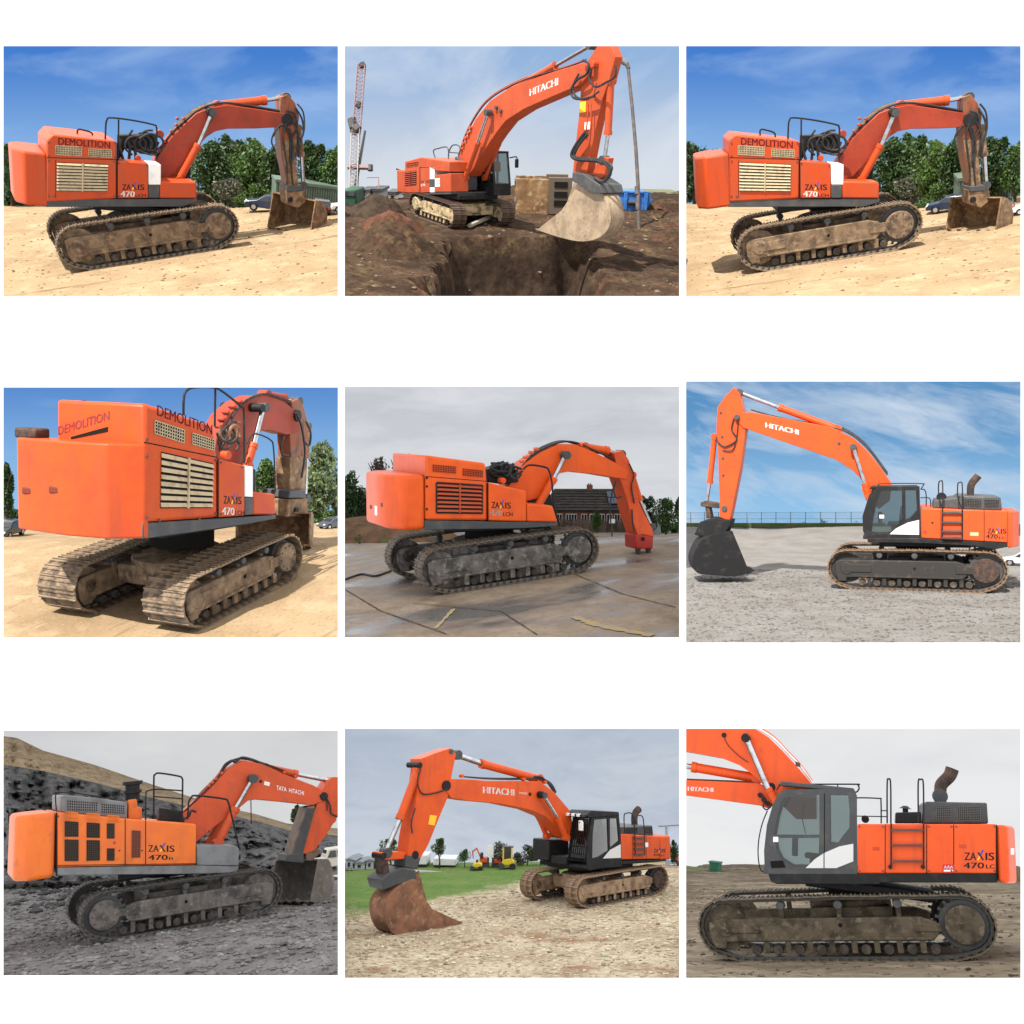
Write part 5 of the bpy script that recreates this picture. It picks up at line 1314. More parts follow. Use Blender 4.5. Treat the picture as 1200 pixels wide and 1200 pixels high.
    tc = [n for n in nt.nodes if n.type == 'TEX_COORD'][0].outputs['Object']; src = bs.inputs['Base Color'].links[0].from_socket
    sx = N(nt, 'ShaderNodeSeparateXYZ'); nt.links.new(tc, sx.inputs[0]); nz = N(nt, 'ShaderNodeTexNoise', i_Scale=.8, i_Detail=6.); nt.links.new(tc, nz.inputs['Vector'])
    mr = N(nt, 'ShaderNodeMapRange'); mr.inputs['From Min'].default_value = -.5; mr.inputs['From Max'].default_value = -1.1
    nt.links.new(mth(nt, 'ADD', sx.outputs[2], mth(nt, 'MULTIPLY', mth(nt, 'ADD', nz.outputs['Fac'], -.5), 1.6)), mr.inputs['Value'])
    pit_shade = mixc(nt, noise_fac(nt, tc, 2.5, lo=.4, hi=.65), (.022, .014, .010), (.042, .027, .018))
    nt.links.new(mixc(nt, mr.outputs[0], src, pit_shade), bs.inputs['Base Color'])
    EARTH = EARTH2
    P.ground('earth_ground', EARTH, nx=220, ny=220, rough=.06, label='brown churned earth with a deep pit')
    P.sky(skymat('sky_hazy_blue', (146, 180, 222), (216, 221, 227), (220, 228, 239), .42, .66, scale=.05, stretch=(.9, 1, 1.5), z0=9, z1=25, seed=2.5, rot=.4))
    def heap(uv0, uv1, top, mat, label, seed, depth=1.0):
        a, b = P.gpt(*uv0), P.gpt(*uv1); m = (a+b)/2; k = P.mpp(m); r = (b-a).length/2; H = ((uv0[1]+uv1[1])/2-top)*k
        mb = MB(); nr, na = 26, 72; vs = [(0, 0, H)]
        for i in range(1, nr+1):
            for j in range(na):
                an = j*2*math.pi/na; t = i/nr
                rr = r*t*(1+.12*noise.noise(Vector((math.cos(an)*1.3, math.sin(an)*1.3, seed))))
                q = Vector((math.cos(an)*t, math.sin(an)*t, seed*.77)); z = H*(1-t**1.25)*(1+.25*noise.noise(q*2.3))+H*(.16*noise.noise(q*4)+.10*noise.noise(q*9)+.05*noise.noise(q*20))*(1-t**3)
                vs.append((rr*math.cos(an), rr*depth*math.sin(an), z-.12*t-.35*t**6))
        mb.add(vs, [(0, 1+j, 1+(j+1) % na) for j in range(na)]+[(1+(i-1)*na+j, 1+i*na+j, 1+i*na+(j+1) % na, 1+(i-1)*na+(j+1) % na) for i in range(1, nr) for j in range(na)])
        o = mb.build('earth_heap', mat, None, P.frame(m)); tag(o, label, 'earth heap', 'heaps of earth round the pit')
    EDK = surf('earth_dark', (.05, .036, .026), [((.028, .02, .015), 2, .4, .6)], rough=.95, bump=1., bscale=5)
    ERD = surf('earth_red', (.095, .042, .026), [((.05, .026, .018), 1.6, .42, .6)], rough=.95, bump=1., bscale=5)
    heap((5, 602), (240, 598), 533, EDK, 'dark earth heap beside the tracks, below the tower crane', 1)
    heap((40, 655), (300, 650), 592, ERD, 'reddish earth heap before the dark one', 2)
    heap((10, 728), (345, 716), 618, EARTH, 'brown rough heap between the red one and the pit', 3)
    heap((570, 560), (800, 560), 484, EARTH, 'long low earth bank behind the trench box', 4, .4)
    heap((760, 575), (960, 570), 497, EARTH, 'earth bank between trench box and blue skip', 5, .4)
    heap((1040, 590), (1260, 585), 548, EARTH, 'flat earth heap past the blue skip', 6, .6)
    heap((1090, 700), (1260, 690), 655, EARTH, 'small clod heap at the pit edge, beyond the pole', 7)
    gx = surf('far_green_field', (.10, .12, .06), [((.14, .13, .08), 1, .4, .6)], rough=.95)
    rt, w, H, k = block(P, (800, 520), (1200, 520), 8, 6, gx, 'field', 'far green field on the horizon', None, 'structure', part='field_surface')
    P.scatter('stones', surf('pale_stone', (.13, .10, .07), rough=.9), 1400, .03, .16, (-16, 24, -22, 14), 'loose stones and clods on the earth', 4, .7)
    # tower crane
    CR = surf('crane_steel', (.23, .15, .15), rough=.6); CW = surf('crane_white', (.34, .31, .31), rough=.6)
    def lattice(rt, name, uv0, uv1, w, mat, n):
        q = [P.frame(cb).inverted() @ (P.M @ P.Mi @ (P.ray(*t)*dep)) for t in (uv0, uv1)]
        a, b = q
        d = (b-a).normalized(); s = Vector((d.z, 0, -d.x)); yv = Vector((0, 1, 0))
        cs = [(s*i+yv*j)*w/2 for i, j in ((-1, -1), (1, -1), (1, 1), (-1, 1))]
        mb = MB()
        for c in cs: mb.tube([a+c, b+c], w*.06, 4)
        L = (b-a).length
        for i in range(n):
            t0, t1 = a+d*L*i/n, a+d*L*(i+1)/n
            for c0, c1 in zip(cs, cs[1:]+cs[:1]): mb.tube([t0+c0, t1+c1], w*.035, 3); mb.tube([t1+c0, t1+c1], w*.035, 3)
        return mb.build(name, mat, rt, smooth=False)
    cb = P.gpt(42, 545); dep = (P.W @ cb).y
    rt = empty('tower_crane', P.frame(cb)); tag(rt, 'tall lattice tower crane with raised jib on the horizon', 'tower crane')
    lattice(rt, 'mast', (42, 545), (50, 320), .46, CW, 16); lattice(rt, 'jib', (52, 320), (71, 78), .44, CR, 17)
    fr = P.frame(cb).inverted()
    pp = lambda u, v: fr @ (P.ray(u, v)*dep)
    MB().tube([pp(36, 268), pp(44, 300)], .26, 6).build('machinery_deck', DARK, rt); MB().tube([pp(44, 300), pp(58, 312)], .34, 6).build('operator_cab', DARK, rt)
    MB().tube([pp(70, 74), pp(76, 84)], .2, 6).build('jib_head', DARK, rt); MB().tube([pp(56, 215), pp(66, 222)], .22, 6).build('pulley_block', DARK, rt)
    rt = empty('mobile_crane', P.frame(cb)); tag(rt, 'thin leaning crane jib with cross arm before the tower crane', 'crane')
    MB().tube([pp(44, 540), pp(84, 310)], .12, 5, .07).build('jib', DARK, rt); q = MB().tube([pp(22, 436), pp(104, 438)], .15, 5); q.build('cross_arm', CR, rt); MB().tube([pp(102, 430), pp(102, 450)], .16, 6).build('hook_block', DARK, rt)
    rt = empty('street_lamp', P.frame(cb)); tag(rt, 'thin street lamp on the horizon next to the cranes', 'street lamp')
    MB().tube([pp(132, 545), pp(131, 474)], .05, 5, .03).build('pole', CR, rt); MB().tube([pp(131, 474), pp(90, 475)], .03, 4).build('lamp_arm', CR, rt)
    cg = surf('lorry_green', (.02, .07, .04), rough=.5)
    rt, w, H, k = block(P, (6, 570), (54, 570), 52, 3, cg, 'lorry', 'dark green lorry cut off by the crane foot', 'lorry', bevel=.1)
    MB().box((w*.1, -.05, H*.55), (w*.9, 0, H*.9)).build('windscreen', CARGLASS, rt, bevel=.05)
    for i, (u, w) in enumerate(((72, 22), (110, 30), (165, 34))):
        r2, ww, hh, kk = block(P, (u, 545), (u+w, 545), 18+5*(i == 1), 3, [WHITE, surf('shed_grey', (.3, .32, .33), rough=.7), WHITE][i], 'site_hut', ['small white hut at the crane foot', 'grey hut below the street lamp', 'white hut just before the machine tail'][i], 'hut', group='huts on the horizon')
        MB().box((-.1, -.1, hh), (ww+.1, 3.1, hh+.15)).build('roof', DARK, r2); MB().box((ww*.3, -.04, hh*.35), (ww*.6, 0, hh*.75)).build('window', CARGLASS, r2)
    # trench box
    TB = surf('trench_box_rust', (.22, .125, .058), [((.12, .062, .03), 1.2, .42, .64), ((.38, .27, .15), 4, .52, .7)], rough=.8, bump=.2)
    rt, w, H, k = block(P, (612, 600), (726, 600), 115, .35, TB, 'trench_box', 'rusty tan steel trench box standing behind the machine', 'trench box', part='side_panel')
    MB().box((0, 4.0, 0), (w, 4.3, H)).build('side_panel', TB, rt, bevel=.02)
    for x in (w-.35, .1):
        for z in (.3, H*.75): MB().tube([(x, .3, z+.2), (x, 4.05, z+.2)], .18, 8).build('spreader', DARK, rt)
    for y in (-.12, 3.9): MB().box((w, y, 0), (w+1.25, y+.5, H+.1)).build('end_post', surf('post_dark_rust', (.10, .075, .055), rough=.8), rt, bevel=.02)
    for z in (.25, .5, .78): MB().box((w+.3, -.16, H*z), (w+1.0, -.11, H*z+.28)).build('post_slot', DARKNESS, rt)
    # skip
    BL = surf('skip_blue', (.03, .15, .46), [((.02, .09, .3), 2, .42, .62), ((.2, .2, .2), 7, .6, .74)], rough=.5)
    b0 = P.gpt(935, 590); k = P.mpp(b0); rt = empty('skip', P.frame(b0)); tag(rt, 'bright blue skip on the earth behind the bucket', 'skip')
    w = 158*k; H = 68*k
    MB().prism([(0, 0), (w*.82, 0), (w, H*.55), (w*.9, H*.92), (-.25*w, H*.95), (-.2*w, H*.3)], 0, 3.2).build('body', BL, rt, bevel=.05)
    MB().prism([(-.27*w, H*.9), (w*.93, H*.88), (w*.93, H), (-.27*w, H*1.0)], -.08, .12).build('rim', BL, rt, bevel=.03)
    for x in (.1, .35, .62, .8): MB().box((w*x, -.12, H*.08), (w*x+.2, .0, H*.9)).build('side_rib', BL, rt, bevel=.02)
    MB().tube([(w*.45, -.15, H*.45), (w*.62, -.15, H*.45)], .12, 8).build('lifting_lug', DARK, rt)
    # steel pole standing beside the arm
    A = P.gpt(1045, 652); d1 = (P.W @ A).y; PL = surf('pole_dark_steel', (.06, .05, .05), [((.12, .09, .07), 3, .45, .7)], rough=.6)
    fr = P.frame(A).inverted(); rt = empty('steel_pole', P.frame(A)); tag(rt, 'tall dark steel pole with cap block planted by the bucket', 'pole')
    pp2 = lambda u, v: fr @ (P.ray(u, v)*d1)
    MB().tube([pp2(1046, 665), pp2(1043, 500), pp2(1036, 380), pp2(1022, 220), pp2(1008, 88)], .105, 10, .085).build('shaft', PL, rt)
    MB().tube([pp2(1010, 92), pp2(1003, 72)], .11, 8).build('shackle', DARK, rt)
    MB().tube([pp2(1006, 78), pp2(990, 66), pp2(964, 48)], .1, 8, .2).build('cap_block', surf('block_grey', (.14, .15, .15), rough=.6), rt)
    for (u, v) in ((1043, 575), (1040, 520)): MB().tube([pp2(u-1, v-14), pp2(u, v+14)], .125, 10).build('collar', PL, rt)
    # plank over the lip
    a, b = P.gpt(450, 655), P.gpt(520, 632); q = MB().tube([a+Vector((0, 0, .15)), b+Vector((0, 0, .25))], .11, 6); tag(q.build('concrete_post', surf('post_grey', (.3, .27, .22), rough=.9), None, P.W), 'pale broken concrete post lying at the pit lip', 'post')
    P.finish()
site_pit()
# ---------------------------------------------------------------- machine on a wide gravel yard, black bucket
GRAVELM = surf('gravel_pale', (.195, .187, .18), [((.145, .138, .132), 20, .45, .62), ((.25, .238, .222), 30, .52, .68), ((.15, .14, .128), .6, .4, .65)], rough=.95, bump=.9, bscale=34, island=.6)
def site_gravel():
    P = Site((800, 440), (804, 447, 1196, 753), (820, 705), 36.9, 177, 3.2, 1., 0, .62, 1, 84)
    OR = paint('paint_sun_orange', (.50, .062, .010), dirt=(.14, .06, .03), amt=.36, fade=(.42, .052, .012))
    SHR = surf('shoe_rust', (.17, .105, .06), [((.08, .05, .03), 4, .42, .6)], rough=.75, bump=.2)
    FRK = surf('frame_black_mud', (.022, .02, .019), [((.09, .06, .036), 3, .56, .74)], rough=.6, bump=.2)
    e = Exc(P, 'orange excavator with black bucket on a wide gravel yard', OR)
    e.zbase = e.xzs((900, 590), 1.6)[1]
    e.tracks((1100, 768), (545, 752), (1142, 700), (510, 680), (830, 616), 1.8, .62, SHR, FRK, hubmat=RUSTY)
    e.prism('engine_housing', [(838, 466), (1142, 477), (1142, 588), (838, 572)], 1.6, 3.2, bevel=.04)
    e.counterweight((1142, 478), (1142, 606), 1.6, (1182, 540), 1.6, cham=(.3, .5), corner=.08)
    for a, b in (((908, 470), (908, 575)), ((985, 472), (985, 578)), ((1060, 474), (1060, 582))): e.seam(a, b, 1.6, .012)
    e.prism('skirt', [(648, 572), (840, 573), (1142, 589), (1142, 603), (1095, 612), (1025, 600), (840, 590), (652, 587)], 1.57, 3.1, mat=BLACK, bevel=.02)
    e.prism('top_hood', [(880, 462), (885, 440), (962, 430), (970, 422), (1118, 428), (1123, 474), (880, 466)], 1.2, 2.4, mat=DARK, bevel=.04)
    e.vent([(990, 434), (1050, 436), (1050, 462), (990, 460)], 10, 5, 1.2, DARK); e.vent([(1060, 436), (1112, 438), (1112, 464), (1060, 462)], 9, 5, 1.2, DARK)
    exhaust(e, [(1012, 425), (1012, 398), (1018, 378), (1040, 352)], .2, .125, RUSTY)
    e.boss('filter_cap', (910, 428), .5, .18, .12, BLACK); e.boss('filter_body', (912, 440), .6, .13, .3, BLACK)
    ladder(e, (914, 470), (912, 570), (982, 472), (982, 572), (482, 516, 548, 570), 1.6, loop=[[(914, 470), (901, 430), (900, 380), (907, 371), (914, 380), (914, 470)], [(982, 470), (968, 430), (967, 385), (974, 376), (983, 385), (983, 470)]])
    e.tube('handrail', [(836, 400), (850, 402), (856, 420), (856, 460)], 1.2, .02, BLACK); e.tube('handrail', [(836, 430), (868, 432), (872, 462)], 1.2, .02, BLACK)
    zaxis(e, 1072, 1138, 555, 17, 1.6, 1); e.text('470', (1066, 573), (1108, 574), 15, 1.6, BLACKTXT); e.text('LC', (1112, 574), (1136, 575), 8, 1.6, BLACKTXT)
    e.prism('data_plate', [(1010, 551), (1040, 552), (1040, 564), (1010, 563)], 1.606, .006, mat=BEIGE, bevel=0)
    e.boss('door_latch', (878, 518), 1.61, .04, .03, BLACK); e.boss('door_latch', (852, 550), 1.61, .06, .03, surf('red_latch', (.3, .02, .02)))
    cab = cab_rest(e, [(650, 575), (634, 548), (632, 495), (655, 420), (685, 390), (833, 392), (837, 575)], 1.55, 1.05,
        [[(668, 505), (680, 450), (692, 412), (704, 405), (770, 405), (772, 500), (735, 555), (690, 560), (662, 555)], [(782, 404), (820, 404), (824, 478), (800, 505), (784, 512)]], mat=BLACK)
    e.prism('door_panel', [(728, 558), (750, 538), (790, 518), (831, 508), (831, 560)], 1.565, .03, mat=surf('silver_panel', (.55, .55, .54), rough=.4), parent=cab, bevel=0)
    e.tube('roof_rail', [(690, 386), (700, 380), (835, 380), (846, 385), (838, 398)], 1.4, .02, BLACK)
    e.prism('inspection_sticker', [(692, 490), (708, 490), (708, 502), (692, 502)], 1.53, .006, mat=WHITE, bevel=0)
    boom = e.prism('boom', [(183, 150), (205, 130), (240, 128), (330, 146), (440, 166), (520, 181), (600, 220), (650, 268), (692, 320), (735, 382), (728, 440), (690, 470), (655, 440), (640, 378), (600, 336), (540, 296), (440, 262), (300, 214), (212, 184)], .42, .84, bevel=.02)
    e.text('HITACHI', (291, 182), (408, 208), 17, .42, WHITETXT, boom, bold=.03)
    e.boss('pin_boss', (190, 146), .55, .11, 1.1, DARK); e.boss('pin_boss', (598, 250), .75, .10, 1.5, DARK); e.boss('boom_stop', (549, 238), .46, .06, .1, DARK)
    e.ram('boom_cylinder', (655, 425), (640, 378), (600, 252), .6, .12, OR, twin=-.6)
    e.prism('boom_foot_bracket', [(628, 398), (655, 385), (660, 430), (645, 440)], .62, .25, bevel=.02)
    e.ram('arm_cylinder', (545, 188), (338, 112), (200, 60), .05, .14, OR)
    for k in range(4): e.tube('boom_pipe', [(240, 120), (350, 156-k*2), (480, 180-k*3), (560, 192-k*3), (640, 246-k*3), (720, 350-k*3)], .3-.18*k, .025, RUBBER)
    arm = e.prism('arm', [(152, 70), (180, 42), (200, 62), (212, 122), (222, 184), (212, 260), (202, 330), (174, 470), (165, 512), (130, 498), (128, 400), (124, 262), (118, 190), (122, 112)], .36, .72, bevel=.02)
    for q in ((133, 130), (138, 215), (140, 290), (142, 350)): e.boss('pipe_clamp', q, .40, .05, .1, DARK)
    e.ram('bucket_cylinder', (112, 215), (95, 380), (84, 450), .05, .12, OR)
    e.tube('hydraulic_hose', [(180, 150), (172, 190), (190, 225), (150, 250), (125, 235), (118, 215)], .42, .03, RUBBER); e.tube('hydraulic_hose', [(195, 150), (190, 215), (175, 262), (140, 262)], .42, .025, RUBBER)
    e.prism('link', [(62, 446), (78, 442), (155, 455), (155, 470), (76, 462), (62, 460)], .3, .6, mat=RUSTY, bevel=.03); e.prism('link', [(78, 450), (92, 450), (102, 500), (82, 502)], .25, .5, mat=RUSTY, bevel=.03)
    BK = surf('bucket_black', (.013, .013, .014), [((.03, .027, .024), 3, .55, .75)], rough=.75, spec=.12)
    e.prism('hitch', [(40, 560), (60, 515), (100, 500), (172, 508), (165, 530), (150, 556), (110, 575)], .5, 1.0, mat=BK, bevel=.04); e.boss('hitch_pin', (146, 468), .42, .12, .84, DARK)
    e.bucket([(212, 695), (165, 706), (90, 700), (32, 690), (14, 655), (22, 615), (50, 572), (100, 556), (152, 548)], .85, 1.7, BK, 5, yaw=18, tooth=.25)
    def berm(x, y):
        d = P.depth(x, y); b = max(0, 1-abs(d-64)/11); b = b*b*(3-2*b)
        return 1.0*b*(.75+.5*noise.noise(Vector((x*.15, 3, 0))))+.05*noise.noise(Vector((x*.3, y*.3, 0)))*(1 if abs(y) > 3 else .2)
    P.set_far(524, 41, 14, berm)
    P.ground('gravel_ground', GRAVELM, nx=180, ny=180, rough=.03, label='wide yard of pale crushed gravel')
    b = [P.gpt(15, 935), P.gpt(1185, 935), P.gpt(15, 700), P.gpt(1185, 700)]
    P.scatter('gravel', GRAVELM, 12000, .02, .075, (min(p.x for p in b), max(p.x for p in b), min(p.y for p in b), max(p.y for p in b)), 'loose gravel stones over the yard', 3, .7)
    P.sky(skymat('sky_bright_blue', (92, 148, 198), (150, 198, 236), (196, 212, 230), .46, .72, scale=.075, stretch=(.6, 1, 2.2), z0=10, z1=22, seed=6.2, rot=-.25, cloud2=(205, 220, 236)))
    # grass strip, fence, bushes
    GR = surf('far_grass', (.07, .10, .035), [((.12, .12, .05), 1.2, .42, .64)], rough=.95)
    r2, w, H, k = block(P, (-30, 530), (660, 530), 10, .8, GR, 'grass_verge', 'low green grass verge below the far fence', None, 'structure', part='verge_surface')
    b0 = P.gpt(-20, 527); k = P.mpp(b0); rt = empty('chain_link_fence', P.frame(b0)); tag(rt, 'long thin wire fence across the far end of the gravel yard', 'fence')
    FG = surf('fence_steel', (.13, .16, .19), rough=.5, metal=.3); Ht = 46*k
    for i in range(14): MB().tube([(i*48*k, .1, 0), (i*48*k, .1, Ht)], 1.1*k, 5).build('post', FG, rt)
    L = 660*k
    for t in (.97, .5, .08): MB().tube([(0, .1, Ht*t), (L, .1, Ht*t)], .6*k, 4).build('rail', FG, rt)
    mb = MB()
    nd = 110; st = L/nd
    for i in range(-10, nd):
        for d in (1, -1):
            x0, x1 = i*st, i*st+Ht
            if d < 0: x0, x1 = x1, x0
            mb.tube([(x0, .1, .05), (x1, .1, Ht*.95)], .14*k, 3)
    tag(mb.build('wire_mesh', FG, rt, smooth=False), None, None, None, 'stuff')
    for i, (u, top, w) in enumerate(((493, 505, 36), (612, 506, 26), (428, 514, 22))): tree(P, (u, 531), top, w, DULLLEAF, ['rounded bush by the wire fence', 'small bush close to the cab by the fence', 'smallest bush along the wire fence'][i], name='bush', cat='bush', group='bushes by the wire fence', seed=30+i, n=500, trunk=0, lobes=6)
    car(P, (1205, 668), 150, 165, (.45, .46, .48), 'silver car cut off behind the counterweight', group=None)
    P.finish()
site_gravel()
# ---------------------------------------------------------------- machine in a coal pit
def site_coal():
    P = Site((0, 850), (4, 856, 396, 1143), (598, 645), 32.7, 12, 5.0, .6, 0, 1.3, -1, 78)
    OR = paint('paint_yellow_orange', (.66, .145, .022), dirt=(.13, .08, .05), amt=.55, fade=(.60, .12, .03))
    ORB = paint('paint_boom_orange', (.52, .075, .022), dirt=(.12, .07, .05), amt=.5, fade=(.42, .065, .02))
    GY = surf('paint_machine_grey', (.16, .165, .17), [((.10, .095, .09), 2, .45, .7)], rough=.5)
    CSH = surf('shoe_coal', (.10, .085, .075), [((.03, .028, .026), 4, .4, .6)], rough=.7, bump=.2); CFR = surf('frame_coal', (.12, .105, .095), [((.045, .04, .038), 2.5, .4, .62), ((.19, .17, .15), 6, .55, .72)], rough=.7, bump=.2)
    e = Exc(P, 'yellowish orange excavator with grey top hood in a black coal pit', OR)
    e.zbase = e.xzs((500, 520), 1.6)[1]
    e.tracks((385, 765), (930, 672), (285, 672), (992, 612), (560, 556), 1.8, .62, CSH, CFR, beam=(.32, .70))
    e.counterweight((197, 304), (197, 535), 1.6, (48, 450), 1.6, cham=(.35, .45), corner=.14)
    e.prism('engine_housing', [(199, 305), (440, 328), (690, 347), (690, 490), (199, 498)], 1.6, 3.2, bevel=.05)
    for u, v0, v1 in ((440, 330, 492), (512, 335, 490)): e.seam((u, v0), (u, v1), 1.6, .014)
    e.seam((199, 306), (199, 530), 1.6, .02); e.seam((205, 492), (690, 486), 1.6, .01)
    VM = surf('vent_dark_mesh', (.05, .035, .025), rough=.8)
    for q in (((228, 337), (275, 340), (275, 391), (228, 391)), ((305, 342), (350, 345), (350, 395), (305, 394)), ((376, 345), (402, 346), (402, 397), (376, 397)), ((228, 402), (275, 403), (275, 476), (228, 476)), ((305, 404), (350, 405), (350, 474), (305, 475)), ((376, 433), (402, 433), (402, 475), (376, 475))):
        e.vent(q, 7, 9, 1.6, VM)
    for q in (((230, 306), (272, 309), (272, 330), (230, 328)), ((306, 311), (348, 314), (348, 335), (306, 333)), ((378, 317), (416, 320), (416, 340), (378, 338))): e.vent(q, 8, 1, 1.6, OR)
    e.vent([(464, 370), (493, 372), (492, 464), (463, 464)], 3, 12, 1.6, surf('vent_brown', (.16, .04, .02)), mback=surf('vent_brown_back', (.08, .02, .01)))
    for q in ((420, 440), (500, 440), (205, 320)): e.boss('door_latch', q, 1.61, .03, .03, DARK)
    e.boss('torn_sticker', (402, 413), 1.605, .05, .01, surf('sticker_red', (.4, .04, .02)))
    e.prism('front_box', [(692, 422), (826, 422), (840, 434), (840, 494), (692, 492)], 1.6, 1.05, mat=GY, bevel=.03)
    e.prism('skirt', [(199, 500), (690, 492), (840, 496), (832, 519), (640, 523), (199, 527)], 1.58, 3.1, mat=GY, bevel=.02)
    e.prism('left_deck', [(520, 345), (690, 348), (720, 490), (520, 490)], -.5, 1.1, mat=DARK, bevel=.03)
    top = e.prism('top_hood', [(213, 306), (213, 250), (225, 247), (345, 256), (447, 270), (447, 328)], 1.2, 2.4, mat=GY, bevel=.04)
    e.vent([(235, 262), (343, 270), (343, 303), (235, 300)], 14, 4, 1.2, GY); e.vent([(355, 274), (438, 281), (438, 312), (355, 308)], 11, 4, 1.2, GY)
    e.tube('handrail', [(198, 300), (196, 244), (215, 236), (300, 243), (352, 252)], 1.25, .02, BLACK)
    e.prism('exhaust_base', [(450, 330), (452, 262), (480, 258), (484, 285), (499, 290), (499, 332)], .9, .6, bevel=.03)
    a, b = e.P.pt(466, 262, -.6), e.P.pt(466, 197, -.6)
    q = MB().tube([a, b], .24, 20); q.tube([a.lerp(b, .35), a.lerp(b, .55)], .30, 20); q.tube([a.lerp(b, .82), a.lerp(b, 1.02)], .33, 20); q.build('air_filter', BLACK, e.root, bevel=.02)
    zaxis(e, 521, 614, 444, 23, 1.6, 1); e.text('470', (521, 473), (590, 473), 18, 1.6, BLACKTXT); e.text('H', (594, 473), (607, 473), 10, 1.6, BLACKTXT)
    e.tube('handrail', [(541, 330), (541, 190), (545, 174), (560, 168), (625, 178), (640, 186), (642, 210), (640, 340)], 1.4, .03, BLACK)
    e.tube('handrail', [(512, 335), (513, 245), (520, 230), (560, 225), (640, 230)], 1.3, .025, BLACK); e.tube('handrail', [(541, 250), (641, 258)], 1.4, .022, BLACK, smooth=False)
    e.tube('handrail', [(660, 330), (663, 275), (672, 254), (690, 247), (785, 258), (802, 270), (815, 320), (840, 428)], 1.4, .032, BLACK)
    e.tube('hydraulic_hose', [(645, 330), (665, 318), (672, 300), (690, 305)], 1.0, .04, RUBBER); e.prism('deck_gear', [(560, 335), (560, 290), (640, 300), (650, 340)], .5, .5, mat=BLACK, bevel=.03)
    boom = e.prism('boom', [(600, 345), (612, 330), (662, 296), (722, 243), (772, 188), (802, 154), (858, 122), (920, 136), (1000, 172), (1100, 210), (1142, 232), (1142, 264), (1100, 281), (1000, 270), (900, 261), (872, 265), (840, 292), (800, 322), (742, 366), (692, 410), (660, 440), (610, 420)], .42, .84, mat=ORB, bevel=.02)
    e.text('TATA  HITACHI', (972, 226), (1068, 246), 15, .42, WHITETXT, boom, bold=0)
    e.prism('maker_plate', [(930, 196), (949, 201), (947, 214), (928, 209)], .43, .01, mat=WHITE, bevel=0)
    for k in range(5): e.tube('boom_pipe', [(640+k*4, 310), (700, 252-k*2), (760, 190-k*2), (800, 138-k*2), (850, 114+k), (910, 128+k), (1000, 160+k*2)], .34-.15*k, .032, ORB if k % 2 else RUBBER)
    for q in ((735, 212), (748, 200), (760, 188), (780, 168), (1000, 165), (1040, 180)): e.boss('pipe_clamp', q, .45, .05, .2, ORB)
    e.tube('hydraulic_hose', [(775, 172), (790, 140), (815, 125), (828, 132)], .4, .045, RUBBER); e.tube('hydraulic_hose', [(828, 130), (850, 114), (890, 122), (930, 140)], .35, .05, RUBBER)
    e.ram('boom_cylinder', (765, 415), (830, 288), (888, 188), .62, .15, ORB, twin=-.55, rr=.08); e.boss('pin_boss', (892, 186), .78, .13, 1.5, BLACK); e.boss('boom_stop', (918, 197), .46, .05, .1, BLACK)
    e.ram('arm_cylinder', (930, 148), (1045, 172), (1165, 196), .05, .14, ORB); e.prism('cylinder_bracket', [(905, 130), (960, 140), (955, 165), (905, 150)], .3, .6, mat=ORB, bevel=.02)
    e.prism('arm', [(1128, 235), (1152, 196), (1170, 182), (1187, 182), (1215, 250), (1188, 320), (1142, 392), (1104, 440), (1058, 455), (1040, 440), (1062, 400), (1090, 340), (1110, 290)], .38, .76, mat=ORB, bevel=.02)
    e.boss('pin_boss', (1140, 250), .46, .16, .92, BLACK)
    # grey worn guard on the arm's inner face
    WORN = surf('worn_steel', (.16, .105, .07), [((.07, .05, .038), 4, .45, .65)], rough=.5, metal=.3)
    g = e.prism('arm_guard', [(1078, 288), (1108, 282), (1068, 440), (1055, 470), (1020, 470), (1030, 430)], .44, .88, mat=WORN, bevel=.02)
    for k in range(6):
        t = k/5; e.prism('guard_strip', [(1080+26*t, 292), (1084+24*t, 292), (1034+28*t, 460), (1028+28*t, 460)], .46, .03, mat=DARK, parent=g, bevel=0)
    e.ram('bucket_cylinder', (1165, 330), (1132, 388), (1105, 425), .15, .13, ORB); e.tube('hydraulic_hose', [(1140, 240), (1160, 280), (1165, 310), (1187, 320)], .45, .03, RUBBER); e.tube('hydraulic_hose', [(1125, 245), (1148, 262), (1150, 300)], .45, .025, RUBBER)
    e.prism('link', [(1070, 425), (1110, 420), (1130, 445), (1095, 480), (1075, 470)], .35, .7, mat=WORN, bevel=.03); e.prism('bucket_bracket', [(1010, 455), (1065, 448), (1070, 485), (1005, 480)], .5, 1.0, mat=DARK, bevel=.03)
    BS = surf('bucket_steel', (.14, .125, .11), [((.09, .08, .07), 2, .42, .65), ((.25, .22, .19), 5, .55, .72)], rough=.5, bump=.15)
    e.bucket([(1030, 628), (1060, 634), (1105, 634), (1145, 605), (1158, 555), (1146, 505), (1128, 480), (1075, 478)], 1.0, 2.0, BS, 5, yaw=32, tooth=.2)
    def hb(x, y):
        f = .25 if abs(y) < 4 and x < 9 else 1
        return f*(.14*noise.noise(Vector((x*.4, y*.4, 2)))+.07*noise.noise(Vector((x*1.3, y*1.3, 5))))
    P.set_far(535, 37, 12, hb)
    GM = surf('coal_gravel', (.20, .19, .185), [((.13, .122, .118), .5, .4, .62), ((.27, .26, .25), 3, .54, .7), ((.085, .08, .077), 7, .52, .72)], rough=.9, bump=1.2, bscale=11, island=.45)
    P.ground('quarry_ground', GM, nx=200, ny=200, rough=.05, label='grey stony floor of the coal pit')
    b = [P.gpt(15, 875), P.gpt(1185, 875), P.gpt(15, 590), P.gpt(1185, 590)]
    bx = (min(p.x for p in b), max(p.x for p in b), min(p.y for p in b), max(p.y for p in b))
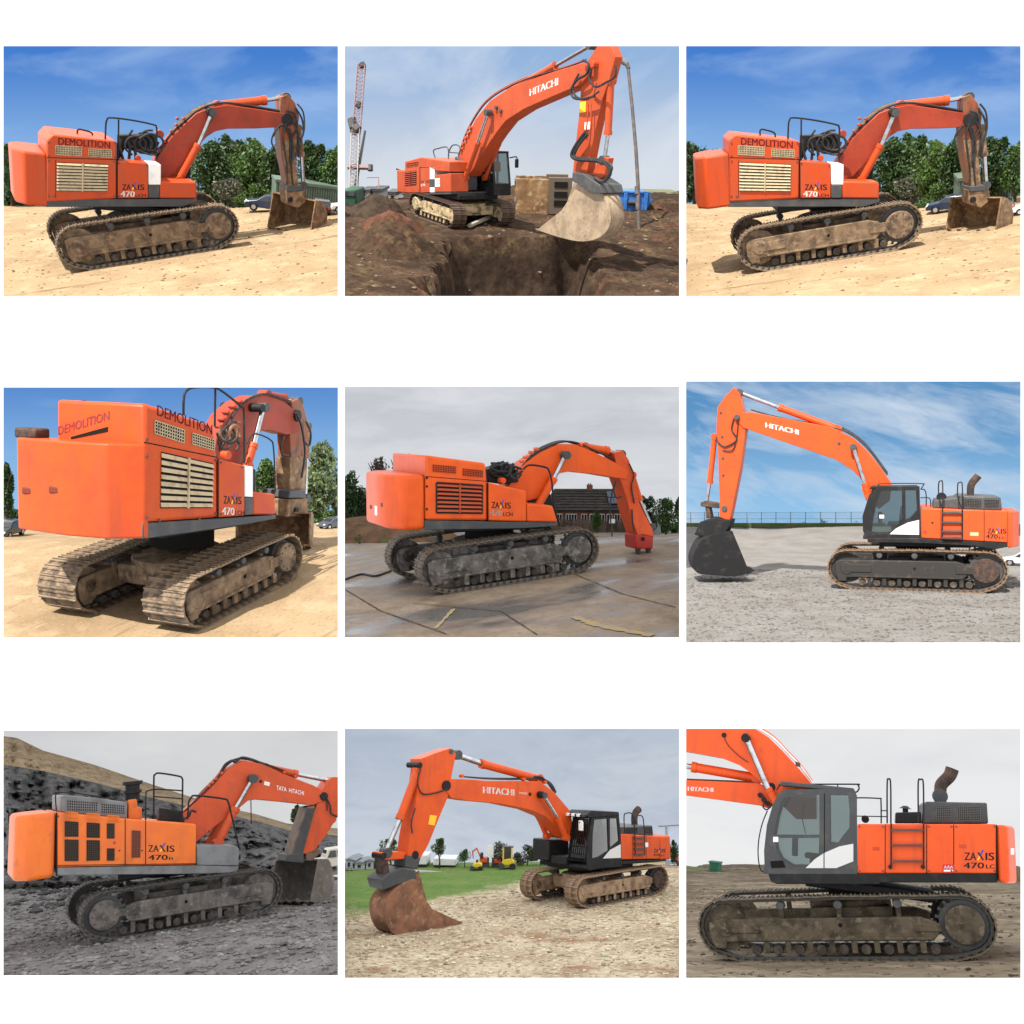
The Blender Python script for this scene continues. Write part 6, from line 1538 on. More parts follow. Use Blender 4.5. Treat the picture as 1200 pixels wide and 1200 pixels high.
    P.scatter('gravel', GM, 9000, .03, .15, bx, 'loose grey stones over the pit floor', 5, .7)
    P.scatter('coal_rubble', surf('coal_lump', (.035, .034, .034), [((.10, .095, .09), 4, .5, .7)], rough=.7, island=.9), 1500, .06, .32, (bx[0]-6, bx[1], 8, 30), 'dark coal rubble at the foot of the slope', 6, .8)
    rk = surf('rock_grey', (.16, .155, .15), [((.06, .055, .05), 3, .42, .64)], rough=.85, bump=.6, bscale=4)
    for i, (u, v, w, lb) in enumerate(((232, 832, 50, 'dark angular rock at the stony front edge of the pit'), (312, 850, 42, 'flat pale rock beside the dark angular rock'), (995, 772, 48, 'dark rock alone before the bucket'), (640, 768, 44, 'pale broken rock below the track middle'), (420, 748, 30, 'pale stone under the big sprocket'), (1010, 676, 40, 'rock lump by the front end of the track'), (66, 590, 40, 'dark rock under the counterweight'))):
        p = P.gpt(u, v); k = P.mpp(p); rnd = random.Random(i+40); mb = MB(); vs = []; r = w*k/2
        for zz, rr in ((-.25, .95), (.25, 1.0), (.6, .6)):
            for j in range(8):
                a = j*.785; q = r*rr*rnd.uniform(.7, 1.2); vs.append((q*math.cos(a), q*.8*math.sin(a), zz*r*rnd.uniform(.85, 1.15)))
        vs.append((0, 0, r*.72)); mb.add(vs, [(m*8+j, m*8+(j+1) % 8, m*8+8+(j+1) % 8, m*8+8+j) for m in range(2) for j in range(8)]+[(16+j, 16+(j+1) % 8, 24) for j in range(8)])
        tag(mb.build('rock', rk, None, P.frame(p), smooth=False), lb, 'rock', 'larger rocks on the pit floor')
    P.sky(skymat('sky_pale_haze', (206, 207, 210), (214, 214, 214), (222, 222, 222), .4, .7, scale=.06, z0=4, z1=20, seed=1.1, over=45.), canopy=True)
    # slope of coal with a band of tan earth along its crest
    def curve(pts, u):
        for (a, b), (c, d) in zip(pts, pts[1:]):
            if u <= c: return b+(d-b)*(u-a)/(c-a)
        return pts[-1][1]
    crest = [(-60, 30), (12, 38), (60, 44), (150, 88), (330, 138), (500, 196), (660, 248), (800, 290), (900, 312), (1010, 345), (1187, 362), (1260, 366)]
    seam = [(-60, 134), (12, 138), (150, 160), (330, 200), (500, 246), (660, 286), (800, 315), (900, 336), (1010, 368), (1187, 388), (1260, 390)]
    foot = [(-60, 545), (400, 548), (900, 545), (1260, 520)]
    COAL = surf('coal_face', (.15, .147, .147), [((.07, .069, .07), 1.2, .4, .62, (1, 1, 2)), ((.20, .19, .18), 2.5, .52, .7, (1, 1, .5)), ((.16, .15, .14), .25, .6, .75)], rough=.85, bump=1.5, bscale=2.5)
    TANE = surf('tan_earth', (.40, .30, .19), [((.24, .175, .11), .8, .4, .62), ((.5, .40, .27), 2.5, .52, .7), ((.10, .09, .045), 4, .6, .75)], rough=.95, bump=1.5, bscale=2.5)
    Bi = None
    def slope(name, mat, lo, hi, d0, d1, nu, nv, rough, label):
        mb = MB(); vs = []
        for j in range(nv+1):
            t = j/nv
            for i in range(nu+1):
                u = -60+1320*i/nu
                v = curve(lo, u)+(curve(hi, u)-curve(lo, u))*t
                d = (d0+(d1-d0)*t)*P.S
                n = noise.noise(Vector((u*.012, v*.02, 1)))+.6*noise.noise(Vector((u*.035, v*.05, 7)))+.35*noise.noise(Vector((u*.1, v*.12, 3)))
                gul = .6*abs(noise.noise(Vector((u*.02, v*.004, 9))))
                q = P.ray(u, v)*(d+P.S*rough*(n-gul*2)*min(1, 4*t*(1-t)+.35)); vs.append(q)
        n1 = nu+1
        mb.add(vs, [(j*n1+i, j*n1+i+1, (j+1)*n1+i+1, (j+1)*n1+i) for j in range(nv) for i in range(nu)])
        o = mb.build(name, mat, None, Matrix.Identity(4)); tag(o, label, None, None, 'structure')
    slope('coal_slope', COAL, foot, seam, 48, 66, 150, 60, 2.6, 'black coal slope behind the machine')
    slope('hill_crest', TANE, [(a, b+3) for a, b in seam], crest, 66.0, 74, 150, 24, 1.3, 'tan earth along the top of the coal slope')
    # crest tree, jeep, thin pole, guessed drum
    A = P.ray(1040, 352)*(73*P.S)
    rt = empty('tree', Matrix.Translation(A) @ P.Bf @ Matrix.Scale(P.S, 4)); tag(rt, 'small lone tree on the crest above the bucket', 'tree')
    k = 73/(F*3)
    MB().tube([(0, 0, -.3), (0, 0, 40*k)], .09, 6, .04).build('trunk', BARK, rt); foliage(7, 27*k, 24*k, 8*k, 72*k, 700, .13, 9).build('crown', PALELEAF, rt, smooth=False)
    car(P, (1165, 512), 165, 186, (.60, .56, .47), 'cream jeep parked behind the bucket', style='jeep', name='jeep', cat='jeep', depth=45)
    p = P.gpt(752, 560); k = P.mpp(p); rt = empty('drum', P.frame(p)); tag(rt, 'unclear light blue thing under the machine body, built as a drum', 'drum')  # the drum form is a guess for a small blue patch
    MB().tube([(0, 0, 0), (0, 0, 42*k)], 18*k, 18).build('barrel', surf('drum_blue', (.12, .28, .55), rough=.5), rt, bevel=.02)
    for z in (12, 28): MB().tube([(0, 0, (z-1)*k), (0, 0, (z+1)*k)], 18.8*k, 18).build('hoop', surf('drum_blue', (.12, .28, .55)), rt)
    for u, lb in ((883, 'thin wooden pole standing on the coal slope'),):
        A = P.ray(u, 320)*(64*P.S); rt = empty('pole', Matrix.Translation(A) @ P.Bf @ Matrix.Scale(P.S, 4)); tag(rt, lb, 'pole'); MB().tube([(0, 0, -.5), (0, 0, 1.1)], .035, 6).build('shaft', BARK, rt)
    P.finish()
site_coal()
# ---------------------------------------------------------------- machine on gravel beside a grass field
def site_field():
    P = Site((400, 850), (404, 854, 796, 1146), (859, 588), 42.0, 221, 4.8, 1., 0, 1.25, 1, 100)
    OR = paint('paint_deep_orange', (.60, .078, .010), dirt=(.14, .05, .03), amt=.38, fade=(.50, .064, .012))
    SHG = surf('shoe_tan', (.30, .20, .125), [((.11, .07, .045), 4, .42, .6)], rough=.75, bump=.2); FRT = surf('frame_tan', (.31, .21, .13), [((.14, .09, .055), 2.5, .42, .62), ((.06, .045, .035), 5, .56, .72)], rough=.8, bump=.25)
    e = Exc(P, 'orange excavator with caged black cab on gravel beside a green field', OR)
    e.zbase = e.xzs((1000, 490), 1.6)[1]
    e.tracks((1110, 600), (850, 648), (1150, 552), (828, 600), (985, 515), 1.8, .75, SHG, FRT, hubmat=RUSTY)
    e.prism('engine_housing', [(983, 382), (1120, 390), (1120, 470), (985, 472)], 1.6, 3.2, bevel=.04)
    e.counterweight((1120, 390), (1120, 473), 1.6, (1143, 430), 1.6, cham=(.3, .5), corner=.08)
    e.prism('skirt', [(868, 496), (985, 476), (1142, 471), (1142, 478), (985, 490), (930, 500), (870, 512)], 1.57, 3.1, mat=BLACK, bevel=.02)
    e.prism('top_hood', [(980, 383), (982, 358), (1094, 352), (1098, 388)], 1.2, 2.4, mat=DARK, bevel=.04)
    for q in ([(1000, 362), (1040, 360), (1040, 378), (1000, 379)], [(1066, 359), (1092, 358), (1093, 380), (1066, 380)]): e.vent(q, 6, 4, 1.2, DARK)
    exhaust(e, [(1032, 362), (1030, 330), (1034, 308), (1046, 294)], .2, .15, RUSTY)
    ladder(e, (1032, 385), (1034, 456), (1066, 388), (1067, 456), (396, 416, 435, 454), 1.6, r=.025, loop=[[(1032, 385), (1030, 330), (1040, 318), (1058, 320), (1063, 345), (1066, 388)], [(996, 380), (994, 320), (1002, 309), (1020, 310), (1024, 330)]])
    for a, b in (((1025, 385), (1025, 470)), ((1072, 388), (1072, 470))): e.seam(a, b, 1.6, .014)
    zaxis(e, 1098, 1140, 447, 13, 1.6, 0); e.text('470', (1097, 460), (1120, 460), 9, 1.6, BLACKTXT); e.text('LC', (1123, 460), (1138, 460), 7, 1.6, BLACKTXT)
    e.prism('white_marker', [(1068, 412), (1079, 412), (1079, 428), (1068, 428)], 1.605, .006, mat=WHITE, bevel=0)
    cab = cab_rest(e, [(868, 505), (862, 470), (868, 400), (880, 322), (976, 316), (984, 400), (986, 496), (930, 500)], 1.58, 1.15,
        [[(882, 468), (884, 380), (890, 332), (936, 328), (940, 440), (905, 462)], [(944, 328), (970, 327), (977, 405), (950, 428), (945, 434)]], mat=BLACK, front_bars=True, pane=DARKGLASS)
    e.prism('door_panel', [(920, 468), (945, 438), (982, 418), (983, 466)], 1.59, .03, mat=surf('silver_panel', (.55, .55, .54), rough=.4), parent=cab, bevel=0)
    e.prism('roof_guard', [(862, 318), (880, 300), (976, 304), (978, 318), (870, 326)], 1.62, 1.3, mat=BLACK, bevel=.03, parent=cab)
    xw = e.P.pt(868, 400, 1.6).x
    for k in range(4):
        y = 1.45-.33*k; z = e.P.pt(872, 318, 1.58).z; MB().box((xw+.02, y-.07, z-.06), (xw+.2, y+.07, z+.07)).build('work_lamp', LAMP_CLEAR if k else DARK, cab, bevel=.02)
    MB().tube([(xw+.25, 1.3, z-.3), (xw+.2, 1.55, z-.2)], .03, 6).build('mirror_arm', BLACK, cab); MB().box((xw+.18, 1.25, z-.62), (xw+.26, 1.5, z-.2)).build('mirror', WHITE, cab, bevel=.03)
    MB().box((xw-.9, -1.6, e.zbase+.1), (xw+.35, -.5, e.zbase+1.0)).build('front_box', BLACK, e.root, bevel=.06)
    MB().box((xw-1.8, -.5, e.zbase), (xw+.25, .5, e.zbase+.35)).build('front_deck', BLACK, e.root, bevel=.04)
    boom = e.prism('boom', [(384, 188), (450, 190), (520, 196), (640, 196), (700, 197), (748, 234), (806, 302), (815, 360), (800, 402), (775, 380), (722, 322), (662, 297), (560, 276), (450, 266), (388, 256), (362, 222)], .42, .84, bevel=.02)
    e.text('HITACHI', (498, 238), (608, 247), 23, .42, WHITETXT, boom, bold=.03); e.text('ZX470LC', (624, 241), (655, 243), 7, .42, WHITETXT, boom)
    e.boss('pin_boss', (372, 212), .46, .2, .92, BLACK); e.boss('pin_boss', (708, 244), .66, .14, 1.3, BLACK); e.boss('boom_stop', (665, 242), .46, .07, .1, BLACK)
    e.ram('boom_cylinder', (790, 395), (760, 325), (710, 246), .62, .12, OR, twin=-.62)
    e.ram('arm_cylinder', (690, 188), (490, 134), (402, 104), .05, .18, OR)
    for k in range(3): e.tube('boom_pipe', [(425, 180), (520, 188-k), (640, 190-k*2), (690, 186-k*2), (735, 208-k*3), (755, 235)], .3-.25*k, .03, RUBBER)
    for q in ((428, 178), (645, 190), (720, 200)): e.boss('pipe_clamp', q, .44, .07, .2, OR)
    e.tube('hydraulic_hose', [(680, 180), (705, 184), (728, 205), (740, 222), (752, 238)], .3, .05, RUBBER)
    arm = e.prism('arm', [(280, 118), (330, 98), (384, 80), (404, 102), (390, 168), (376, 250), (342, 330), (306, 420), (276, 472), (232, 462), (242, 390), (258, 300), (276, 200), (282, 160)], .38, .76, bevel=.02)
    e.prism('warning_sticker', [(312, 315), (336, 318), (328, 352), (306, 348)], .388, .006, mat=YELTXT, bevel=0)
    e.boss('pin_boss', (388, 92), .42, .10, .84, DARK); e.boss('pin_boss', (278, 140), .42, .11, .84, BLACK)
    e.ram('bucket_cylinder', (270, 155), (205, 332), (155, 448), .1, .17, OR); e.tube('hydraulic_hose', [(278, 150), (268, 200), (285, 240), (330, 238), (370, 225)], .45, .03, RUBBER); e.tube('hydraulic_hose', [(260, 290), (246, 340), (250, 380)], .45, .03, RUBBER)
    e.prism('link', [(138, 448), (165, 445), (270, 446), (272, 468), (150, 474)], .3, .6, bevel=.03); e.boss('link_pin', (262, 456), .42, .15, .84, BLACK); e.boss('link_pin', (150, 460), .34, .13, .68, BLACK)
    e.prism('link', [(140, 465), (165, 465), (172, 540), (148, 545)], .25, .5, mat=RUSTY, bevel=.03)
    e.prism('arm_tip', [(228, 455), (280, 465), (268, 508), (225, 500)], .4, .8, mat=DARK, bevel=.03)
    BR = surf('bucket_rust', (.22, .10, .055), [((.10, .05, .03), 1.5, .42, .64), ((.33, .19, .10), 4, .54, .72)], rough=.75, bump=.2)
    e.prism('hitch', [(140, 545), (160, 525), (215, 500), (262, 510), (265, 545), (200, 560), (150, 580)], .5, 1.0, mat=DARK, bevel=.03)
    e.bucket([(425, 694), (340, 716), (255, 738), (190, 737), (158, 695), (152, 630), (180, 582), (220, 552), (264, 542), (285, 595), (318, 645)], .5, 1.0, BR, 5, yaw=0, tooth=.05)
    def hb(x, y): return .10*noise.noise(Vector((x*.3, y*.3, 2)))*(0.3 if abs(y) < 3 and abs(x) < 5 else 1)
    P.set_far(488, 50, 16, hb)
    # stony ground that gives way to grass
    ed = [P.gpt(u, v) for u, v in ((12, 672), (330, 596), (600, 566), (1187, 512))]
    fr0 = [P.W @ p for p in ed]
    m, nt, out = nodes_of('gravel_to_grass')
    b = N(nt, 'ShaderNodeBsdfPrincipled', i_Roughness=.95); nt.links.new(b.outputs[0], out.inputs[0]); b.inputs['Specular IOR Level'].default_value = .2
    tc = N(nt, 'ShaderNodeTexCoord').outputs['Object']
    c = mixc(nt, noise_fac(nt, tc, .35, lo=.4, hi=.62), (.46, .38, .255), (.30, .225, .14))
    c = mixc(nt, noise_fac(nt, tc, 3, lo=.5, hi=.68), c, (.58, .52, .40)); c = mixc(nt, noise_fac(nt, tc, 5, lo=.52, hi=.68), c, (.16, .11, .06))
    c = mixc(nt, noise_fac(nt, tc, .55, lo=.56, hi=.70, off=(3, 8, 1)), c, (.24, .13, .07)); c = mixc(nt, noise_fac(nt, tc, 1.1, lo=.60, hi=.72, off=(1, 5, 1)), c, (.13, .15, .05))
    g = mixc(nt, noise_fac(nt, tc, .5, lo=.4, hi=.62), (.085, .17, .028), (.14, .19, .05)); g = mixc(nt, noise_fac(nt, tc, 6, lo=.5, hi=.72), g, (.05, .10, .018))
    # distance past the edge line, in ground coordinates
    A, Bp = ed[0], ed[2]; d = (Bp-A); nn = Vector((-d.y, d.x, 0)).normalized()
    if nn.dot(P.gpt(300, 520)-A) < 0: nn = -nn
    sx = N(nt, 'ShaderNodeSeparateXYZ'); nt.links.new(tc, sx.inputs[0])
    dist = mth(nt, 'ADD', mth(nt, 'ADD', mth(nt, 'MULTIPLY', sx.outputs[0], nn.x), mth(nt, 'MULTIPLY', sx.outputs[1], nn.y)), -A.dot(nn))
    nz = N(nt, 'ShaderNodeTexNoise', i_Scale=.45, i_Detail=8., i_Roughness=.7); nt.links.new(tc, nz.inputs['Vector'])
    mr = N(nt, 'ShaderNodeMapRange'); mr.inputs['From Min'].default_value = -.6; mr.inputs['From Max'].default_value = .9
    nt.links.new(mth(nt, 'ADD', dist, mth(nt, 'MULTIPLY', mth(nt, 'ADD', nz.outputs['Fac'], -.5), 7.)), mr.inputs['Value'])
    nt.links.new(mixc(nt, mr.outputs[0], c, g), b.inputs['Base Color'])
    n = N(nt, 'ShaderNodeTexNoise', i_Scale=12., i_Detail=8.); nt.links.new(tc, n.inputs['Vector']); bp = N(nt, 'ShaderNodeBump', i_Strength=.9, i_Distance=.06); nt.links.new(n.outputs['Fac'], bp.inputs['Height']); nt.links.new(bp.outputs[0], b.inputs['Normal'])
    P.ground('field_ground', m, nx=200, ny=200, rough=.035, label='pale stony ground running into a green field')
    bb = [P.gpt(15, 885), P.gpt(1185, 885), P.gpt(15, 600), P.gpt(1185, 530)]
    bx = (min(p.x for p in bb), max(p.x for p in bb), min(p.y for p in bb), max(p.y for p in bb))
    past = lambda x, y: (Vector((x, y, 0))-Vector((A.x, A.y, 0))).dot(nn)
    P.scatter('gravel', surf('stone_cream', (.44, .38, .28), [((.26, .2, .13), 3, .45, .65)], rough=.9, island=.9), 9000, .025, .11, bx, 'loose cream stones on the bare ground', 9, .6, skip=lambda x, y: past(x, y) > -.5)
    rnd = random.Random(4); mb = MB()
    for _ in range(9000):
        x, y = rnd.uniform(bx[0]-10, bx[1]+10), rnd.uniform(bx[2]-14, bx[3]+4); q = past(x, y)
        if q < -7 or q > 2.5 or (q < 0 and rnd.random() < .8): continue
        z = P.h(x, y)
        if not P.inside((x, y, z)): continue
        a = rnd.random()*6.28; hh = rnd.uniform(.05, .12); w = .018
        mb.add([(x-w*math.cos(a), y-w*math.sin(a), z-.02), (x+w*math.cos(a), y+w*math.sin(a), z-.02), (x+rnd.uniform(-.1, .1), y+rnd.uniform(-.1, .1), z+hh)], [(0, 1, 2)])
    tag(mb.build('grass', leafmat('grass_leaf', (.08, .15, .025), (.16, .27, .05)), None, P.W, smooth=False), 'short grass at the field edge', None, None, 'stuff')
    P.sky(skymat('sky_grey_blue', (176, 187, 204), (203, 211, 222), (200, 207, 217), .42, .66, scale=.06, stretch=(.7, 1, 2), z0=10, z1=28, seed=4.4, cloud2=(170, 181, 200), over=55.), canopy=True)
    r2, w, H, k = block(P, (250, 516), (730, 516), 3, 3.2, surf('far_road', (.42, .42, .40), [((.3, .3, .28), 1, .4, .6)], rough=.9), 'far_path', 'pale road across the field', None, 'structure', part='road_surface', bevel=0)
    gt = 'trees round the green field'
    for i, (u, v, top, w, m_, lb, tk) in enumerate(((170, 508, 400, 95, GREENLEAF, 'round tree behind the bucket cylinder', .25), (343, 502, 398, 70, GREENLEAF, 'narrow young tree before the white trailers', .3), (433, 500, 434, 58, GREENLEAF, 'small round tree beside the far orange digger', .1), (556, 496, 408, 80, DULLLEAF, 'tree behind the yellow roller with a cab', .1), (655, 492, 420, 90, DULLLEAF, 'dull broad tree next to the boom cylinder', .05), (700, 492, 414, 80, GREENLEAF, 'green bush tree close to the black deck box', .05), (752, 492, 360, 80, DARKLEAF, 'tall dark tree behind the boom foot', .08), (1168, 494, 400, 44, DARKLEAF, 'dark tree at the edge past the counterweight', .1), (620, 494, 445, 60, DULLLEAF, 'low dull bush tree next to the cabbed roller', .05))):
        tree(P, (u, v), top, w, m_, lb, seed=110+i, n=1500, trunk=tk, lobes=11, group=gt)
    WT = surf('trailer_white', (.66, .67, .68), rough=.5)
    for i, (u0, u1, v, h_, lb) in enumerate(((118, 225, 502, 48, 'white lorry trailer behind the round tree'), (228, 300, 500, 42, 'white trailer next to the arm'), (322, 402, 500, 30, 'low white trailer past the narrow tree'))):
        r2, w, H, k = block(P, (u0, v), (u1, v), h_, 2.6, None, 'trailer', lb, 'trailer', group='white trailers across the field')
        MB().box((0, 0, H*.25), (w, 2.6, H)).build('body', WT, r2, bevel=.04); MB().box((0, .1, H*.16), (w, 2.5, H*.24)).build('chassis', DARK, r2)
        for t in (.1, .22, .75, .88): MB().tube([(w*t, -.02, H*.13), (w*t, .4, H*.13)], H*.14, 12).build('wheel', TYRE, r2)
    for i, (u0, u1, v, h_, lb) in enumerate(((14, 40, 506, 30, 'small pale hut at the field edge'), (46, 82, 506, 20, 'low pale hut next to the trailers'), (86, 112, 505, 26, 'dull hut just before the first trailer'))):
        r2, w, H, k = block(P, (u0, v), (u1, v), h_, 3, surf('hut_pale', (.42, .44, .46), rough=.7), 'site_hut', lb, 'hut', group='huts beyond the field')
        MB().prism([(-.15, H), (w+.15, H), (w/2, H+8*k)], -.1, 3.1).build('roof', surf('hut_roof', (.2, .22, .24)), r2); MB().box((w*.3, -.05, H*.3), (w*.6, 0, H*.75)).build('window', CARGLASS, r2)
    YL = surf('roller_yellow', (.62, .45, .02), rough=.5)
    def roller(u, v, w_, h_, lb, cabin):
        p = P.gpt(u, v); k = P.mpp(p); r2 = empty('road_roller', P.frame(p)); tag(r2, lb, 'road roller', 'yellow rollers in the field'); w = w_*k; H = h_*k
        MB().tube([(-w*.45, -.1, w*.22), (-w*.45, .8, w*.22)], w*.24, 16).build('drum', DARK, r2); MB().tube([(w*.4, -.1, w*.22), (w*.4, .8, w*.22)], w*.24, 16).build('rear_wheel', TYRE, r2)
        MB().prism([(-w*.5, w*.3), (w*.55, w*.3), (w*.55, w*.62), (w*.2, w*.8), (-w*.3, w*.7)], 0, .8).build('body', YL, r2, bevel=.04)
        if cabin:
            c_ = MB().box((-w*.3, .05, w*.7), (w*.35, .75, H*.98)).build('cab', CARGLASS, r2, bevel=.03); MB().box((-w*.4, 0, H*.95), (w*.45, .8, H)).build('cab_roof', DARK, c_, bevel=.02)
            for x in (-.32, .33): MB().box((x*w-.04, .0, w*.7), (x*w+.04, .06, H*.96)).build('cab_pillar', YL, c_)
        else: MB().box((-w*.1, .2, w*.7), (w*.15, .6, w*1.0)).build('seat', DARK, r2, bevel=.02)
    roller(475, 511, 34, 36, 'small yellow roller without a cab, on the grass', False); roller(583, 507, 46, 76, 'yellow roller with a glazed cab, on the grass', True)
    def digger(u, v, w_, h_, lb, flip=1):
        p = P.gpt(u, v); k = P.mpp(p); r2 = empty('far_excavator', P.frame(p)); tag(r2, lb, 'excavator', 'small excavators far across the field'); w = w_*k; H = h_*k; f = flip
        om = surf('far_orange', (.55, .09, .03), rough=.5)
        MB().prism([(-w*.4, 0), (w*.4, 0), (w*.46, H*.12), (w*.36, H*.22), (-w*.36, H*.22), (-w*.46, H*.12)], 0, .9).build('track', DARK, r2); MB().box((-w*.35, .1, H*.25), (w*.35, .9, H*.55)).build('body', om, r2, bevel=.04)
        MB().box((f*w*.05, .05, H*.5), (f*w*.3, .5, H*.85)).build('cab', CARGLASS, r2, bevel=.03)
        bo = MB().prism([(f*w*.2, H*.5), (f*w*.32, H*.5), (f*w*.62, H*.98), (f*w*.95, H*.80), (f*w*.95, H*.90), (f*w*.6, H*1.1)], .45, .65).build('boom', om, r2); MB().prism([(f*w*.9, H*.92), (f*w*1.0, H*.88), (f*w*.9, H*.45), (f*w*.84, H*.45)], .45, .65).build('arm', om, bo)
    digger(500, 500, 44, 58, 'orange digger far behind the small roller', -1); digger(545, 500, 40, 48, 'dark excavator beside the white board', 1); digger(1178, 494, 30, 70, 'orange digger at the edge past the lamp post', -1)
    r2, w, H, k = block(P, (513, 500), (534, 500), 74, .3, None, 'notice_board', 'white notice board on legs between the far machines', 'board'); MB().box((0, 0, H*.45), (w, .12, H)).build('board', WHITE, r2); [MB().tube([(w*t, .06, 0), (w*t, .06, H*.5)], .06, 6).build('leg', DARK, r2) for t in (.1, .9)]
    p = P.gpt(1146, 494); k = P.mpp(p); r2 = empty('lamp_post', P.frame(p)); tag(r2, 'tall grey lamp post with long arm past the counterweight', 'lamp post'); GS = surf('galvanised', (.3, .33, .36), rough=.5, metal=.3)
    MB().tube([(0, 0, 0), (0, 0, 136*k)], .11, 8, .07).build('pole', GS, r2); MB().tube([(-28*k, 0, 133*k), (45*k, 0, 138*k)], .06, 6).build('lamp_arm', GS, r2); MB().box((-28*k, -.15, 132*k), (-10*k, .15, 136*k)).build('lamp_head', GS, r2, bevel=.03)
    car(P, (1160, 494), 34, 180, (.5, .52, .54), 'silver car in the distance below the lamp post'); car(P, (30, 510), 30, 0, (.3, .33, .36), 'grey car far off by the pale huts')
    P.finish()
site_field()
# ---------------------------------------------------------------- machine on a muddy plain, side on
def site_mud():
    P = Site((800, 850), (804, 854, 1196, 1146), (614, 790), 25.2, 179.5, 1.8, 1., 0, 1.3, 1, 86)
    OR = paint('paint_vivid_orange', (.70, .085, .014), dirt=(.2, .07, .03), amt=.28, fade=(.62, .07, .012), rough=.35)
    SHM = surf('shoe_mud', (.11, .09, .062), [((.05, .04, .028), 4, .42, .6)], rough=.75, bump=.25); FRM = surf('frame_mud', (.10, .08, .055), [((.045, .036, .026), 2.5, .42, .62), ((.17, .14, .10), 6, .54, .72)], rough=.85, bump=.4)
    e = Exc(P, 'orange excavator with folded boom and muddy tracks on a bare plain', OR)
    e.zbase = e.xzs((500, 550), 1.6)[1]
    e.tracks((1000, 832), (200, 832), (1105, 720), (57, 722), (590, 600), 1.8, .66, SHM, FRM, npitch=.235, beam=(.30, .66), nr=9, hubmat=FRM)
    e.prism('engine_housing', [(614, 347), (1104, 347), (1105, 521), (614, 521)], 1.6, 3.2, bevel=.04)
    e.counterweight((1104, 348), (1104, 552), 1.6, (1170, 450), 1.6, cham=(.25, .5), corner=.10)
    for u in (712, 858, 953): e.seam((u, 349), (u, 520), 1.6, .010)
    e.seam((1104, 350), (1104, 550), 1.6, .014)
    e.prism('skirt', [(300, 522), (1107, 522), (1107, 553), (700, 553), (690, 560), (330, 558), (310, 548)], 1.59, 3.1, mat=BLACK, bevel=.02)
    e.prism('top_hood', [(846, 346), (848, 275), (858, 268), (1070, 272), (1075, 346)], 1.2, 2.4, mat=DARK, bevel=.04)
    VG = surf('vent_grey', (.10, .105, .10), rough=.6)
    e.vent([(893, 283), (943, 284), (943, 333), (893, 333)], 7, 8, 1.2, VG); e.vent([(966, 284), (1046, 286), (1046, 334), (966, 334)], 11, 8, 1.2, VG)
    exhaust(e, [(906, 272), (906, 225), (912, 205), (938, 178), (948, 152)], .3, .15, RUSTY); e.boss('exhaust_collar', (906, 248), .46, .19, .32, DARK)
    e.prism('battery_box', [(748, 345), (750, 306), (838, 304), (840, 345)], 1.1, .8, mat=BLACK, bevel=.03)
    a, b = e.P.pt(783, 308, .8), e.P.pt(783, 283, .8); q = MB().tube([a, a.lerp(b, .6)], .07, 14); q.tube([a.lerp(b, .6), a.lerp(b, .75), b], .17, 18, .06); q.build('air_intake', BLACK, e.root, bevel=.01)
    e.boss('filler_cap', (642, 330), .7, .10, .2, BLACK)
    ladder(e, (733, 345), (733, 500), (847, 345), (847, 500), (368, 422, 478), 1.6, r=.02, loop=[[(719, 345), (719, 205), (724, 189), (731, 205), (732, 345)], [(829, 345), (828, 205), (836, 191), (846, 205), (847, 345)]])
    for u in (730, 845): e.boss('ladder_foot', (u, 498), 1.68, .05, .1, BLACK)
    e.tube('handrail', [(609, 345), (609, 262), (614, 255), (690, 257), (697, 264), (698, 345)], 1.2, .018, BLACK); e.tube('handrail', [(609, 319), (718, 321)], 1.2, .014, BLACK, smooth=False); e.tube('handrail', [(697, 300), (718, 300)], 1.2, .014, BLACK, smooth=False)
    for u, v in ((680, 433), (985, 425)): e.prism('door_latch', [(u-12, v-6), (u+12, v-6), (u+12, v+6), (u-12, v+6)], 1.612, .02, mat=surf('latch_orange', (.45, .05, .01)), bevel=.005)
    zaxis(e, 990, 1096, 474, 27, 1.6, 0); e.text('470', (987, 503), (1060, 503), 21, 1.6, BLACKTXT); e.text('LC', (1066, 503), (1098, 503), 14, 1.6, BLACKTXT)
    st = e.prism('dealer_sticker', [(914, 489), (955, 489), (955, 518), (914, 518)], 1.606, .006, mat=surf('sticker_red2', (.5, .02, .03)), bevel=0)
    e.text('AAA', (918, 504), (951, 504), 11, 1.607, WHITETXT, st); e.prism('sticker_band', [(918, 508), (951, 508), (951, 514), (918, 514)], 1.609, .003, mat=WHITE, parent=st, bevel=0)
    e.prism('lamp', [(1153, 432), (1166, 432), (1166, 455), (1153, 455)], 1.55, .03, mat=WHITE, bevel=.01)
    cab = cab_rest(e, [(300, 522), (288, 500), (286, 440), (296, 350), (318, 275), (335, 242), (360, 226), (600, 222), (612, 245), (613, 522)], 1.58, 1.1,
        [[(320, 386), (332, 320), (348, 268), (366, 246), (480, 240), (481, 387)], [(322, 396), (480, 396), (478, 464), (452, 490), (420, 498), (390, 498), (368, 485), (345, 470), (330, 440)], [(516, 243), (582, 243), (587, 300), (586, 360), (560, 392), (545, 416), (518, 412)]], mat=DARK)
    SIL = MATS.get('silver_panel') or surf('silver_panel', (.55, .55, .54), rough=.4)
    e.prism('door_panel', [(432, 502), (465, 470), (495, 450), (495, 502)], 1.60, .03, mat=SIL, parent=cab, bevel=0); e.prism('door_panel', [(499, 448), (550, 426), (600, 416), (600, 478), (540, 502), (499, 502)], 1.60, .03, mat=SIL, parent=cab, bevel=0)
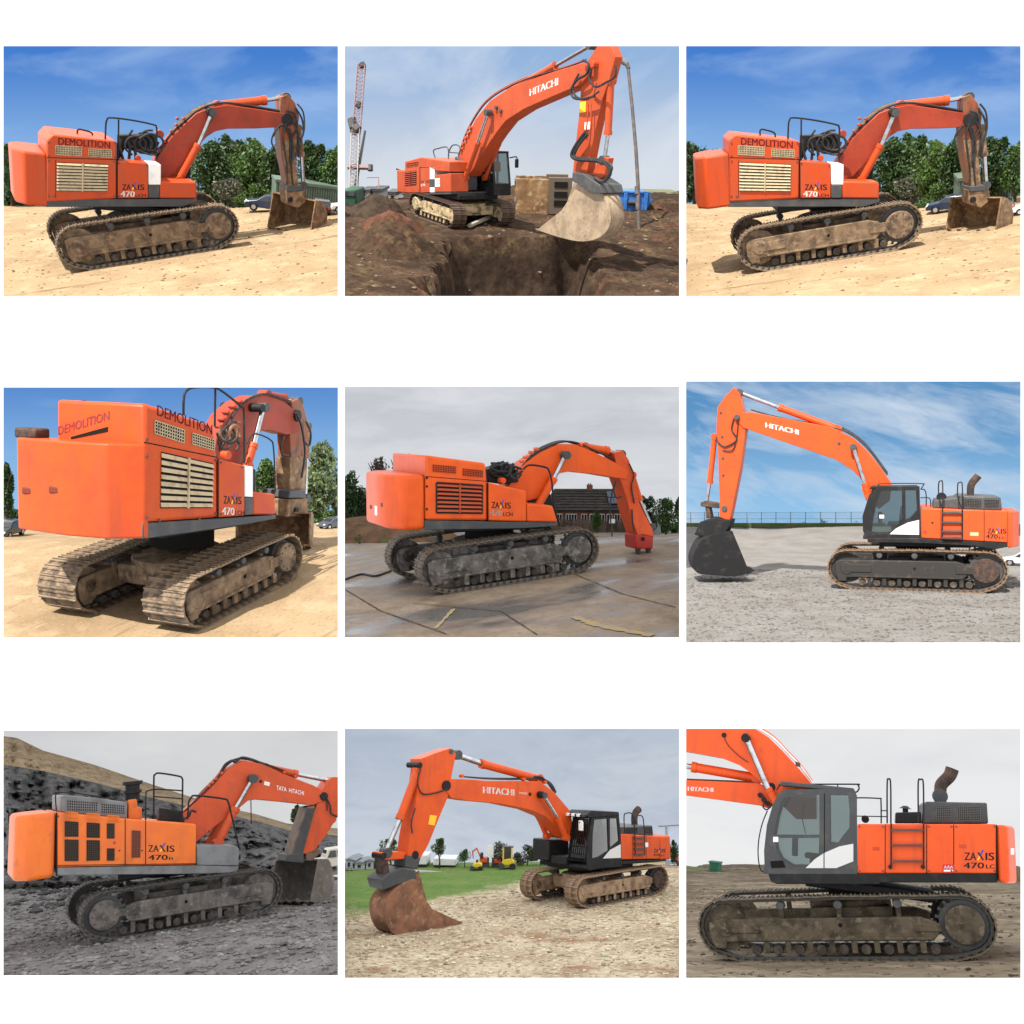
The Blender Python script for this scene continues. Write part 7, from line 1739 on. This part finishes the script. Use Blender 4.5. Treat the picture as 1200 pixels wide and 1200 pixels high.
    e.prism('door_seam', [(497, 240), (500, 240), (500, 448), (497, 448)], 1.585, .01, mat=DARKNESS, parent=cab, bevel=0); e.prism('vent_panel', [(308, 478), (352, 475), (362, 500), (312, 502)], 1.595, .02, mat=DARKNESS, parent=cab, bevel=0)
    e.prism('inspection_sticker', [(318, 392), (336, 392), (336, 410), (318, 410)], 1.59, .006, mat=WHITE, parent=cab, bevel=0)
    e.tube('roof_rail', [(330, 228), (342, 212), (360, 208), (600, 207), (616, 210), (620, 222), (612, 234), (600, 234)], 1.5, .02, BLACK, parent=cab)
    for u in (400, 545): e.tube('rail_post', [(u, 208), (u, 224)], 1.5, .015, BLACK, parent=cab, smooth=False)
    e.tube('grab_rail', [(298, 300), (280, 345), (268, 400), (265, 450), (270, 495), (280, 514), (300, 516)], 1.5, .016, BLACK, parent=cab)
    e.tube('wiper', [(432, 380), (418, 320), (424, 270)], 1.0, .012, BLACK, parent=cab, smooth=False)
    # folded boom: the bend lies past the edge of the plot
    boom = e.prism('boom', [(-60, -60), (120, -40), (255, 12), (302, 42), (345, 84), (390, 132), (430, 178), (470, 228), (470, 330), (400, 330), (330, 262), (270, 195), (245, 172), (200, 140), (130, 112), (20, 92), (-60, 80)], .42, .84, bevel=.02)
    e.ram('boom_cylinder', (330, 270), (300, 222), (222, 42), .62, .10, OR, twin=-.62, rr=.085); e.boss('pin_boss', (220, 44), .80, .12, 1.6, BLACK); e.boss('boom_stop', (145, 34), .46, .07, .1, BLACK)
    e.tube('hydraulic_hose', [(145, 40), (160, 70), (195, 105), (230, 130)], .44, .012, RUBBER)
    for k in range(3): e.tube('boom_pipe', [(270, 14-k*3), (320, 46-k*3), (370, 98-k*3), (412, 142-k*3), (455, 200-k*3)], .3-.2*k, .03, WHITE if k == 0 else OR)
    e.prism('pipe_clamp', [(395, 126), (412, 132), (414, 146), (398, 142)], .4, .3, mat=DARK, bevel=.01)
    arm = e.prism('arm', [(-40, 190), (110, 196), (265, 203), (315, 225), (325, 262), (300, 292), (270, 282), (140, 264), (-40, 240)], .36, .72, bevel=.02)
    e.text('HITACHI', (18, 230), (108, 234), 15, .36, WHITETXT, arm, bold=.03)
    e.ram('arm_cylinder', (262, 186), (32, 146), (-30, 138), .05, .14, OR); e.tube('hydraulic_hose', [(15, 190), (110, 194), (230, 200), (285, 215)], .3, .025, RUBBER)
    for q in ((312, 216), (285, 262), (298, 275), (272, 245)): e.boss('arm_pin', q, .44, .07 if q[0] < 300 else .11, .88, BLACK)
    e.tube('hydraulic_hose', [(275, 240), (290, 262), (282, 285), (298, 296), (320, 270)], .46, .02, RUBBER)
    e.bolts([(622, 356), (704, 356), (622, 512), (704, 512), (866, 356), (945, 356), (866, 512), (945, 512), (962, 356), (1096, 356), (962, 512), (1096, 512)], 1.6, .022)
    P.set_far(490, 29, 10, lambda x, y: (0.02 if abs(abs(y)-1.5) < .9 and abs(x) < 4 else 1)*(.15*noise.noise(Vector((x*.12, y*1.1, 2)))+.09*noise.noise(Vector((x*.8, y*1.8, 5)))))
    MD = surf('mud', (.225, .182, .13), [((.135, .105, .074), .35, .40, .6, (.35, 1.6, 1)), ((.31, .26, .19), .9, .52, .7, (.3, 1.8, 1)), ((.075, .06, .042), 4, .52, .7, (.5, 1.5, 1))], rough=.9, bump=1.5, bscale=5)
    P.ground('mud_ground', MD, nx=200, ny=220, rough=.05, label='bare rutted mud of the plain')
    bb = [P.gpt(15, 885), P.gpt(1185, 885), P.gpt(15, 600), P.gpt(1185, 600)]
    P.scatter('mud_clods', surf('mud_clod', (.13, .10, .07), [((.07, .055, .04), 4, .45, .65)], rough=.95, island=.8), 3500, .02, .10, (min(p.x for p in bb), max(p.x for p in bb), min(p.y for p in bb), max(p.y for p in bb)), 'loose clods on the rutted mud', 12, .6)
    P.sky(skymat('sky_white_cloud', (232, 233, 235), (240, 240, 240), (222, 224, 227), .42, .68, scale=.07, stretch=(.6, 1, 2), z0=6, z1=24, seed=7.7, over=45.), canopy=True)
    GRS = surf('plain_grass', (.20, .20, .10), [((.13, .15, .06), .5, .4, .62), ((.28, .25, .15), 2, .52, .7)], rough=.95)
    block(P, (-40, 516), (1240, 516), 14, 5, GRS, 'grass_verge', 'dull green verge on the horizon of the plain', None, 'structure', part='verge_surface', bevel=.1)
    r2, w, H, k = block(P, (92, 515), (127, 515), 30, 1.6, surf('tank_green', (.03, .15, .085), rough=.6), 'storage_box', 'small green box alone on the plain before the cab', 'box', bevel=.03); MB().box((-.06, -.06, H), (w+.06, 1.66, H+.1)).build('lid', surf('tank_green', (.03, .15, .085)), r2, bevel=.02); MB().box((w*.2, -.03, H*.2), (w*.8, 0, H*.85)).build('door', surf('tank_green_dark', (.02, .11, .06)), r2)
    EB = surf('bank_brown', (.14, .10, .065), [((.09, .065, .04), 1.5, .42, .6)], rough=.95, bump=.8, bscale=4)
    a = P.gpt(1130, 552); k = P.mpp(a); mb = MB(); vs = []
    for i in range(25):
        for j in range(7):
            t = j/6; vs.append((i*6*k, 3.*t, math.sin(math.pi*t)*(60*k*min(1, i/8))*(1+.2*noise.noise(Vector((i*.4, t*2, 0))))-.1))
    mb.add(vs, [(i*7+j, i*7+7+j, i*7+8+j, i*7+j+1) for i in range(24) for j in range(6)]); tag(mb.build('earth_bank', EB, None, P.frame(a)), 'brown earth bank behind the counterweight of the muddy machine', None, None, 'structure')
    P.finish()
site_mud()
